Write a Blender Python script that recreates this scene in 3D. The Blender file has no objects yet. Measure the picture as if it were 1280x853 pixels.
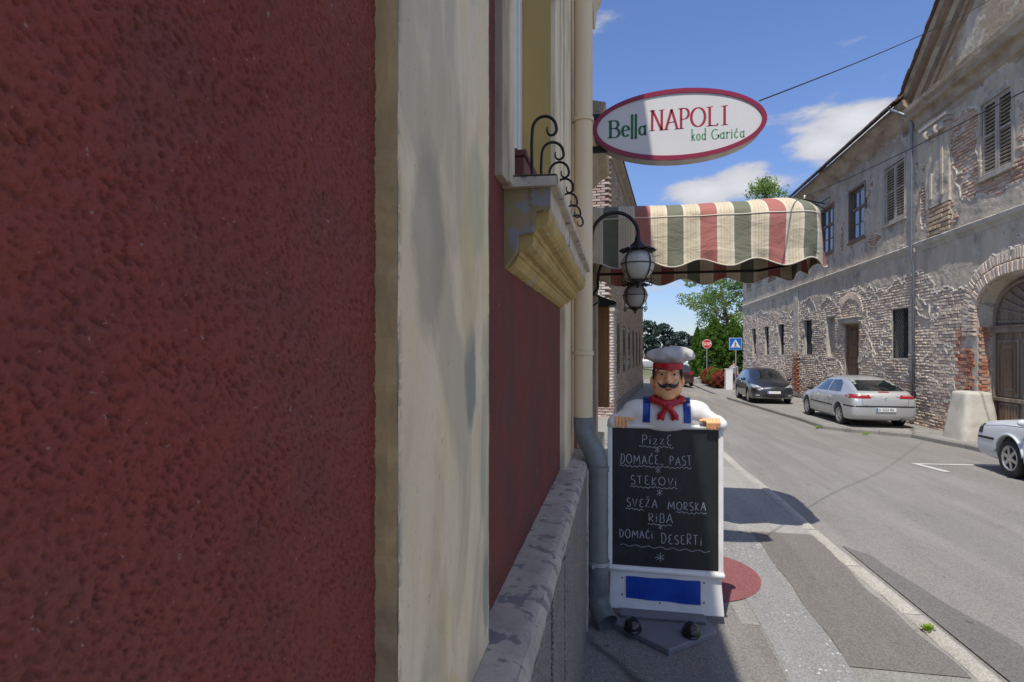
import bpy, bmesh, math, random
import numpy as np
from mathutils import Vector, Matrix, noise
from mathutils.bvhtree import BVHTree
from mathutils.geometry import tessellate_polygon
random.seed(7)
rnd = random.random
uni = random.uniform
PI = math.pi
rad = math.radians
SC = bpy.context.scene
COL = SC.collection

# ------------------------------------------------------------------ camera
cam_d = bpy.data.cameras.new('camera')
cam_d.sensor_width = 36.0
cam_d.lens = 711.0 / 1280.0 * 36.0
cam_d.shift_y = 11.5 / 1280.0
cam_d.clip_start = 0.03
cam_d.clip_end = 3000
cam_d.dof.use_dof = True
cam_d.dof.focus_distance = 5.0
cam_d.dof.aperture_fstop = 18.0
cam = bpy.data.objects.new('camera', cam_d)
COL.objects.link(cam)
cam.location = (0, 0, 1.8)
YAW = math.atan(134.0 / 711.0)
cam.rotation_euler = (rad(90), 0, YAW)
SC.camera = cam

# ------------------------------------------------------------------ light
SUN = Vector((.135, .50, -1.0)).normalized()          # direction the light travels
elev = math.asin(-SUN.z)
az = math.atan2(-SUN.x, -SUN.y)                       # compass angle of the sun from +Y towards +X
sl = bpy.data.lights.new('sun', 'SUN')
sl.energy = 3.6
sl.angle = rad(.5)
sl.color = (1.0, .93, .82)
so = bpy.data.objects.new('sun', sl)
COL.objects.link(so)
so.rotation_euler = SUN.to_track_quat('-Z', 'Y').to_euler()
so.location = (0, 0, 30)

w = bpy.data.worlds.new('World')
SC.world = w
w.use_nodes = True
nt = w.node_tree
N = nt.nodes
L = nt.links
bg = N['Background']
sky = N.new('ShaderNodeTexSky')
sky.sky_type = 'NISHITA'
sky.sun_disc = False
sky.sun_elevation = elev
sky.sun_rotation = az
sky.air_density = 1.0
sky.dust_density = .3
sky.ozone_density = 1.9
tc = N.new('ShaderNodeTexCoord')
def wn(t, **k):
    n = N.new(t)
    for a, b in k.items(): setattr(n, a, b)
    return n
# drifting fair-weather clouds: a noise field over the sky plus puffs in view and added ones out of view
sep = wn('ShaderNodeSeparateXYZ'); L.new(tc.outputs['Generated'], sep.inputs[0])
mapg = wn('ShaderNodeMapping'); mapg.inputs['Scale'].default_value = (3.2, 3.2, 9.0); mapg.inputs['Location'].default_value = (3, 1, 0); L.new(tc.outputs['Generated'], mapg.inputs[0])
nz = wn('ShaderNodeTexNoise'); nz.inputs['Scale'].default_value = 3.0; nz.inputs['Detail'].default_value = 9; nz.inputs['Roughness'].default_value = .58
L.new(mapg.outputs[0], nz.inputs['Vector'])
nz2 = wn('ShaderNodeTexNoise'); nz2.inputs['Scale'].default_value = .8; nz2.inputs['Detail'].default_value = 3
L.new(mapg.outputs[0], nz2.inputs['Vector'])
def puff(d, rx, rz):
    s1 = wn('ShaderNodeVectorMath', operation='SUBTRACT'); L.new(tc.outputs['Generated'], s1.inputs[0]); s1.inputs[1].default_value = d
    s2 = wn('ShaderNodeVectorMath', operation='MULTIPLY'); L.new(s1.outputs[0], s2.inputs[0]); s2.inputs[1].default_value = (1 / rx, 1.0, 1 / rz)
    s3 = wn('ShaderNodeVectorMath', operation='LENGTH'); L.new(s2.outputs[0], s3.inputs[0])
    s4 = wn('ShaderNodeMapRange'); s4.inputs['From Min'].default_value = 1.25; s4.inputs['From Max'].default_value = .2
    s4.inputs['To Min'].default_value = 0; s4.inputs['To Max'].default_value = .62
    L.new(s3.outputs['Value'], s4.inputs['Value'])
    return s4.outputs[0]
def wmath(op, a, b):
    m = wn('ShaderNodeMath', operation=op)
    for i, q in enumerate((a, b)):
        if isinstance(q, (int, float)): m.inputs[i].default_value = q
        else: L.new(q, m.inputs[i])
    return m.outputs[0]
puffs = None
rs_ = random.Random(17)
fill_clouds = []  # unseen clouds added outside the frame to brighten and whiten the shade
for k_ in range(14):
    a_ = rad(30 + k_ * 23.5 + rs_.uniform(-8, 8)); e_ = rs_.choice((.25, .4, .55, .75, .9))
    if math.cos(a_) > .55 and e_ < .7: continue
    fill_clouds.append(((math.sin(a_) * math.sqrt(1 - e_ * e_), math.cos(a_) * math.sqrt(1 - e_ * e_), e_), .24, .11))
for d, rx, rz in [((.125, .945, .254), .105, .032), ((.195, .93, .262), .08, .034), ((.290, .895, .300), .065, .030), ((.335, .885, .325), .055, .024)] + fill_clouds:
    q = puff(d, rx, rz)
    puffs = q if puffs is None else wmath('MAXIMUM', puffs, q)
base = wmath('MULTIPLY', wmath('SUBTRACT', nz2.outputs['Fac'], .47), 1.3)
tot = wmath('ADD', wmath('ADD', puffs, base), wmath('MULTIPLY', wmath('SUBTRACT', nz.outputs['Fac'], .5), 1.12))
mr = wn('ShaderNodeMapRange', interpolation_type='SMOOTHSTEP'); mr.inputs['From Min'].default_value = .20; mr.inputs['From Max'].default_value = .52
L.new(tot, mr.inputs['Value'])
horizon = wn('ShaderNodeMapRange'); horizon.inputs['From Min'].default_value = -.02; horizon.inputs['From Max'].default_value = .05
L.new(sep.outputs[2], horizon.inputs['Value'])
cmask = wmath('MULTIPLY', wmath('MULTIPLY', mr.outputs[0], horizon.outputs[0]), .92)
cshade = wn('ShaderNodeMapRange'); cshade.inputs['From Min'].default_value = .2; cshade.inputs['From Max'].default_value = .85
cshade.inputs['To Min'].default_value = 3.0; cshade.inputs['To Max'].default_value = 4.3
L.new(tot, cshade.inputs['Value'])
cc = wn('ShaderNodeCombineXYZ')
L.new(cshade.outputs[0], cc.inputs[0]); L.new(cshade.outputs[0], cc.inputs[1])
L.new(wmath('MULTIPLY', cshade.outputs[0], 1.04), cc.inputs[2])
mx = wn('ShaderNodeMix', data_type='RGBA')
tint = wn('ShaderNodeMapRange', data_type='FLOAT_VECTOR', interpolation_type='SMOOTHSTEP')
tint.inputs[7].default_value = (-.02,) * 3; tint.inputs[8].default_value = (.42,) * 3
tint.inputs[9].default_value = (.49, .53, .69); tint.inputs[10].default_value = (.68, .74, .95)
zz_ = wn('ShaderNodeCombineXYZ')
for i_ in range(3): L.new(sep.outputs[2], zz_.inputs[i_])
L.new(zz_.outputs[0], tint.inputs[6])
sk2 = wn('ShaderNodeMix', data_type='RGBA', blend_type='MULTIPLY'); sk2.inputs[0].default_value = 1
L.new(sky.outputs[0], sk2.inputs[6]); L.new(tint.outputs[1], sk2.inputs[7])
L.new(cmask, mx.inputs[0]); L.new(sk2.outputs[2], mx.inputs[6]); L.new(cc.outputs[0], mx.inputs[7])
L.new(mx.outputs[2], bg.inputs['Color'])
bg.inputs['Strength'].default_value = .15
SC.view_settings.view_transform = 'Standard'
SC.view_settings.look = 'None'
SC.view_settings.exposure = 0.30
SC.view_settings.gamma = 1
SC.render.engine = 'CYCLES'
SC.cycles.use_denoising = True
SC.cycles.max_bounces = 8
SC.cycles.transparent_max_bounces = 12

# ------------------------------------------------------------------ materials
MATS = {}
def rgba(c): return (c[0], c[1], c[2], 1)
class NT:
    def __init__(s, name):
        s.m = bpy.data.materials.new(name); s.m.use_nodes = True
        s.t = s.m.node_tree; s.n = s.t.nodes; s.l = s.t.links
        s.b = s.n['Principled BSDF']
        s.tc = s.n.new('ShaderNodeTexCoord')
    def node(s, t, **k):
        n = s.n.new(t)
        for a, b in k.items(): setattr(n, a, b)
        return n
    def coord(s, scale=(1, 1, 1), rot=(0, 0, 0), src='Object', loc=(0, 0, 0)):
        m = s.node('ShaderNodeMapping'); m.inputs['Scale'].default_value = scale; m.inputs['Rotation'].default_value = rot
        m.inputs['Location'].default_value = loc
        s.l.new(s.tc.outputs[src], m.inputs[0]); return m.outputs[0]
    def noise(s, vec, scale, detail=6, rough=.55, dist=0.0):
        n = s.node('ShaderNodeTexNoise'); n.inputs['Scale'].default_value = scale; n.inputs['Detail'].default_value = detail
        n.inputs['Roughness'].default_value = rough; n.inputs['Distortion'].default_value = dist
        s.l.new(vec, n.inputs['Vector']); return n.outputs['Fac']
    def ramp(s, fac, stops):
        r = s.node('ShaderNodeValToRGB'); e = r.color_ramp.elements
        while len(e) < len(stops): e.new(.5)
        for i, (p, c) in enumerate(stops):
            e[i].position = p; e[i].color = rgba(c) if not isinstance(c, (int, float)) else (c, c, c, 1)
        s.l.new(fac, r.inputs[0]); return r.outputs[0]
    def mix(s, fac, a, b, blend='MIX'):
        m = s.node('ShaderNodeMix', data_type='RGBA', blend_type=blend)
        if isinstance(fac, (int, float)): m.inputs[0].default_value = fac
        else: s.l.new(fac, m.inputs[0])
        for i, q in ((6, a), (7, b)):
            if isinstance(q, (tuple, list)): m.inputs[i].default_value = rgba(q)
            else: s.l.new(q, m.inputs[i])
        return m.outputs[2]
    def math(s, op, a, b=0.0, clamp=False):
        m = s.node('ShaderNodeMath', operation=op); m.use_clamp = clamp
        for i, q in enumerate((a, b)):
            if isinstance(q, (int, float)): m.inputs[i].default_value = q
            else: s.l.new(q, m.inputs[i])
        return m.outputs[0]
    def bump(s, h, strength, dist=.01, prev=None):
        b = s.node('ShaderNodeBump'); b.inputs['Strength'].default_value = strength; b.inputs['Distance'].default_value = dist
        s.l.new(h, b.inputs['Height'])
        if prev is not None: s.l.new(prev, b.inputs['Normal'])
        return b.outputs[0]
    def done(s, col, rough=.8, normal=None, metal=0, spec=.5, coat=0):
        if isinstance(col, (tuple, list)): s.b.inputs['Base Color'].default_value = rgba(col)
        else: s.l.new(col, s.b.inputs['Base Color'])
        if isinstance(rough, (int, float)): s.b.inputs['Roughness'].default_value = rough
        else: s.l.new(rough, s.b.inputs['Roughness'])
        if normal is not None: s.l.new(normal, s.b.inputs['Normal'])
        s.b.inputs['Metallic'].default_value = metal
        s.b.inputs['Specular IOR Level'].default_value = spec
        s.b.inputs['Coat Weight'].default_value = coat
        return s.m
def simple(name, c, rough=.6, var=.12, vscale=6, bump=.15, bscale=80, metal=0, spec=.5, coat=0, stretch=(1, 1, 1), dirt=None, dfac=.5):
    t = NT(name)
    v = t.coord(stretch)
    n1 = t.noise(v, vscale, 6, .6)
    c1 = tuple(max(0, q * (1 - var)) for q in c); c2 = tuple(q * (1 + var) for q in c)
    col = t.ramp(n1, [(.3, c1), (.7, c2)])
    if dirt:
        n3 = t.noise(v, vscale * .37, 8, .65)
        col = t.mix(t.math('MULTIPLY', t.ramp(n3, [(.48, 0.0), (.68, 1.0)]), dfac), col, dirt)
    nrm = None
    if bump:
        nrm = t.bump(t.noise(t.coord(), bscale, 5, .6), bump, .01)
    return t.done(col, rough, nrm, metal, spec, coat)

# painted rough render of the near house: deep red, worn, with fine pits
t = NT('red_stucco')
v = t.coord()
va = t.coord((1, 1.0, .55), (rad(38), 0, 0))
big = t.noise(v, 3.5, 5, .6)
col = t.ramp(big, [(.3, (.225, .052, .040)), (.5, (.28, .062, .044)), (.7, (.25, .074, .050))])
grey = t.noise(v, 9, 7, .7)
col = t.mix(t.math('MULTIPLY', t.ramp(grey, [(.45, 0.0), (.66, 1.0)]), .42), col, (.135, .072, .062))
col = t.mix(t.math('MULTIPLY', t.ramp(t.noise(v, 2.1, 7, .7, .4), [(.50, 0.0), (.68, 1.0)]), .3), col, (.20, .10, .085))
col = t.mix(t.math('MULTIPLY', t.ramp(t.noise(v, 150, 2, .5), [(.735, 0.0), (.75, 1.0)]), .8), col, (.42, .30, .27))
pv = t.node('ShaderNodeAttribute'); pv.attribute_name = 'pit'
col = t.mix(t.math('MULTIPLY', pv.outputs['Fac'], .38), col, (.07, .03, .035))
fine = t.noise(v, 420, 4, .6)
col = t.mix(.25, col, t.ramp(fine, [(.3, (.12, .03, .03)), (.7, (.27, .08, .07))]))
n1 = t.bump(fine, .35, .002)
n2 = t.bump(t.noise(va, 95, 5, .6, .4), .85, .006, n1)
MATS['red'] = t.done(col, .82, n2, spec=.25)

t2 = NT('red_render_worn')                              # flatter, dirtier stretch of the same paint further along
v = t2.coord()
col = t2.ramp(t2.noise(v, 3.0, 6, .6), [(.3, (.15, .048, .042)), (.5, (.20, .056, .048)), (.7, (.165, .066, .056))])
col = t2.mix(t2.math('MULTIPLY', t2.ramp(t2.noise(t2.coord((1, 1, .4)), 7, 8, .7, .5), [(.44, 0.0), (.66, 1.0)]), .65), col, (.085, .068, .062))
col = t2.mix(t2.math('MULTIPLY', t2.ramp(t2.noise(v, 60, 4, .7), [(.58, 0.0), (.66, 1.0)]), .5), col, (.07, .035, .035))
col = t2.mix(t2.math('MULTIPLY', t2.ramp(t2.noise(v, 33, 3, .6), [(.70, 0.0), (.72, 1.0)]), .7), col, (.34, .20, .17))
n1 = t2.bump(t2.noise(v, 70, 6, .65, .3), 1.0, .008); n1 = t2.bump(t2.noise(v, 300, 3), .5, .002, n1)
MATS['redw'] = t2.done(col, .85, n1, spec=.2)
# limewashed pilaster: cream with rubbed streaks, grey scuffs and ochre showing through
t = NT('cream_pilaster')
v = t.coord()
vs = t.coord((1, 5, .7))
st = t.noise(t.coord((1, 2.6, .75), (rad(7), 0, 0)), 2.0, 7, .55, 1.1)
col = t.ramp(st, [(.28, (.62, .50, .33)), (.45, (.76, .63, .43)), (.58, (.82, .70, .49)), (.75, (.72, .58, .37))])
och = t.noise(t.coord((1, 2.2, .45), loc=(3, 1, 4)), 2.6, 6, .6, .8)
col = t.mix(t.math('MULTIPLY', t.ramp(och, [(.50, 0.0), (.66, 1.0)]), .55), col, (.78, .60, .26))
sm = t.noise(t.coord((1, 1.7, .8), loc=(0, 7, 2)), 1.7, 5, .55, 1.2)
col = t.mix(t.math('MULTIPLY', t.ramp(sm, [(.50, 0.0), (.60, 1.0)]), .55), col, (.42, .36, .27))
def blob(t, cy, cz, ry, rz, warp=.35, sc=9, lo=1.1, hi=.75):
    a = t.node('ShaderNodeVectorMath', operation='SUBTRACT'); t.l.new(t.tc.outputs['Object'], a.inputs[0]); a.inputs[1].default_value = (0, cy, cz)
    b = t.node('ShaderNodeVectorMath', operation='MULTIPLY'); t.l.new(a.outputs[0], b.inputs[0]); b.inputs[1].default_value = (0, 1 / ry, 1 / rz)
    c = t.node('ShaderNodeVectorMath', operation='LENGTH'); t.l.new(b.outputs[0], c.inputs[0])
    d = t.math('ADD', c.outputs['Value'], t.math('MULTIPLY', t.math('SUBTRACT', t.noise(t.coord(), sc, 6, .65), .5), warp * 2))
    m = t.node('ShaderNodeMapRange'); m.inputs['From Min'].default_value = lo; m.inputs['From Max'].default_value = hi
    t.l.new(d, m.inputs['Value']); return m.outputs[0]
for (cy, cz, ry, rz, cc_, fa) in ((1.19, 1.745, .05, .115, (.23, .265, .235), .9), (1.24, 2.14, .09, .13, (.42, .45, .28), .6), (1.17, 1.98, .06, .2, (.64, .52, .28), .6),
                               (1.335, 1.22, .035, .10, (.27, .29, .26), .85), (.98, 1.1, .14, .09, (.66, .52, .20), .75), (1.31, 1.55, .03, .18, (.38, .41, .33), .6),
                               (.92, 1.99, .09, .17, (.31, .275, .22), .6)):
    bl = blob(t, cy, cz, ry, rz, .4, 14)
    col = t.mix(t.math('MULTIPLY', bl, fa), col, cc_)
specks = t.noise(v, 55, 3, .5)
col = t.mix(t.math('MULTIPLY', t.ramp(specks, [(.70, 0.0), (.76, 1.0)]), .5), col, (.16, .15, .12))
vc = t.noise(vs, 26, 5, .6)
gr_ = t.noise(t.coord((1, 1.2, .9)), 85, 6, .75)
col = t.mix(t.math('MULTIPLY', t.ramp(gr_, [(.48, 0.0), (.75, 1.0)]), .22), col, (.36, .31, .235))
sy_ = t.node('ShaderNodeSeparateXYZ'); t.l.new(v, sy_.inputs[0])
for e_, w_ in ((.782, .016), (1.363, .012)):
    ed_ = t.math('SUBTRACT', 1.0, t.math('DIVIDE', t.math('ABSOLUTE', t.math('SUBTRACT', sy_.outputs[1], e_)), w_), True)
    ch_ = t.math('MULTIPLY', ed_, t.ramp(t.noise(v, 24, 7, .7), [(.48, 0.0), (.52, 1.0)]))
    col = t.mix(t.math('MULTIPLY', ch_, .8), col, (.30, .27, .22))
nrm = t.bump(vc, .3, .004); nrm = t.bump(t.noise(v, 260, 3, .6), .3, .002, nrm); nrm = t.bump(gr_, .25, .003, nrm)
MATS['pil'] = t.done(col, .55, nrm, spec=.4)

# dirtier return of the pilaster
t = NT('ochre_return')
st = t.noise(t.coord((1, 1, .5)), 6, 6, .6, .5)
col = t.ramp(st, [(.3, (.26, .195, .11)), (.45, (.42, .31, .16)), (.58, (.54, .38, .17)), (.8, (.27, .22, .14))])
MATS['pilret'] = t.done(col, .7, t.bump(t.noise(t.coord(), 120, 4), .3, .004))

# ochre window dressings with lost paint
def worn(name, c, under, thr=.58, sc=5, rough=.7, bump=.25, dark=None):
    t = NT(name); v = t.coord()
    n = t.noise(v, sc, 8, .62, .2)
    col = t.ramp(t.noise(v, sc * .6, 5), [(.3, tuple(q * .8 for q in c)), (.7, tuple(q * 1.12 for q in c))])
    if dark: col = t.mix(t.math('MULTIPLY', t.ramp(t.noise(t.coord((3, 3, .8)), sc * 1.3, 6), [(.5, 0.0), (.75, 1.0)]), .6), col, dark)
    msk = t.ramp(n, [(thr, 0.0), (thr + .02, 1.0)])
    col = t.mix(msk, col, under)
    nr = t.bump(msk, -.5, .004)
    nr = t.bump(t.noise(v, 150, 4), bump, .003, nr)
    return t.done(col, rough, nr, spec=.35)
MATS['ochre'] = worn('ochre_render', (.47, .34, .12), (.42, .37, .30), .63, 7, dark=(.13, .11, .07))
MATS['ochpanel'] = worn('ochre_panel_flaked', (.30, .23, .11), (.25, .25, .245), .57, 6, dark=(.10, .09, .07))
MATS['cream'] = worn('cream_render', (.78, .66, .46), (.60, .50, .36), .68, 3, dark=(.30, .27, .2))
MATS['creamd'] = worn('cream_render_dirty', (.42, .35, .25), (.28, .24, .18), .62, 5, dark=(.14, .13, .1))
MATS['reveal'] = worn('deep_ochre_reveal', (.56, .40, .14), (.45, .34, .17), .75, 2, dark=(.40, .28, .11))
MATS['ledge'] = worn('ledge_paint', (.46, .405, .34), (.22, .21, .205), .555, 12, dark=(.24, .22, .195))
MATS['sillslab'] = worn('sill_slab', (.55, .49, .40), (.2, .2, .19), .6, 11)
t = NT('pebbledash_plinth'); v = t.coord()
vo = t.node('ShaderNodeTexVoronoi'); vo.inputs['Scale'].default_value = 95; t.l.new(v, vo.inputs['Vector'])
col = t.ramp(t.noise(v, 5, 7, .6), [(.3, (.15, .14, .125)), (.7, (.29, .27, .24))])
col = t.mix(.6, col, t.ramp(t.noise(v, 110, 4, .7), [(.38, (.07, .065, .06)), (.62, (.40, .375, .33))]))
MATS['plinth'] = t.done(col, .9, t.bump(vo.outputs['Distance'], 1.0, .010))
MATS['pipec'] = simple('cream_pipe_paint', (.72, .58, .38), .42, .06, 3, .1, 60, dirt=(.3, .26, .19), dfac=.35, stretch=(1, 1, .2))
MATS['pipeg'] = simple('grey_pipe_paint', (.18, .195, .19), .38, .15, 7, .12, 60, dirt=(.08, .09, .095), dfac=.7)
MATS['zinc'] = simple('zinc', (.20, .215, .24), .4, .15, 5, .1, 50, metal=.4)
MATS['pvc'] = simple('white_pvc', (.74, .75, .76), .3, .03, 3, 0)
MATS['iron'] = simple('black_wrought_iron', (.018, .017, .018), .45, .2, 30, .2, 150, metal=.3)
MATS['ironb'] = simple('dark_bronze_iron', (.03, .027, .027), .38, .2, 30, .2, 150, metal=.5)
MATS['terracotta'] = simple('red_brown_planter', (.16, .052, .04), .6, .15, 10, .15)
MATS['bluecloth'] = simple('dark_blue_tray', (.04, .06, .11), .5, .15, 10, .1)
def glassy(name, c, rough=.03):
    t = NT(name); n = t.noise(t.coord(), 3, 3)
    return t.done(t.ramp(n, [(.3, tuple(q * .7 for q in c)), (.7, tuple(q * 1.2 for q in c))]), rough, None, 0, 1.0, .6)
MATS['glass'] = glassy('window_glass', (.04, .05, .055))
MATS['carglass'] = glassy('car_glass', (.014, .018, .017), .02)
MATS['skyglass'] = glassy('old_pane_glass', (.09, .12, .15), .05)
MATS['white'] = simple('white_paint', (.76, .77, .78), .32, .03, 4, .04, 60, dirt=(.55, .55, .54), dfac=.3)
MATS['whitem'] = simple('white_fibreglass', (.80, .79, .77), .42, .04, 7, .12, 30, dirt=(.52, .50, .47), dfac=.5)
MATS['blueb'] = simple('blue_enamel', (.006, .055, .36), .3, .18, 9, .1, 20, dirt=(.03, .10, .36), dfac=.5)
MATS['blackg'] = simple('black_gloss', (.012, .012, .014), .18, .1, 5, 0, spec=.6)
MATS['rubber'] = simple('tyre_rubber', (.022, .022, .023), .8, .2, 20, .2)
MATS['plast'] = simple('black_plastic', (.02, .02, .021), .55, .1, 20, .05)
MATS['baseg'] = simple('grey_base_paint', (.17, .17, .19), .5, .1, 8, .15, 60, dirt=(.11, .11, .12), dfac=.6)
MATS['skin'] = simple('painted_skin', (.88, .46, .22), .38, .12, 22, .12, 40, dirt=(.55, .26, .13), dfac=.45)
MATS['scarf'] = simple('scarf_red', (.46, .012, .02), .28, .12, 12, .1, 30)
MATS['hatw'] = simple('hat_white', (.56, .545, .53), .5, .10, 14, .15, 40, dirt=(.34, .33, .32), dfac=.6)
MATS['stash'] = simple('moustache_black', (.02, .021, .03), .3, .1, 12, .1, 90)
MATS['lip'] = simple('lip_red', (.5, .05, .04), .35, .05, 12, 0)
MATS['globe'] = simple('opal_globe', (.46, .45, .42), .22, .06, 6, 0, dirt=(.45, .44, .42), dfac=.5)
MATS['signw'] = simple('sign_face_white', (.64, .64, .64), .32, .02, 3, 0, dirt=(.56, .56, .55), dfac=.3)
MATS['signr'] = simple('sign_rim_maroon', (.25, .018, .045), .3, .05, 6, 0)
MATS['signs'] = simple('sign_side_aluminium', (.50, .49, .47), .4, .08, 4, .05, 40)
MATS['tgreen'] = simple('letter_green', (.010, .125, .035), .4, .03, 9, 0)
MATS['tred'] = simple('letter_crimson', (.33, .016, .035), .4, .03, 9, 0)
MATS['tgreenl'] = simple('letter_light_green', (.07, .27, .09), .4, .03, 9, 0)
MATS['wood'] = simple('old_brown_wood', (.20, .13, .085), .7, .25, 3, .3, 60, stretch=(4, 4, .5), dirt=(.09, .07, .05), dfac=.7)
MATS['woodg'] = simple('weathered_grey_wood', (.40, .365, .32), .8, .25, 3, .3, 60, stretch=(4, 4, .4), dirt=(.22, .19, .16), dfac=.7)
MATS['woodgate'] = simple('weathered_gate_wood', (.25, .205, .16), .85, .3, 3, .4, 60, stretch=(4, 4, .4), dirt=(.12, .09, .07), dfac=.8)
MATS['woodh'] = simple('honey_wood', (.30, .15, .05), .55, .2, 3, .2, 60, stretch=(4, 4, .4))
MATS['cable'] = simple('black_cable', (.015, .015, .016), .6, .1, 5, 0)
MATS['rubble'] = simple('tan_rubble_stone', (.50, .39, .27), .9, .2, 6, .6, 20, dirt=(.34, .26, .19), dfac=.6)
MATS['porcelain'] = simple('porcelain', (.85, .85, .83), .2, .02, 5, 0)
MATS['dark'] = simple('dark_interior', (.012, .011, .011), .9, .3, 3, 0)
MATS['tile'] = simple('old_roof_tile', (.15, .085, .06), .85, .35, 7, .3, 40, dirt=(.07, .07, .06), dfac=.8)
MATS['galv'] = simple('galvanised', (.42, .43, .44), .45, .1, 8, .1, metal=.5)
MATS['stopr'] = simple('road_sign_red', (.62, .012, .02), .35, .04, 5, 0)
MATS['signb'] = simple('road_sign_blue', (.01, .14, .55), .35, .04, 5, 0)
MATS['wbark'] = simple('bark', (.15, .12, .09), .9, .3, 6, .5, 30)

# blackboard with chalk dust
t = NT('blackboard'); v = t.coord()
d = t.noise(t.coord((1, 1, .6)), 5, 8, .7, 1.0)
MATS['board'] = t.done(t.ramp(d, [(.35, (.011, .012, .014)), (.6, (.020, .021, .024)), (.85, (.060, .063, .066))]), t.ramp(t.noise(v, 7, 4), [(.3, .32), (.7, .5)]), None, spec=.45)
t = NT('chalk'); v = t.coord()
MATS['chalk'] = t.done(t.ramp(t.noise(v, 330, 2, .6), [(.36, (.08, .08, .085)), (.54, (.54, .56, .58))]), .95)

# awning cloth: woven stripes; UV x = metres along the cloth
t = NT('awning_cloth'); uvc = t.node('ShaderNodeUVMap'); sx = t.node('ShaderNodeSeparateXYZ'); t.l.new(uvc.outputs[0], sx.inputs[0])
ph = t.math('FRACT', t.math('DIVIDE', t.math('ADD', sx.outputs[0], 10 * .541 - .6725), .541))
r = t.node('ShaderNodeValToRGB'); r.color_ramp.interpolation = 'CONSTANT'; e = r.color_ramp.elements
cr = (.68, .61, .46); cr2 = (.58, .49, .35); cr3 = (.73, .68, .56); gr = (.15, .165, .12); rd = (.42, .135, .125)
stops = [(0, rd), (.245, cr3), (.27, cr), (.30, cr2), (.312, cr), (.345, cr2), (.36, cr), (.385, cr2), (.395, cr), (.425, cr2), (.44, cr), (.475, cr3), (.50, gr), (.745, cr3), (.77, cr), (.80, cr2), (.812, cr), (.845, cr2), (.86, cr), (.885, cr2), (.895, cr), (.925, cr2), (.94, cr), (.975, cr3)]
while len(e) < len(stops): e.new(.99)
for i, (p, c) in enumerate(stops): e[i].position = p; e[i].color = rgba(c)
t.l.new(ph, r.inputs[0])
col = t.mix(t.math('MULTIPLY', t.noise(t.coord((1, 1, 1)), 4, 6, .6), .35), r.outputs[0], (.30, .27, .21))
wr = t.noise(t.coord((1.6, 1, 3)), 3.2, 4, .5, .8)
nrm = t.bump(wr, .35, .05); nrm = t.bump(t.noise(t.coord(), 600, 2), .15, .002, nrm)
MATS['awning'] = t.done(col, .75, nrm, spec=.2)
t.b.inputs['Subsurface Weight'].default_value = 0.0
tl = t.node('ShaderNodeBsdfTranslucent'); t.l.new(col, tl.inputs[0])
ms = t.node('ShaderNodeMixShader'); ms.inputs[0].default_value = .01
t.l.new(t.b.outputs[0], ms.inputs[1]); t.l.new(tl.outputs[0], ms.inputs[2]); t.l.new(ms.outputs[0], t.n['Material Output'].inputs[0])
MATS['piping'] = simple('awning_piping', (.66, .60, .50), .7, .05, 5, 0)

# streets
def asphalt(name, a, b, bumps=.5, crack=0.0, patch=None, sc=1.0, fleck=None):
    t = NT(name); v = t.coord()
    col = t.ramp(t.noise(v, .7 * sc, 8, .62, .3), [(.3, a), (.7, b)])
    vs = t.noise(t.coord((2.4, .22, 1)), 1.0, 5, .6)
    col = t.mix(t.math('MULTIPLY', t.ramp(vs, [(.40, 0.0), (.60, 1.0)]), .6), col, tuple(q * .70 for q in a))
    ag = t.node('ShaderNodeTexVoronoi'); ag.inputs['Scale'].default_value = 120; t.l.new(v, ag.inputs['Vector'])
    gcol = t.ramp(ag.outputs['Color'], [(.2, tuple(q * .6 for q in a)), (.8, tuple(min(1, q * 1.5) for q in b))])
    col = t.mix(.35, col, gcol)
    st = t.noise(v, 3.1, 8, .75, .6)
    col = t.mix(t.math('MULTIPLY', t.ramp(st, [(.60, 0.0), (.70, 1.0)]), .45), col, tuple(q * .5 for q in a))
    sp_ = t.noise(v, 9, 3, .5)
    col = t.mix(t.math('MULTIPLY', t.ramp(sp_, [(.70, 0.0), (.73, 1.0)]), .6), col, tuple(q * .4 for q in a))
    nr = t.bump(ag.outputs['Distance'], bumps, .006)
    if fleck:
        fn = t.noise(v, 42, 3, .5); lim = t.noise(v, 1.6, 3, .5)
        fm = t.math('MULTIPLY', t.ramp(fn, [(.655, 0.0), (.67, 1.0)]), t.ramp(lim, [(.40, 0.0), (.50, 1.0)]))
        col = t.mix(fm, col, fleck)
    if crack:
        cv = t.node('ShaderNodeTexVoronoi', feature='DISTANCE_TO_EDGE'); cv.inputs['Scale'].default_value = crack
        wv = t.node('ShaderNodeMix', data_type='VECTOR'); wv.inputs[0].default_value = .12
        t.l.new(v, wv.inputs[4])
        nn = t.node('ShaderNodeTexNoise'); nn.inputs['Scale'].default_value = 3; nn.inputs['Detail'].default_value = 5; t.l.new(v, nn.inputs['Vector']); t.l.new(nn.outputs['Color'], wv.inputs[5])
        t.l.new(wv.outputs[1], cv.inputs['Vector'])
        cm = t.math('MULTIPLY', t.ramp(cv.outputs['Distance'], [(.0, 1.0), (.012, 0.0)]), t.ramp(t.noise(v, .55, 3), [(.45, 0.0), (.55, 1.0)]))
        col = t.mix(t.math('MULTIPLY', cm, .8), col, tuple(q * .3 for q in a))
    return t.done(col, .88, nr, spec=.3)
MATS['road'] = asphalt('road_asphalt', (.225, .215, .20), (.29, .28, .262), .6, 0)
MATS['walkc'] = asphalt('sidewalk_concrete', (.25, .245, .23), (.32, .315, .29), .35, .3)
MATS['walkl'] = asphalt('sidewalk_concrete_light', (.31, .305, .28), (.37, .36, .335), .3, .2)
MATS['walkf'] = asphalt('sidewalk_band', (.25, .25, .25), (.30, .30, .295), .35, 0, fleck=(.62, .62, .60))
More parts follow.
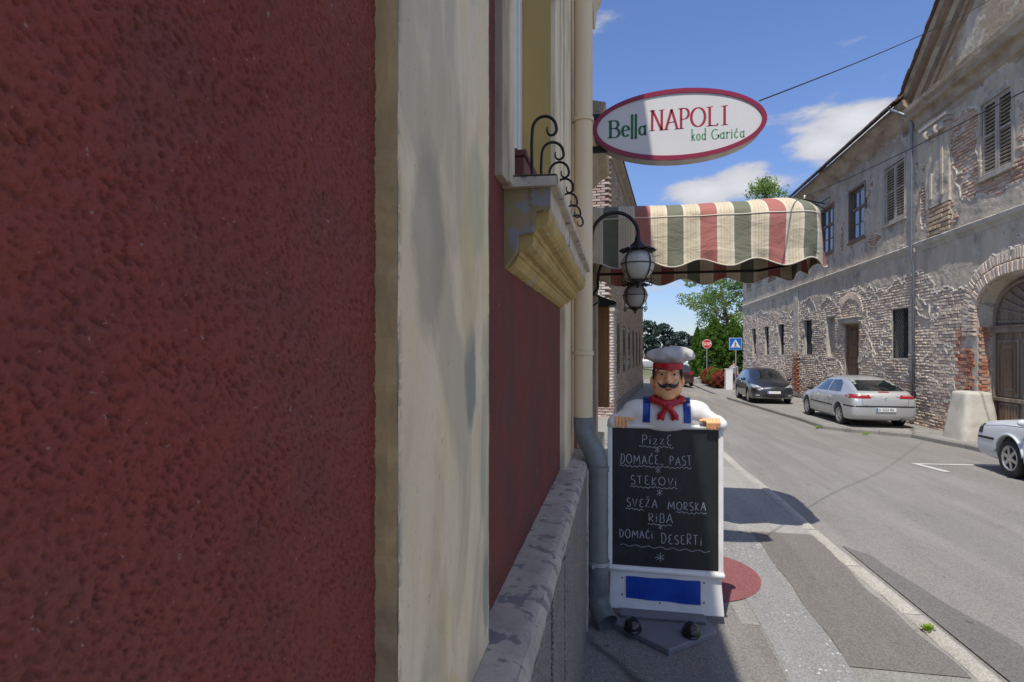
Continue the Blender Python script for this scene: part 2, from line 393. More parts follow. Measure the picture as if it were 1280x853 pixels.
MATS['walka'] = asphalt('sidewalk_old_asphalt', (.18, .172, .165), (.25, .24, .225), .5, .3)
MATS['patch'] = asphalt('asphalt_patch', (.175, .165, .155), (.205, .195, .18), .4)
MATS['patch2'] = asphalt('asphalt_patch_road', (.155, .15, .145), (.19, .185, .175), .4)
MATS['kerb'] = asphalt('kerb_concrete', (.36, .35, .31), (.47, .455, .41), .5, 0)
MATS['kerbd'] = asphalt('kerb_stone_old', (.20, .195, .18), (.30, .29, .27), .6, 0)
MATS['redp'] = asphalt('red_painted_ground', (.23, .085, .09), (.28, .11, .115), .3)
MATS['linep'] = asphalt('white_line_worn', (.55, .55, .53), (.68, .68, .66), .3)
MATS['ground'] = simple('dry_grass_ground', (.14, .15, .075), .95, .3, .6, .5, 12, dirt=(.26, .23, .18), dfac=.7)

# ------------------------------------------------------------------ mesh helpers
def props(o, label=None, cat=None, group=None, kind=None):
    if label: o['label'] = label
    if cat: o['category'] = cat
    if group: o['group'] = group
    if kind: o['kind'] = kind
    return o
def empty(name, loc, rz=0, label=None, cat=None, group=None):
    o = bpy.data.objects.new(name, None); o.empty_display_size = .2
    o.location = loc; o.rotation_euler = (0, 0, rz); COL.objects.link(o)
    return props(o, label, cat, group)
def attach(o, parent, local=False):
    if parent is None: return o
    o.parent = parent
    if not local:
        p = parent; m = Matrix.Identity(4)
        while p is not None:                      # parents are unrotated here, or parts sitting at the origin
            m = Matrix.Translation(p.location) @ p.rotation_euler.to_matrix().to_4x4() @ (m if p is parent else m)
            if p.parent: m = p.matrix_parent_inverse.copy() @ m
            p = p.parent
        o.matrix_parent_inverse = m.inverted()
    return o
class MB:
    def __init__(s): s.v = []; s.f = []; s.mi = []; s.cur = 0
    def add(s, vs, fs):
        o = len(s.v); s.v.extend([tuple(q) for q in vs])
        for f in fs: s.f.append(tuple(i + o for i in f)); s.mi.append(s.cur)
        return s
    def box(s, x0, x1, y0, y1, z0, z1):
        x0, x1 = min(x0, x1), max(x0, x1); y0, y1 = min(y0, y1), max(y0, y1); z0, z1 = min(z0, z1), max(z0, z1)
        vs = [(x, y, z) for z in (z0, z1) for y in (y0, y1) for x in (x0, x1)]
        return s.add(vs, [(0, 2, 3, 1), (4, 5, 7, 6), (0, 1, 5, 4), (2, 6, 7, 3), (0, 4, 6, 2), (1, 3, 7, 5)])
    def bar(s, p, q, wdt, hgt, up=(0, 0, 1)):
        p = Vector(p); q = Vector(q); d = (q - p).normalized(); u = Vector(up)
        a = d.cross(u)
        if a.length < 1e-4: a = d.cross(Vector((1, 0, 0)))
        a.normalize(); b = a.cross(d).normalized(); a = a * wdt / 2; b = b * hgt / 2
        vs = [p - a - b, p + a - b, p + a + b, p - a + b, q - a - b, q + a - b, q + a + b, q - a + b]
        return s.add(vs, [(3, 2, 1, 0), (4, 5, 6, 7), (0, 1, 5, 4), (1, 2, 6, 5), (2, 3, 7, 6), (3, 0, 4, 7)])
    def tube(s, pts, r, n=8, caps=True, closed=False):
        pts = [Vector(p) for p in pts]; m = len(pts); rs = r if isinstance(r, (list, tuple)) else [r] * m
        o = len(s.v); ref = None
        for i, p in enumerate(pts):
            if closed: d = pts[(i + 1) % m] - pts[i - 1]
            else: d = pts[min(i + 1, m - 1)] - pts[max(i - 1, 0)]
            d = d.normalized() if d.length > 1e-9 else Vector((0, 0, 1))
            if ref is None:
                ref = d.cross(Vector((0, 0, 1)))
                if ref.length < .05: ref = d.cross(Vector((0, 1, 0)))
            ref = (ref - d * ref.dot(d)); ref.normalize(); b = d.cross(ref)
            for k in range(n):
                a = 2 * PI * k / n; s.v.append(tuple(p + (ref * math.cos(a) + b * math.sin(a)) * rs[i]))
        for i in range(m if closed else m - 1):
            j = (i + 1) % m
            for k in range(n):
                s.f.append((o + i * n + k, o + i * n + (k + 1) % n, o + j * n + (k + 1) % n, o + j * n + k)); s.mi.append(s.cur)
        if caps and not closed:
            s.f.append(tuple(o + k for k in range(n - 1, -1, -1))); s.mi.append(s.cur)
            s.f.append(tuple(o + (m - 1) * n + k for k in range(n))); s.mi.append(s.cur)
        return s
    def lathe(s, prof, c=(0, 0, 0), n=24, axis='z'):
        o = len(s.v)
        for (r, h) in prof:
            for k in range(n):
                a = 2 * PI * k / n; p, q = r * math.cos(a), r * math.sin(a)
                if axis == 'z': s.v.append((c[0] + p, c[1] + q, c[2] + h))
                elif axis == 'y': s.v.append((c[0] + p, c[1] + h, c[2] + q))
                else: s.v.append((c[0] + h, c[1] + p, c[2] + q))
        for i in range(len(prof) - 1):
            for k in range(n):
                s.f.append((o + i * n + k, o + i * n + (k + 1) % n, o + (i + 1) * n + (k + 1) % n, o + (i + 1) * n + k)); s.mi.append(s.cur)
        return s
    def prism(s, poly, a0, a1, axis='y'):
        """poly in the plane across axis: y -> (x,z); x -> (y,z); z -> (x,y)"""
        f = {'y': lambda p, a: (p[0], a, p[1]), 'x': lambda p, a: (a, p[0], p[1]), 'z': lambda p, a: (p[0], p[1], a)}[axis]
        n = len(poly)
        vs = [f(p, a0) for p in poly] + [f(p, a1) for p in poly]
        fs = [tuple(range(n)), tuple(range(2 * n - 1, n - 1, -1))] + [(i, i + n, (i + 1) % n + n, (i + 1) % n) for i in range(n)]
        return s.add(vs, fs)
    def grid(s, nu, nv, fn):
        o = len(s.v)
        for i in range(nu + 1):
            for j in range(nv + 1): s.v.append(tuple(fn(i / nu, j / nv)))
        for i in range(nu):
            for j in range(nv):
                a = o + i * (nv + 1) + j; s.f.append((a, a + nv + 1, a + nv + 2, a + 1)); s.mi.append(s.cur)
        return s
    def ball(s, c, r, nu=20, nv=12):
        rx, ry, rz = (r, r, r) if isinstance(r, (int, float)) else r
        prof = []
        o = len(s.v)
        for i in range(nv + 1):
            a = PI * i / nv
            for k in range(nu):
                b = 2 * PI * k / nu
                s.v.append((c[0] + rx * math.sin(a) * math.cos(b), c[1] + ry * math.sin(a) * math.sin(b), c[2] + rz * math.cos(a)))
        for i in range(nv):
            for k in range(nu):
                s.f.append((o + i * nu + k, o + (i + 1) * nu + k, o + (i + 1) * nu + (k + 1) % nu, o + i * nu + (k + 1) % nu)); s.mi.append(s.cur)
        return s
    def mesh(s, name, mats, smooth=False, off=(0, 0, 0), fix=True, attr=None):
        me = bpy.data.meshes.new(name)
        v = s.v
        if any(off): v = [(a - off[0], b - off[1], c - off[2]) for a, b, c in v]
        me.from_pydata(v, [], s.f)
        for m in (mats if isinstance(mats, (list, tuple)) else [mats]): me.materials.append(MATS[m] if isinstance(m, str) else m)
        if len(me.materials) > 1: me.polygons.foreach_set('material_index', s.mi)
        if fix:
            b = bmesh.new(); b.from_mesh(me)
            bmesh.ops.remove_doubles(b, verts=b.verts, dist=1e-5)
            bmesh.ops.recalc_face_normals(b, faces=b.faces); b.to_mesh(me); b.free()
        if smooth: me.polygons.foreach_set('use_smooth', [True] * len(me.polygons))
        if attr: 
            for an, vals in attr.items():
                at = me.attributes.new(an, 'FLOAT', 'POINT'); at.data.foreach_set('value', vals)
        me.update(); return me
    def build(s, name, mats, parent=None, smooth=False, bevel=0, bseg=2, local=False, loc=None, fix=True, attr=None, label=None, cat=None, group=None, kind=None, autos=None):
        off = loc if loc else (0, 0, 0)
        me = s.mesh(name, mats, smooth, off, fix, attr)
        o = bpy.data.objects.new(name, me); o.location = off; COL.objects.link(o)
        if bevel:
            m = o.modifiers.new('bevel', 'BEVEL'); m.width = bevel; m.segments = bseg; m.limit_method = 'ANGLE'; m.angle_limit = rad(35)
            m.harden_normals = False
        if autos:
            try: me.set_sharp_from_angle(angle=rad(autos))
            except Exception: pass
        attach(o, parent, local)
        return props(o, label, cat, group, kind)
def arc(cx, cy, rx, ry, a0, a1, n=14):
    return [(cx + rx * math.cos(rad(a0 + (a1 - a0) * i / n)), cy + ry * math.sin(rad(a0 + (a1 - a0) * i / n))) for i in range(n + 1)]
def smooth01(t): t = max(0., min(1., t)); return t * t * (3 - 2 * t)
def fbm(x, y, z=0.0, oct=4):
    return noise.fractal(Vector((x, y, z)), 1.0, 2.0, oct)
def copy_tree(o, parent=None):
    c = o.copy(); COL.objects.link(c); c.parent = parent
    if parent is not None: c.matrix_parent_inverse = o.matrix_parent_inverse.copy()
    for ch in list(o.children): copy_tree(ch, c)
    return c

# ------------------------------------------------------------------ strokes: letters as flat ribbons
G_ = {}
def g(ch, w, *pl): G_[ch] = (w, pl)
g('B', .62, [(.08, 0), (.08, 1)], [(.08, 1)] + arc(.30, .77, .22, .23, 90, -90) + [(.08, .54)], [(.08, .54)] + arc(.32, .27, .26, .27, 90, -90) + [(.08, 0)])
g('e', .5, [(.06, .36), (.42, .40)] + arc(.25, .34, .19, .31, 10, 320, 18))
g('l', .2, [(.10, -.06), (.10, 1.12)])
g('a', .5, arc(.23, .30, .18, .29, 50, 330, 16), [(.40, .62), (.40, .06), (.48, 0)])
g('N', .80, [(.10, 0), (.12, 1)], [(.05, 1.02), (.16, .98), (.66, .02)], [(.68, 0), (.68, 1)])
g('A', .72, [(.02, 0), (.36, 1)], [(.36, 1), (.70, 0)], [(.15, .33), (.57, .38)])
g('P', .60, [(.10, 0), (.10, 1)], [(.02, .97), (.10, 1)] + arc(.30, .74, .24, .26, 90, -90) + [(.10, .46)])
g('O', .86, arc(.42, .5, .37, .5, 0, 360, 26))
g('L', .56, [(.10, 1), (.10, 0)], [(.10, .02), (.46, 0), (.50, .10)])
g('I', .24, [(.12, 0), (.12, 1)])
g('k', .46, [(.08, 0), (.08, 1.15)], [(.08, .30), (.36, .64)], [(.16, .38), (.40, 0)])
g('o', .52, arc(.25, .32, .19, .32, 0, 360, 18))
g('d', .54, arc(.23, .31, .18, .30, 30, 330, 16), [(.42, 0), (.42, 1.15)])
g('G', .78, arc(.42, .5, .36, .5, 50, 350, 22), [(.78, .42), (.50, .42)], [(.76, .42), (.76, .12)])
g('r', .36, [(.08, 0), (.08, .64)], arc(.26, .42, .18, .2, 170, 40, 8))
g('i', .2, [(.09, 0), (.09, .62)], [(.09, .80), (.09, .88)])
g('\u0107', .46, arc(.24, .32, .18, .32, 45, 320, 14), [(.20, .76), (.32, .96)])
g('z', .5, [(.04, .62), (.42, .64), (.05, .02), (.46, .04)])
g('D', .66, [(.08, 0), (.08, 1)], [(.0, 1)] + arc(.20, .5, .40, .5, 90, -90) + [(0, 0)])
g('M', 1.0, [(.04, 0), (.12, 1)], [(.12, 1), (.48, .30)], [(.48, .30), (.84, 1)], [(.84, 1), (.92, 0)])
g('\u0106', .66, arc(.36, .5, .30, .5, 50, 315, 16), [(.34, 1.10), (.48, 1.32)])
g('E', .56, arc(.34, .74, .24, .26, 60, 270, 12) + arc(.36, .25, .28, .25, 90, 310, 12))
g('S', .56, arc(.30, .75, .22, .24, 40, 265, 14) + arc(.28, .26, .24, .26, 85, -145, 14))
g('T', .64, [(.0, .96), (.60, 1)], [(.30, .98), (.29, 0)])
g('K', .60, [(.10, 0), (.10, 1)], [(.52, .95), (.12, .44), (.54, 0)])
g('V', .60, [(.02, 1), (.28, 0), (.56, 1)])
g('\u017d', .62, [(.04, .98), (.50, 1), (.06, .02), (.54, .0)], [(.16, 1.34), (.28, 1.14), (.42, 1.36)])
g('H', .68, [(.08, 0), (.08, 1)], [(.56, 0), (.56, 1)], [(.08, .5), (.56, .52)])
g('R', .62, [(.08, 0), (.08, 1)] + arc(.26, .74, .24, .26, 90, -90) + [(.08, .48), (.54, 0)])
g('*', .6, [(.28, 0), (.30, 1.)], [(.05, .2), (.52, .8)], [(.06, .8), (.52, .2)])
g('_', .5, [(0, 0), (.45, 0)])
g(' ', .42)
g('0', .6, arc(.28, .5, .24, .5, 0, 360, 18)); g('3', .56, arc(.26, .74, .22, .26, 140, -90, 12) + arc(.26, .25, .26, .25, 90, -140, 12)); g('-', .4, [(.06, .5), (.34, .5)])
g('U', .66, [(.08, 1), (.08, .3)] + arc(.30, .3, .22, .3, 180, 360, 12) + [(.52, 1)])
g('1', .3, [(.04, .78), (.16, 1), (.16, 0)]); g('7', .52, [(.04, 1), (.46, 1), (.18, 0)])
def text_w(txt, sp=.12): return sum(G_[c][0] + sp for c in txt) - sp
def ribbon(mb, pl, w0, w1, mp, nib=75):
    """pl: 2-D points; w0/w1 thin and thick stroke; mp maps (a,b)->3-D"""
    n = len(pl)
    if n < 2: return
    pv = []
    for i, p in enumerate(pl):
        a = pl[max(i - 1, 0)]; b = pl[min(i + 1, n - 1)]
        dx, dy = b[0] - a[0], b[1] - a[1]; l = math.hypot(dx, dy) or 1
        ang = math.atan2(dy, dx); wd = w0 + (w1 - w0) * abs(math.sin(ang - rad(nib - 90 + 15)))
        nx, ny = -dy / l, dx / l
        pv.append(((p[0] + nx * wd / 2, p[1] + ny * wd / 2), (p[0] - nx * wd / 2, p[1] - ny * wd / 2)))
    vs = []
    for a, b in pv: vs += [mp(*a), mp(*b)]
    mb.add(vs, [(2 * i, 2 * i + 1, 2 * i + 3, 2 * i + 2) for i in range(n - 1)])
def write(mb, txt, x, z, h, w0, w1, mp, width=None, sp=.12, serif=0, jit=0, slant=0):
    tw = text_w(txt, sp); k = h if width is None else width / tw
    cx = x
    for ch in txt:
        gw, pls = G_[ch]
        jy = uni(-jit, jit) * h; js = 1 + uni(-jit, jit) * 2.0; jr = uni(-jit, jit)
        for pl in pls:
            q = [(cx + (a + slant * b) * k + jr * b * h, z + jy + b * h * js) for a, b in pl]
            ribbon(mb, q, w0, w1, mp)
            if serif:
                for (a, b), (a2, b2) in ((pl[0], pl[1]), (pl[-1], pl[-2])):
                    if abs(a - a2) < .42 and abs(b - b2) > .3 and (b < .05 or b > .55) and not (abs(a - a2) > .2 and b > .5):
                        ribbon(mb, [(cx + (a - serif) * k, z + b * h), (cx + (a + serif) * k, z + b * h + .015 * h)], w0, w0, mp)
        cx += (gw + sp) * k

# ------------------------------------------------------------------ ground levels
def GZ(x, y):
    z = -(.31 + .07 * smooth01((y - 11) / 5)) * smooth01((x - 2.0) / 3.0)
    if y > 8: z -= .011 * (min(y, 40) - 8)
    if y > 40: z += .42 * smooth01((y - 40) / 18) * smooth01((x + 30) / 5)
    return z
def sheet(name, xs_fn, ys, mat, dz, nx=8, label=None, skirt=0, parent=None, kind='structure'):
    """a ground sheet between left edge xs_fn(y)[0] and right edge xs_fn(y)[1]"""
    mb = MB(); rows = []
    for y in ys:
        a, b = xs_fn(y); rows.append([(a + (b - a) * i / nx, y) for i in range(nx + 1)])
    vs = [(x, y, GZ(x, y) + dz) for r_ in rows for x, y in r_]
    fs = []
    for j in range(len(ys) - 1):
        for i in range(nx):
            k = j * (nx + 1) + i; fs.append((k, k + 1, k + nx + 2, k + nx + 1))
    mb.add(vs, fs)
    if skirt:
        o = len(mb.v)
        per = [rows[0][i] for i in range(nx + 1)] + [rows[j][nx] for j in range(1, len(ys))] + [rows[-1][i] for i in range(nx - 1, -1, -1)] + [rows[j][0] for j in range(len(ys) - 2, 0, -1)]
        n = len(per)
        vs = [(x, y, GZ(x, y) + dz) for x, y in per] + [(x, y, GZ(x, y) + dz - skirt) for x, y in per]
        mb.add(vs, [(i, (i + 1) % n, (i + 1) % n + n, i + n) for i in range(n)])
    return mb.build(name, mat, parent, fix=True, kind=kind)
def frange(a, b, st):
    n = max(1, int(round((b - a) / st))); return [a + (b - a) * i / n for i in range(n + 1)]

mb = MB()
xs = [-900, -400, -150, -60, -30, -15, -8, -4, -1, 0, 1, 2, 2.5, 3, 3.5, 4, 4.5, 5, 6, 8, 10, 15, 25, 45, 80, 150, 400, 900]
ys = [-900, -300, -100, -40, -20, -10, 0, 4, 8, 12, 16, 20, 25, 30, 35, 40, 43, 46, 49, 52, 55, 58, 65, 90, 150, 300, 600, 1400]
vs = [(x, y, GZ(x, y) - .05) for y in ys for x in xs]
mb.add(vs, [(j * len(xs) + i, j * len(xs) + i + 1, (j + 1) * len(xs) + i + 1, (j + 1) * len(xs) + i) for j in range(len(ys) - 1) for i in range(len(xs) - 1)])
mb.build('ground', 'ground', kind='structure')
def interp(pts, y):
    if y <= pts[0][1]: return pts[0][0]
    for (x0, y0), (x1, y1) in zip(pts, pts[1:]):
        if y <= y1: return x0 + (x1 - x0) * (y - y0) / (y1 - y0)
    return pts[-1][0]
KR = [(7.75, -20), (7.72, 14.6), (7.45, 16.4), (6.9, 16.9), (6.3, 17.25), (5.80, 17.9), (5.82, 19.9), (5.65, 22.5), (5.15, 31), (5.2, 44), (6.6, 50), (9, 54)]
KL = [(2.06, -20), (1.98, 3.5), (1.93, 5), (1.87, 7), (1.80, 10.2), (1.75, 17), (1.85, 25), (2.0, 33), (1.2, 37), (-3, 39.5)]
sheet('road', lambda y: (-1.0 if y < 30 else -25, 12 if y < 44 else 60), frange(-20, 43, .9) + frange(44, 75, 1.5), 'road', 0, 26)
sheet('sidewalk', lambda y: (-2.0, interp(KL, y) - .06), frange(-20, 36, .5), 'walkc', .004, 6)
# pavement fields laid side by side over it
sheet('walk_asphalt', lambda y: (-.3, .90), frange(-6, 3.95, .4), 'walka', .006, 4)
sheet('walk_asphalt', lambda y: (-.3, .78 - .02 * math.sin(y * 3)), frange(3.95, 9.5, .3), 'walka', .006, 4)
sheet('walk_band', lambda y: (.90 + .012 * math.sin(y * 2.2), 1.28 + .01 * math.sin(y * 3.7) - .10 * smooth01((y - 5.9) / .1)), frange(-4, 6.6, .15), 'walkf', .008, 3)
sheet('walk_patch', lambda y: (1.285 + .01 * math.sin(y * 7), 1.86 + .012 * math.sin(y * 9) + .03 * math.sin(y * 2.3)), frange(3.52, 5.95, .08), 'patch', .010, 4)
sheet('walk_slab', lambda y: (.80, interp(KL, y) - .06), frange(5.98, 9.3, .3), 'walkl', .0065, 4)
sheet('road_patch', lambda y: (interp(KL, y) + .10, interp(KL, y) + .10 + .015 * math.sin(y * 8) + .17 * smooth01((5.68 - y) / .25) + .28 * max(0, (5.0 - y) / 1.6)), frange(2.2, 5.68, .08), 'patch2', .008, 3)
mb = MB()
c = (.55, 4.77)
ring = [(c[0] + .54 * math.cos(a) * (1 + .008 * math.sin(5 * a)), c[1] + .55 * math.sin(a)) for a in [2 * PI * i / 64 for i in range(64)]]
mb.add([(x, y, .0115) for x, y in ring], [tuple(range(64))])
mb.build('painted_circle', 'redp', kind='structure')
# the flush kerb: separate concrete stones with worn edges
kk = empty('kerb', (1.9, 2, 0)); kk['kind'] = 'structure'
y = -6.0; i = 0
while y < 34:
    ln = uni(.85, 1.15); y2 = min(y + ln, 34)
    mb = MB(); m = max(4, int((y2 - y - .012) / .08))
    def edge(yy, sgn): return interp(KL, yy) + sgn * (.062 + .010 * fbm(yy * 6, sgn * 3, 1)) + .012 * math.sin(yy * 1.9)
    def kf(u, v_):
        yy = y + .006 + (y2 - y - .012) * u; x = edge(yy, -1) + (edge(yy, 1) - edge(yy, -1)) * v_
        return (x, yy, GZ(x, yy) + .022 + .004 * fbm(x * 9, yy * 9) - (.02 if v_ in (0, 1) or u in (0, 1) else 0))
    mb.grid(m, 4, kf)
    o = mb.build('kerb_stone', 'kerb', kk, smooth=True, fix=False)
    y = y2; i += 1
# raised pavement across the street, widened unseen at the near end to bounce light
sheet('far_sidewalk', lambda y: (interp(KR, y) + .10, 34 if y < 8.8 else (9.6 if y < 43.5 else 13)), frange(-8, 53, .35), 'walkc', .09, 8, skirt=.2)
kk = empty('far_kerb', (5.6, 20, 0)); kk['kind'] = 'structure'
pts = [Vector((x, y)) for x, y in KR]
dens = []
for a, b in zip(pts, pts[1:]):
    n = max(1, int((b - a).length / .95))
    for i in range(n): dens.append(a + (b - a) * i / n)
dens.append(pts[-1])
for a, b in zip(dens, dens[1:]):
    if a.y < -6: continue
    d = (b - a); ln = d.length; d.normalize(); nrm = Vector((d.y, -d.x))
    mb = MB(); a2 = a + d * .008; b2 = b - d * .008; tilt = uni(-.012, .012)
    vs = []
    for p in (a2, b2):
        for off, hh in ((0, -.1), (.0, .085), (.015, .10 + tilt), (.125, .112), (.125, -.1)):
            q = p + nrm * off; vs.append((q.x, q.y, GZ(q.x, q.y) + hh))
    mb.add(vs, [(0, 1, 6, 5), (1, 2, 7, 6), (2, 3, 8, 7), (3, 4, 9, 8), (0, 4, 3, 2, 1), (5, 6, 7, 8, 9)])
    mb.build('kerb_stone', 'kerbd', kk, fix=True)
# worn parking bay marks
mb = MB()
for (xa, ya, xb, yb, wd) in ((5.55, 12.05, 7.6, 12.2, .10), (5.53, 12.10, 5.68, 11.25, .12)):
    p = Vector((xa, ya)); q = Vector((xb, yb)); d = (q - p).normalized(); nn = Vector((-d.y, d.x)) * wd / 2
    m = 8
    for i in range(m):
        a = p + (q - p) * i / m; b = p + (q - p) * (i + 1) / m
        mb.add([(v_.x, v_.y, GZ(v_.x, v_.y) + .006) for v_ in (a - nn, b - nn, b + nn, a + nn)], [(0, 1, 2, 3)])
mb.build('parking_marking', 'linep', kind='structure')
# little things growing and lying in the joint
def tuft(x, y, n, r, h, mat, label, seed):
    rr = random.Random(seed); mb = MB()
    for i in range(n):
        a = rr.uniform(0, 2 * PI); q = rr.uniform(0, r); bx, by = x + math.cos(a) * q, y + math.sin(a) * q
        lx, ly = math.cos(a) * rr.uniform(.2, 1) * h, math.sin(a) * rr.uniform(.2, 1) * h; hh = h * rr.uniform(.4, 1)
        wd = rr.uniform(.003, .008); px, py = -math.sin(a) * wd, math.cos(a) * wd; z = GZ(bx, by) + .02
        mb.add([(bx - px, by - py, z), (bx + px, by + py, z), (bx + lx * .6 + px, by + ly * .6 + py, z + hh * .8), (bx + lx, by + ly, z + hh), (bx + lx * .6 - px, by + ly * .6 - py, z + hh * .8)], [(0, 1, 2, 3, 4)])
    return mb.build('weed', mat, loc=(x, y, GZ(x, y)), label=label, cat='weed')
# foliage colours
def leafmat(name, cs, trans=.25):
    t = NT(name); at = t.node('ShaderNodeAttribute'); at.attribute_name = 'tone'
    n = t.noise(t.coord(), 1.2, 3)
    f = t.math('ADD', t.math('MULTIPLY', at.outputs['Fac'], .75), t.math('MULTIPLY', n, .25))
    col = t.ramp(f, [(i / (len(cs) - 1) * .8 + .1, c) for i, c in enumerate(cs)])
    t.done(col, .6, None, spec=.3)
    tl = t.node('ShaderNodeBsdfTranslucent'); t.l.new(t.mix(1, col, (1.6, 1.9, .9), 'MULTIPLY'), tl.inputs[0])
    ms = t.node('ShaderNodeMixShader'); ms.inputs[0].default_value = trans
    t.l.new(t.b.outputs[0], ms.inputs[1]); t.l.new(tl.outputs[0], ms.inputs[2]); t.l.new(ms.outputs[0], t.n['Material Output'].inputs[0])
    MATS[name] = t.m
leafmat('leaf_thuja', [(.035, .08, .012), (.075, .15, .02), (.13, .22, .03)])
leafmat('leaf_poplar', [(.09, .14, .045), (.17, .24, .08), (.28, .35, .15)], .4)
leafmat('leaf_far', [(.03, .05, .045), (.045, .07, .062), (.06, .09, .075)], .1)  # distance haze put into the leaf colour: bluish and slightly lightened
leafmat('leaf_red', [(.10, .04, .025), (.26, .05, .03), (.33, .09, .05)])
leafmat('leaf_weed', [(.20, .30, .04), (.32, .42, .08)])
def leaves(n, fn, size, seed, flat=0.0):
    """n leaf quads; fn(rng) -> (position array, tone)"""
    r = np.random.RandomState(seed)
    P, T = fn(r, n); n = len(P)
    a = r.normal(size=(n, 3)); a /= np.linalg.norm(a, axis=1)[:, None]
    b = np.cross(a, r.normal(size=(n, 3))); b /= np.linalg.norm(b, axis=1)[:, None]
    s = (size * r.uniform(.6, 1.3, n))[:, None]
    V = np.empty((n, 4, 3)); V[:, 0] = P - a * s; V[:, 1] = P + b * s * .55; V[:, 2] = P + a * s; V[:, 3] = P - b * s * .55
    return V.reshape(-1, 3), np.repeat(T, 4)
def leaf_obj(name, V, T, mat, parent=None, **k):
    me = bpy.data.meshes.new(name); n = len(V)
    me.vertices.add(n); me.vertices.foreach_set('co', V.astype(np.float32).ravel())
    q = n // 4; me.loops.add(n); me.loops.foreach_set('vertex_index', np.arange(n, dtype=np.int32)); me.polygons.add(q)
    me.polygons.foreach_set('loop_start', np.arange(0, n, 4, dtype=np.int32)); 
    me.update(calc_edges=True); me.validate()
    at = me.attributes.new('tone', 'FLOAT', 'POINT'); at.data.foreach_set('value', T.astype(np.float32))
    me.materials.append(MATS[mat]); o = bpy.data.objects.new(name, me); COL.objects.link(o); attach(o, parent)
    return props(o, **k)
tuft(1.935, 4.06, 60, .034, .028, 'leaf_weed', 'bright green weed growing from the pale kerb strip', 3)
tuft(5.66, 17.9, 50, .09, .08, 'leaf_weed', 'small weed on the far kerb beside the rear wheel of the silver car', 4)
tuft(6.5, 16.75, 40, .09, .08, 'leaf_weed', 'small weed on the far kerb behind the silver car', 5)

# ------------------------------------------------------------------ THE NEAR HOUSE (left)
nb = empty('restaurant_house', (-.35, 1.2, 0), label='near red rendered house with cream pilasters along the left side of the frame', cat='house')
WX = -.35
def stucco_wall():
    rs = np.random.RandomState(5); n = 1024
    f = np.fft.fft2(rs.normal(size=(n, n)))
    ky = np.fft.fftfreq(n)[:, None]; kz = np.fft.fftfreq(n)[None, :]
    px = .0016
    def field(lam, aniso, ang, seed, width=.55):
        rs = np.random.RandomState(seed); f = np.fft.fft2(rs.normal(size=(n, n)))
        a = ky * math.cos(ang) + kz * math.sin(ang); b = -ky * math.sin(ang) + kz * math.cos(ang)
        k = np.sqrt((a * aniso) ** 2 + b ** 2) / px; k0 = 1 / lam
        h = np.exp(-((np.log((k + 1e-6) / k0)) / width) ** 2)
        r = np.real(np.fft.ifft2(f * h)); return r / r.std()
    h1 = field(.0088, 2.4, rad(-38), 1, .5); h2 = field(.0046, 1.7, rad(-30), 2); h3 = field(.06, 1.0, 0, 3, .8); h4 = field(.12, 1, 0, 9, .7)
    mod = 1 / (1 + np.exp(-1.6 * h4))
    pit = np.clip(-(h1 + .6 * h2 + .25 * h3) - .30, 0, 2.4)
    H = -.00105 * pit * (.55 + .8 * mod) + .00055 * np.tanh(h2) + .0005 * h3 + .0004 * np.tanh(h1)
    y0, y1, z0, z1 = .08, .80, 1.22, 2.40
    ny = int((y1 - y0) / px); nzz = int((z1 - z0) / px)
    Y = np.linspace(y0, y1, ny + 1); Z = np.linspace(z0, z1, nzz + 1)
    iy = (np.arange(ny + 1) % n); iz = (np.arange(nzz + 1) % n)
    HH = H[np.ix_(iy, iz)]; PP = np.clip(pit[np.ix_(iy, iz)] / 1.6, 0, 1)
    V = np.empty((ny + 1, nzz + 1, 3), np.float32); V[..., 0] = WX + HH; V[..., 1] = Y[:, None]; V[..., 2] = Z[None, :]
    idx = np.arange((ny + 1) * (nzz + 1)).reshape(ny + 1, nzz + 1)
    F = np.stack([idx[:-1, :-1], idx[1:, :-1], idx[1:, 1:], idx[:-1, 1:]], -1).reshape(-1, 4).astype(np.int32)
    me = bpy.data.meshes.new('stucco'); me.vertices.add(V.size // 3); me.vertices.foreach_set('co', V.ravel())
    me.loops.add(F.size); me.loops.foreach_set('vertex_index', F.ravel()); me.polygons.add(len(F)); me.polygons.foreach_set('loop_start', np.arange(0, F.size, 4, dtype=np.int32))
    me.update(calc_edges=True)
    me.polygons.foreach_set('use_smooth', np.ones(len(F), bool))
    at = me.attributes.new('pit', 'FLOAT', 'POINT'); at.data.foreach_set('value', PP.ravel().astype(np.float32))
    me.materials.append(MATS['red']); o = bpy.data.objects.new('stucco', me); COL.objects.link(o); attach(o, nb)
stucco_wall()
HT = 6.3                                                # cornice height
# wall body, with the window opening left free
mb = MB()
YO0, YO1, ZO0, ZO1 = 1.70, 2.96, 2.32, 4.45
mb.box(-.80, WX, .80, YO0, -.3, HT); mb.box(-.80, WX, YO1, 7.2, -.3, HT); mb.box(-.80, WX, YO0, YO1, -.3, ZO0 - .01); mb.box(-.80, WX, YO0, YO1, ZO1, HT)
mb.box(-.80, WX, -7, .08, -.3, HT); mb.box(-.80, WX, .08, .80, -.3, 1.22); mb.box(-.80, WX, .08, .80, 2.40, HT); mb.box(-.80, WX - .02, .08, .80, 1.22, 2.40)
mb.build('wall', 'redw', nb, fix=False)
mb = MB(); mb.box(-9, -.80, -7, 7.2, -.3, HT)
mb.prism([(-9.2, HT + .1), (-.5, HT + .1), (-4.8, HT + 2.4)], -7.1, 7.3, 'y')
mb.build('rear_body', 'creamd', nb, fix=False)
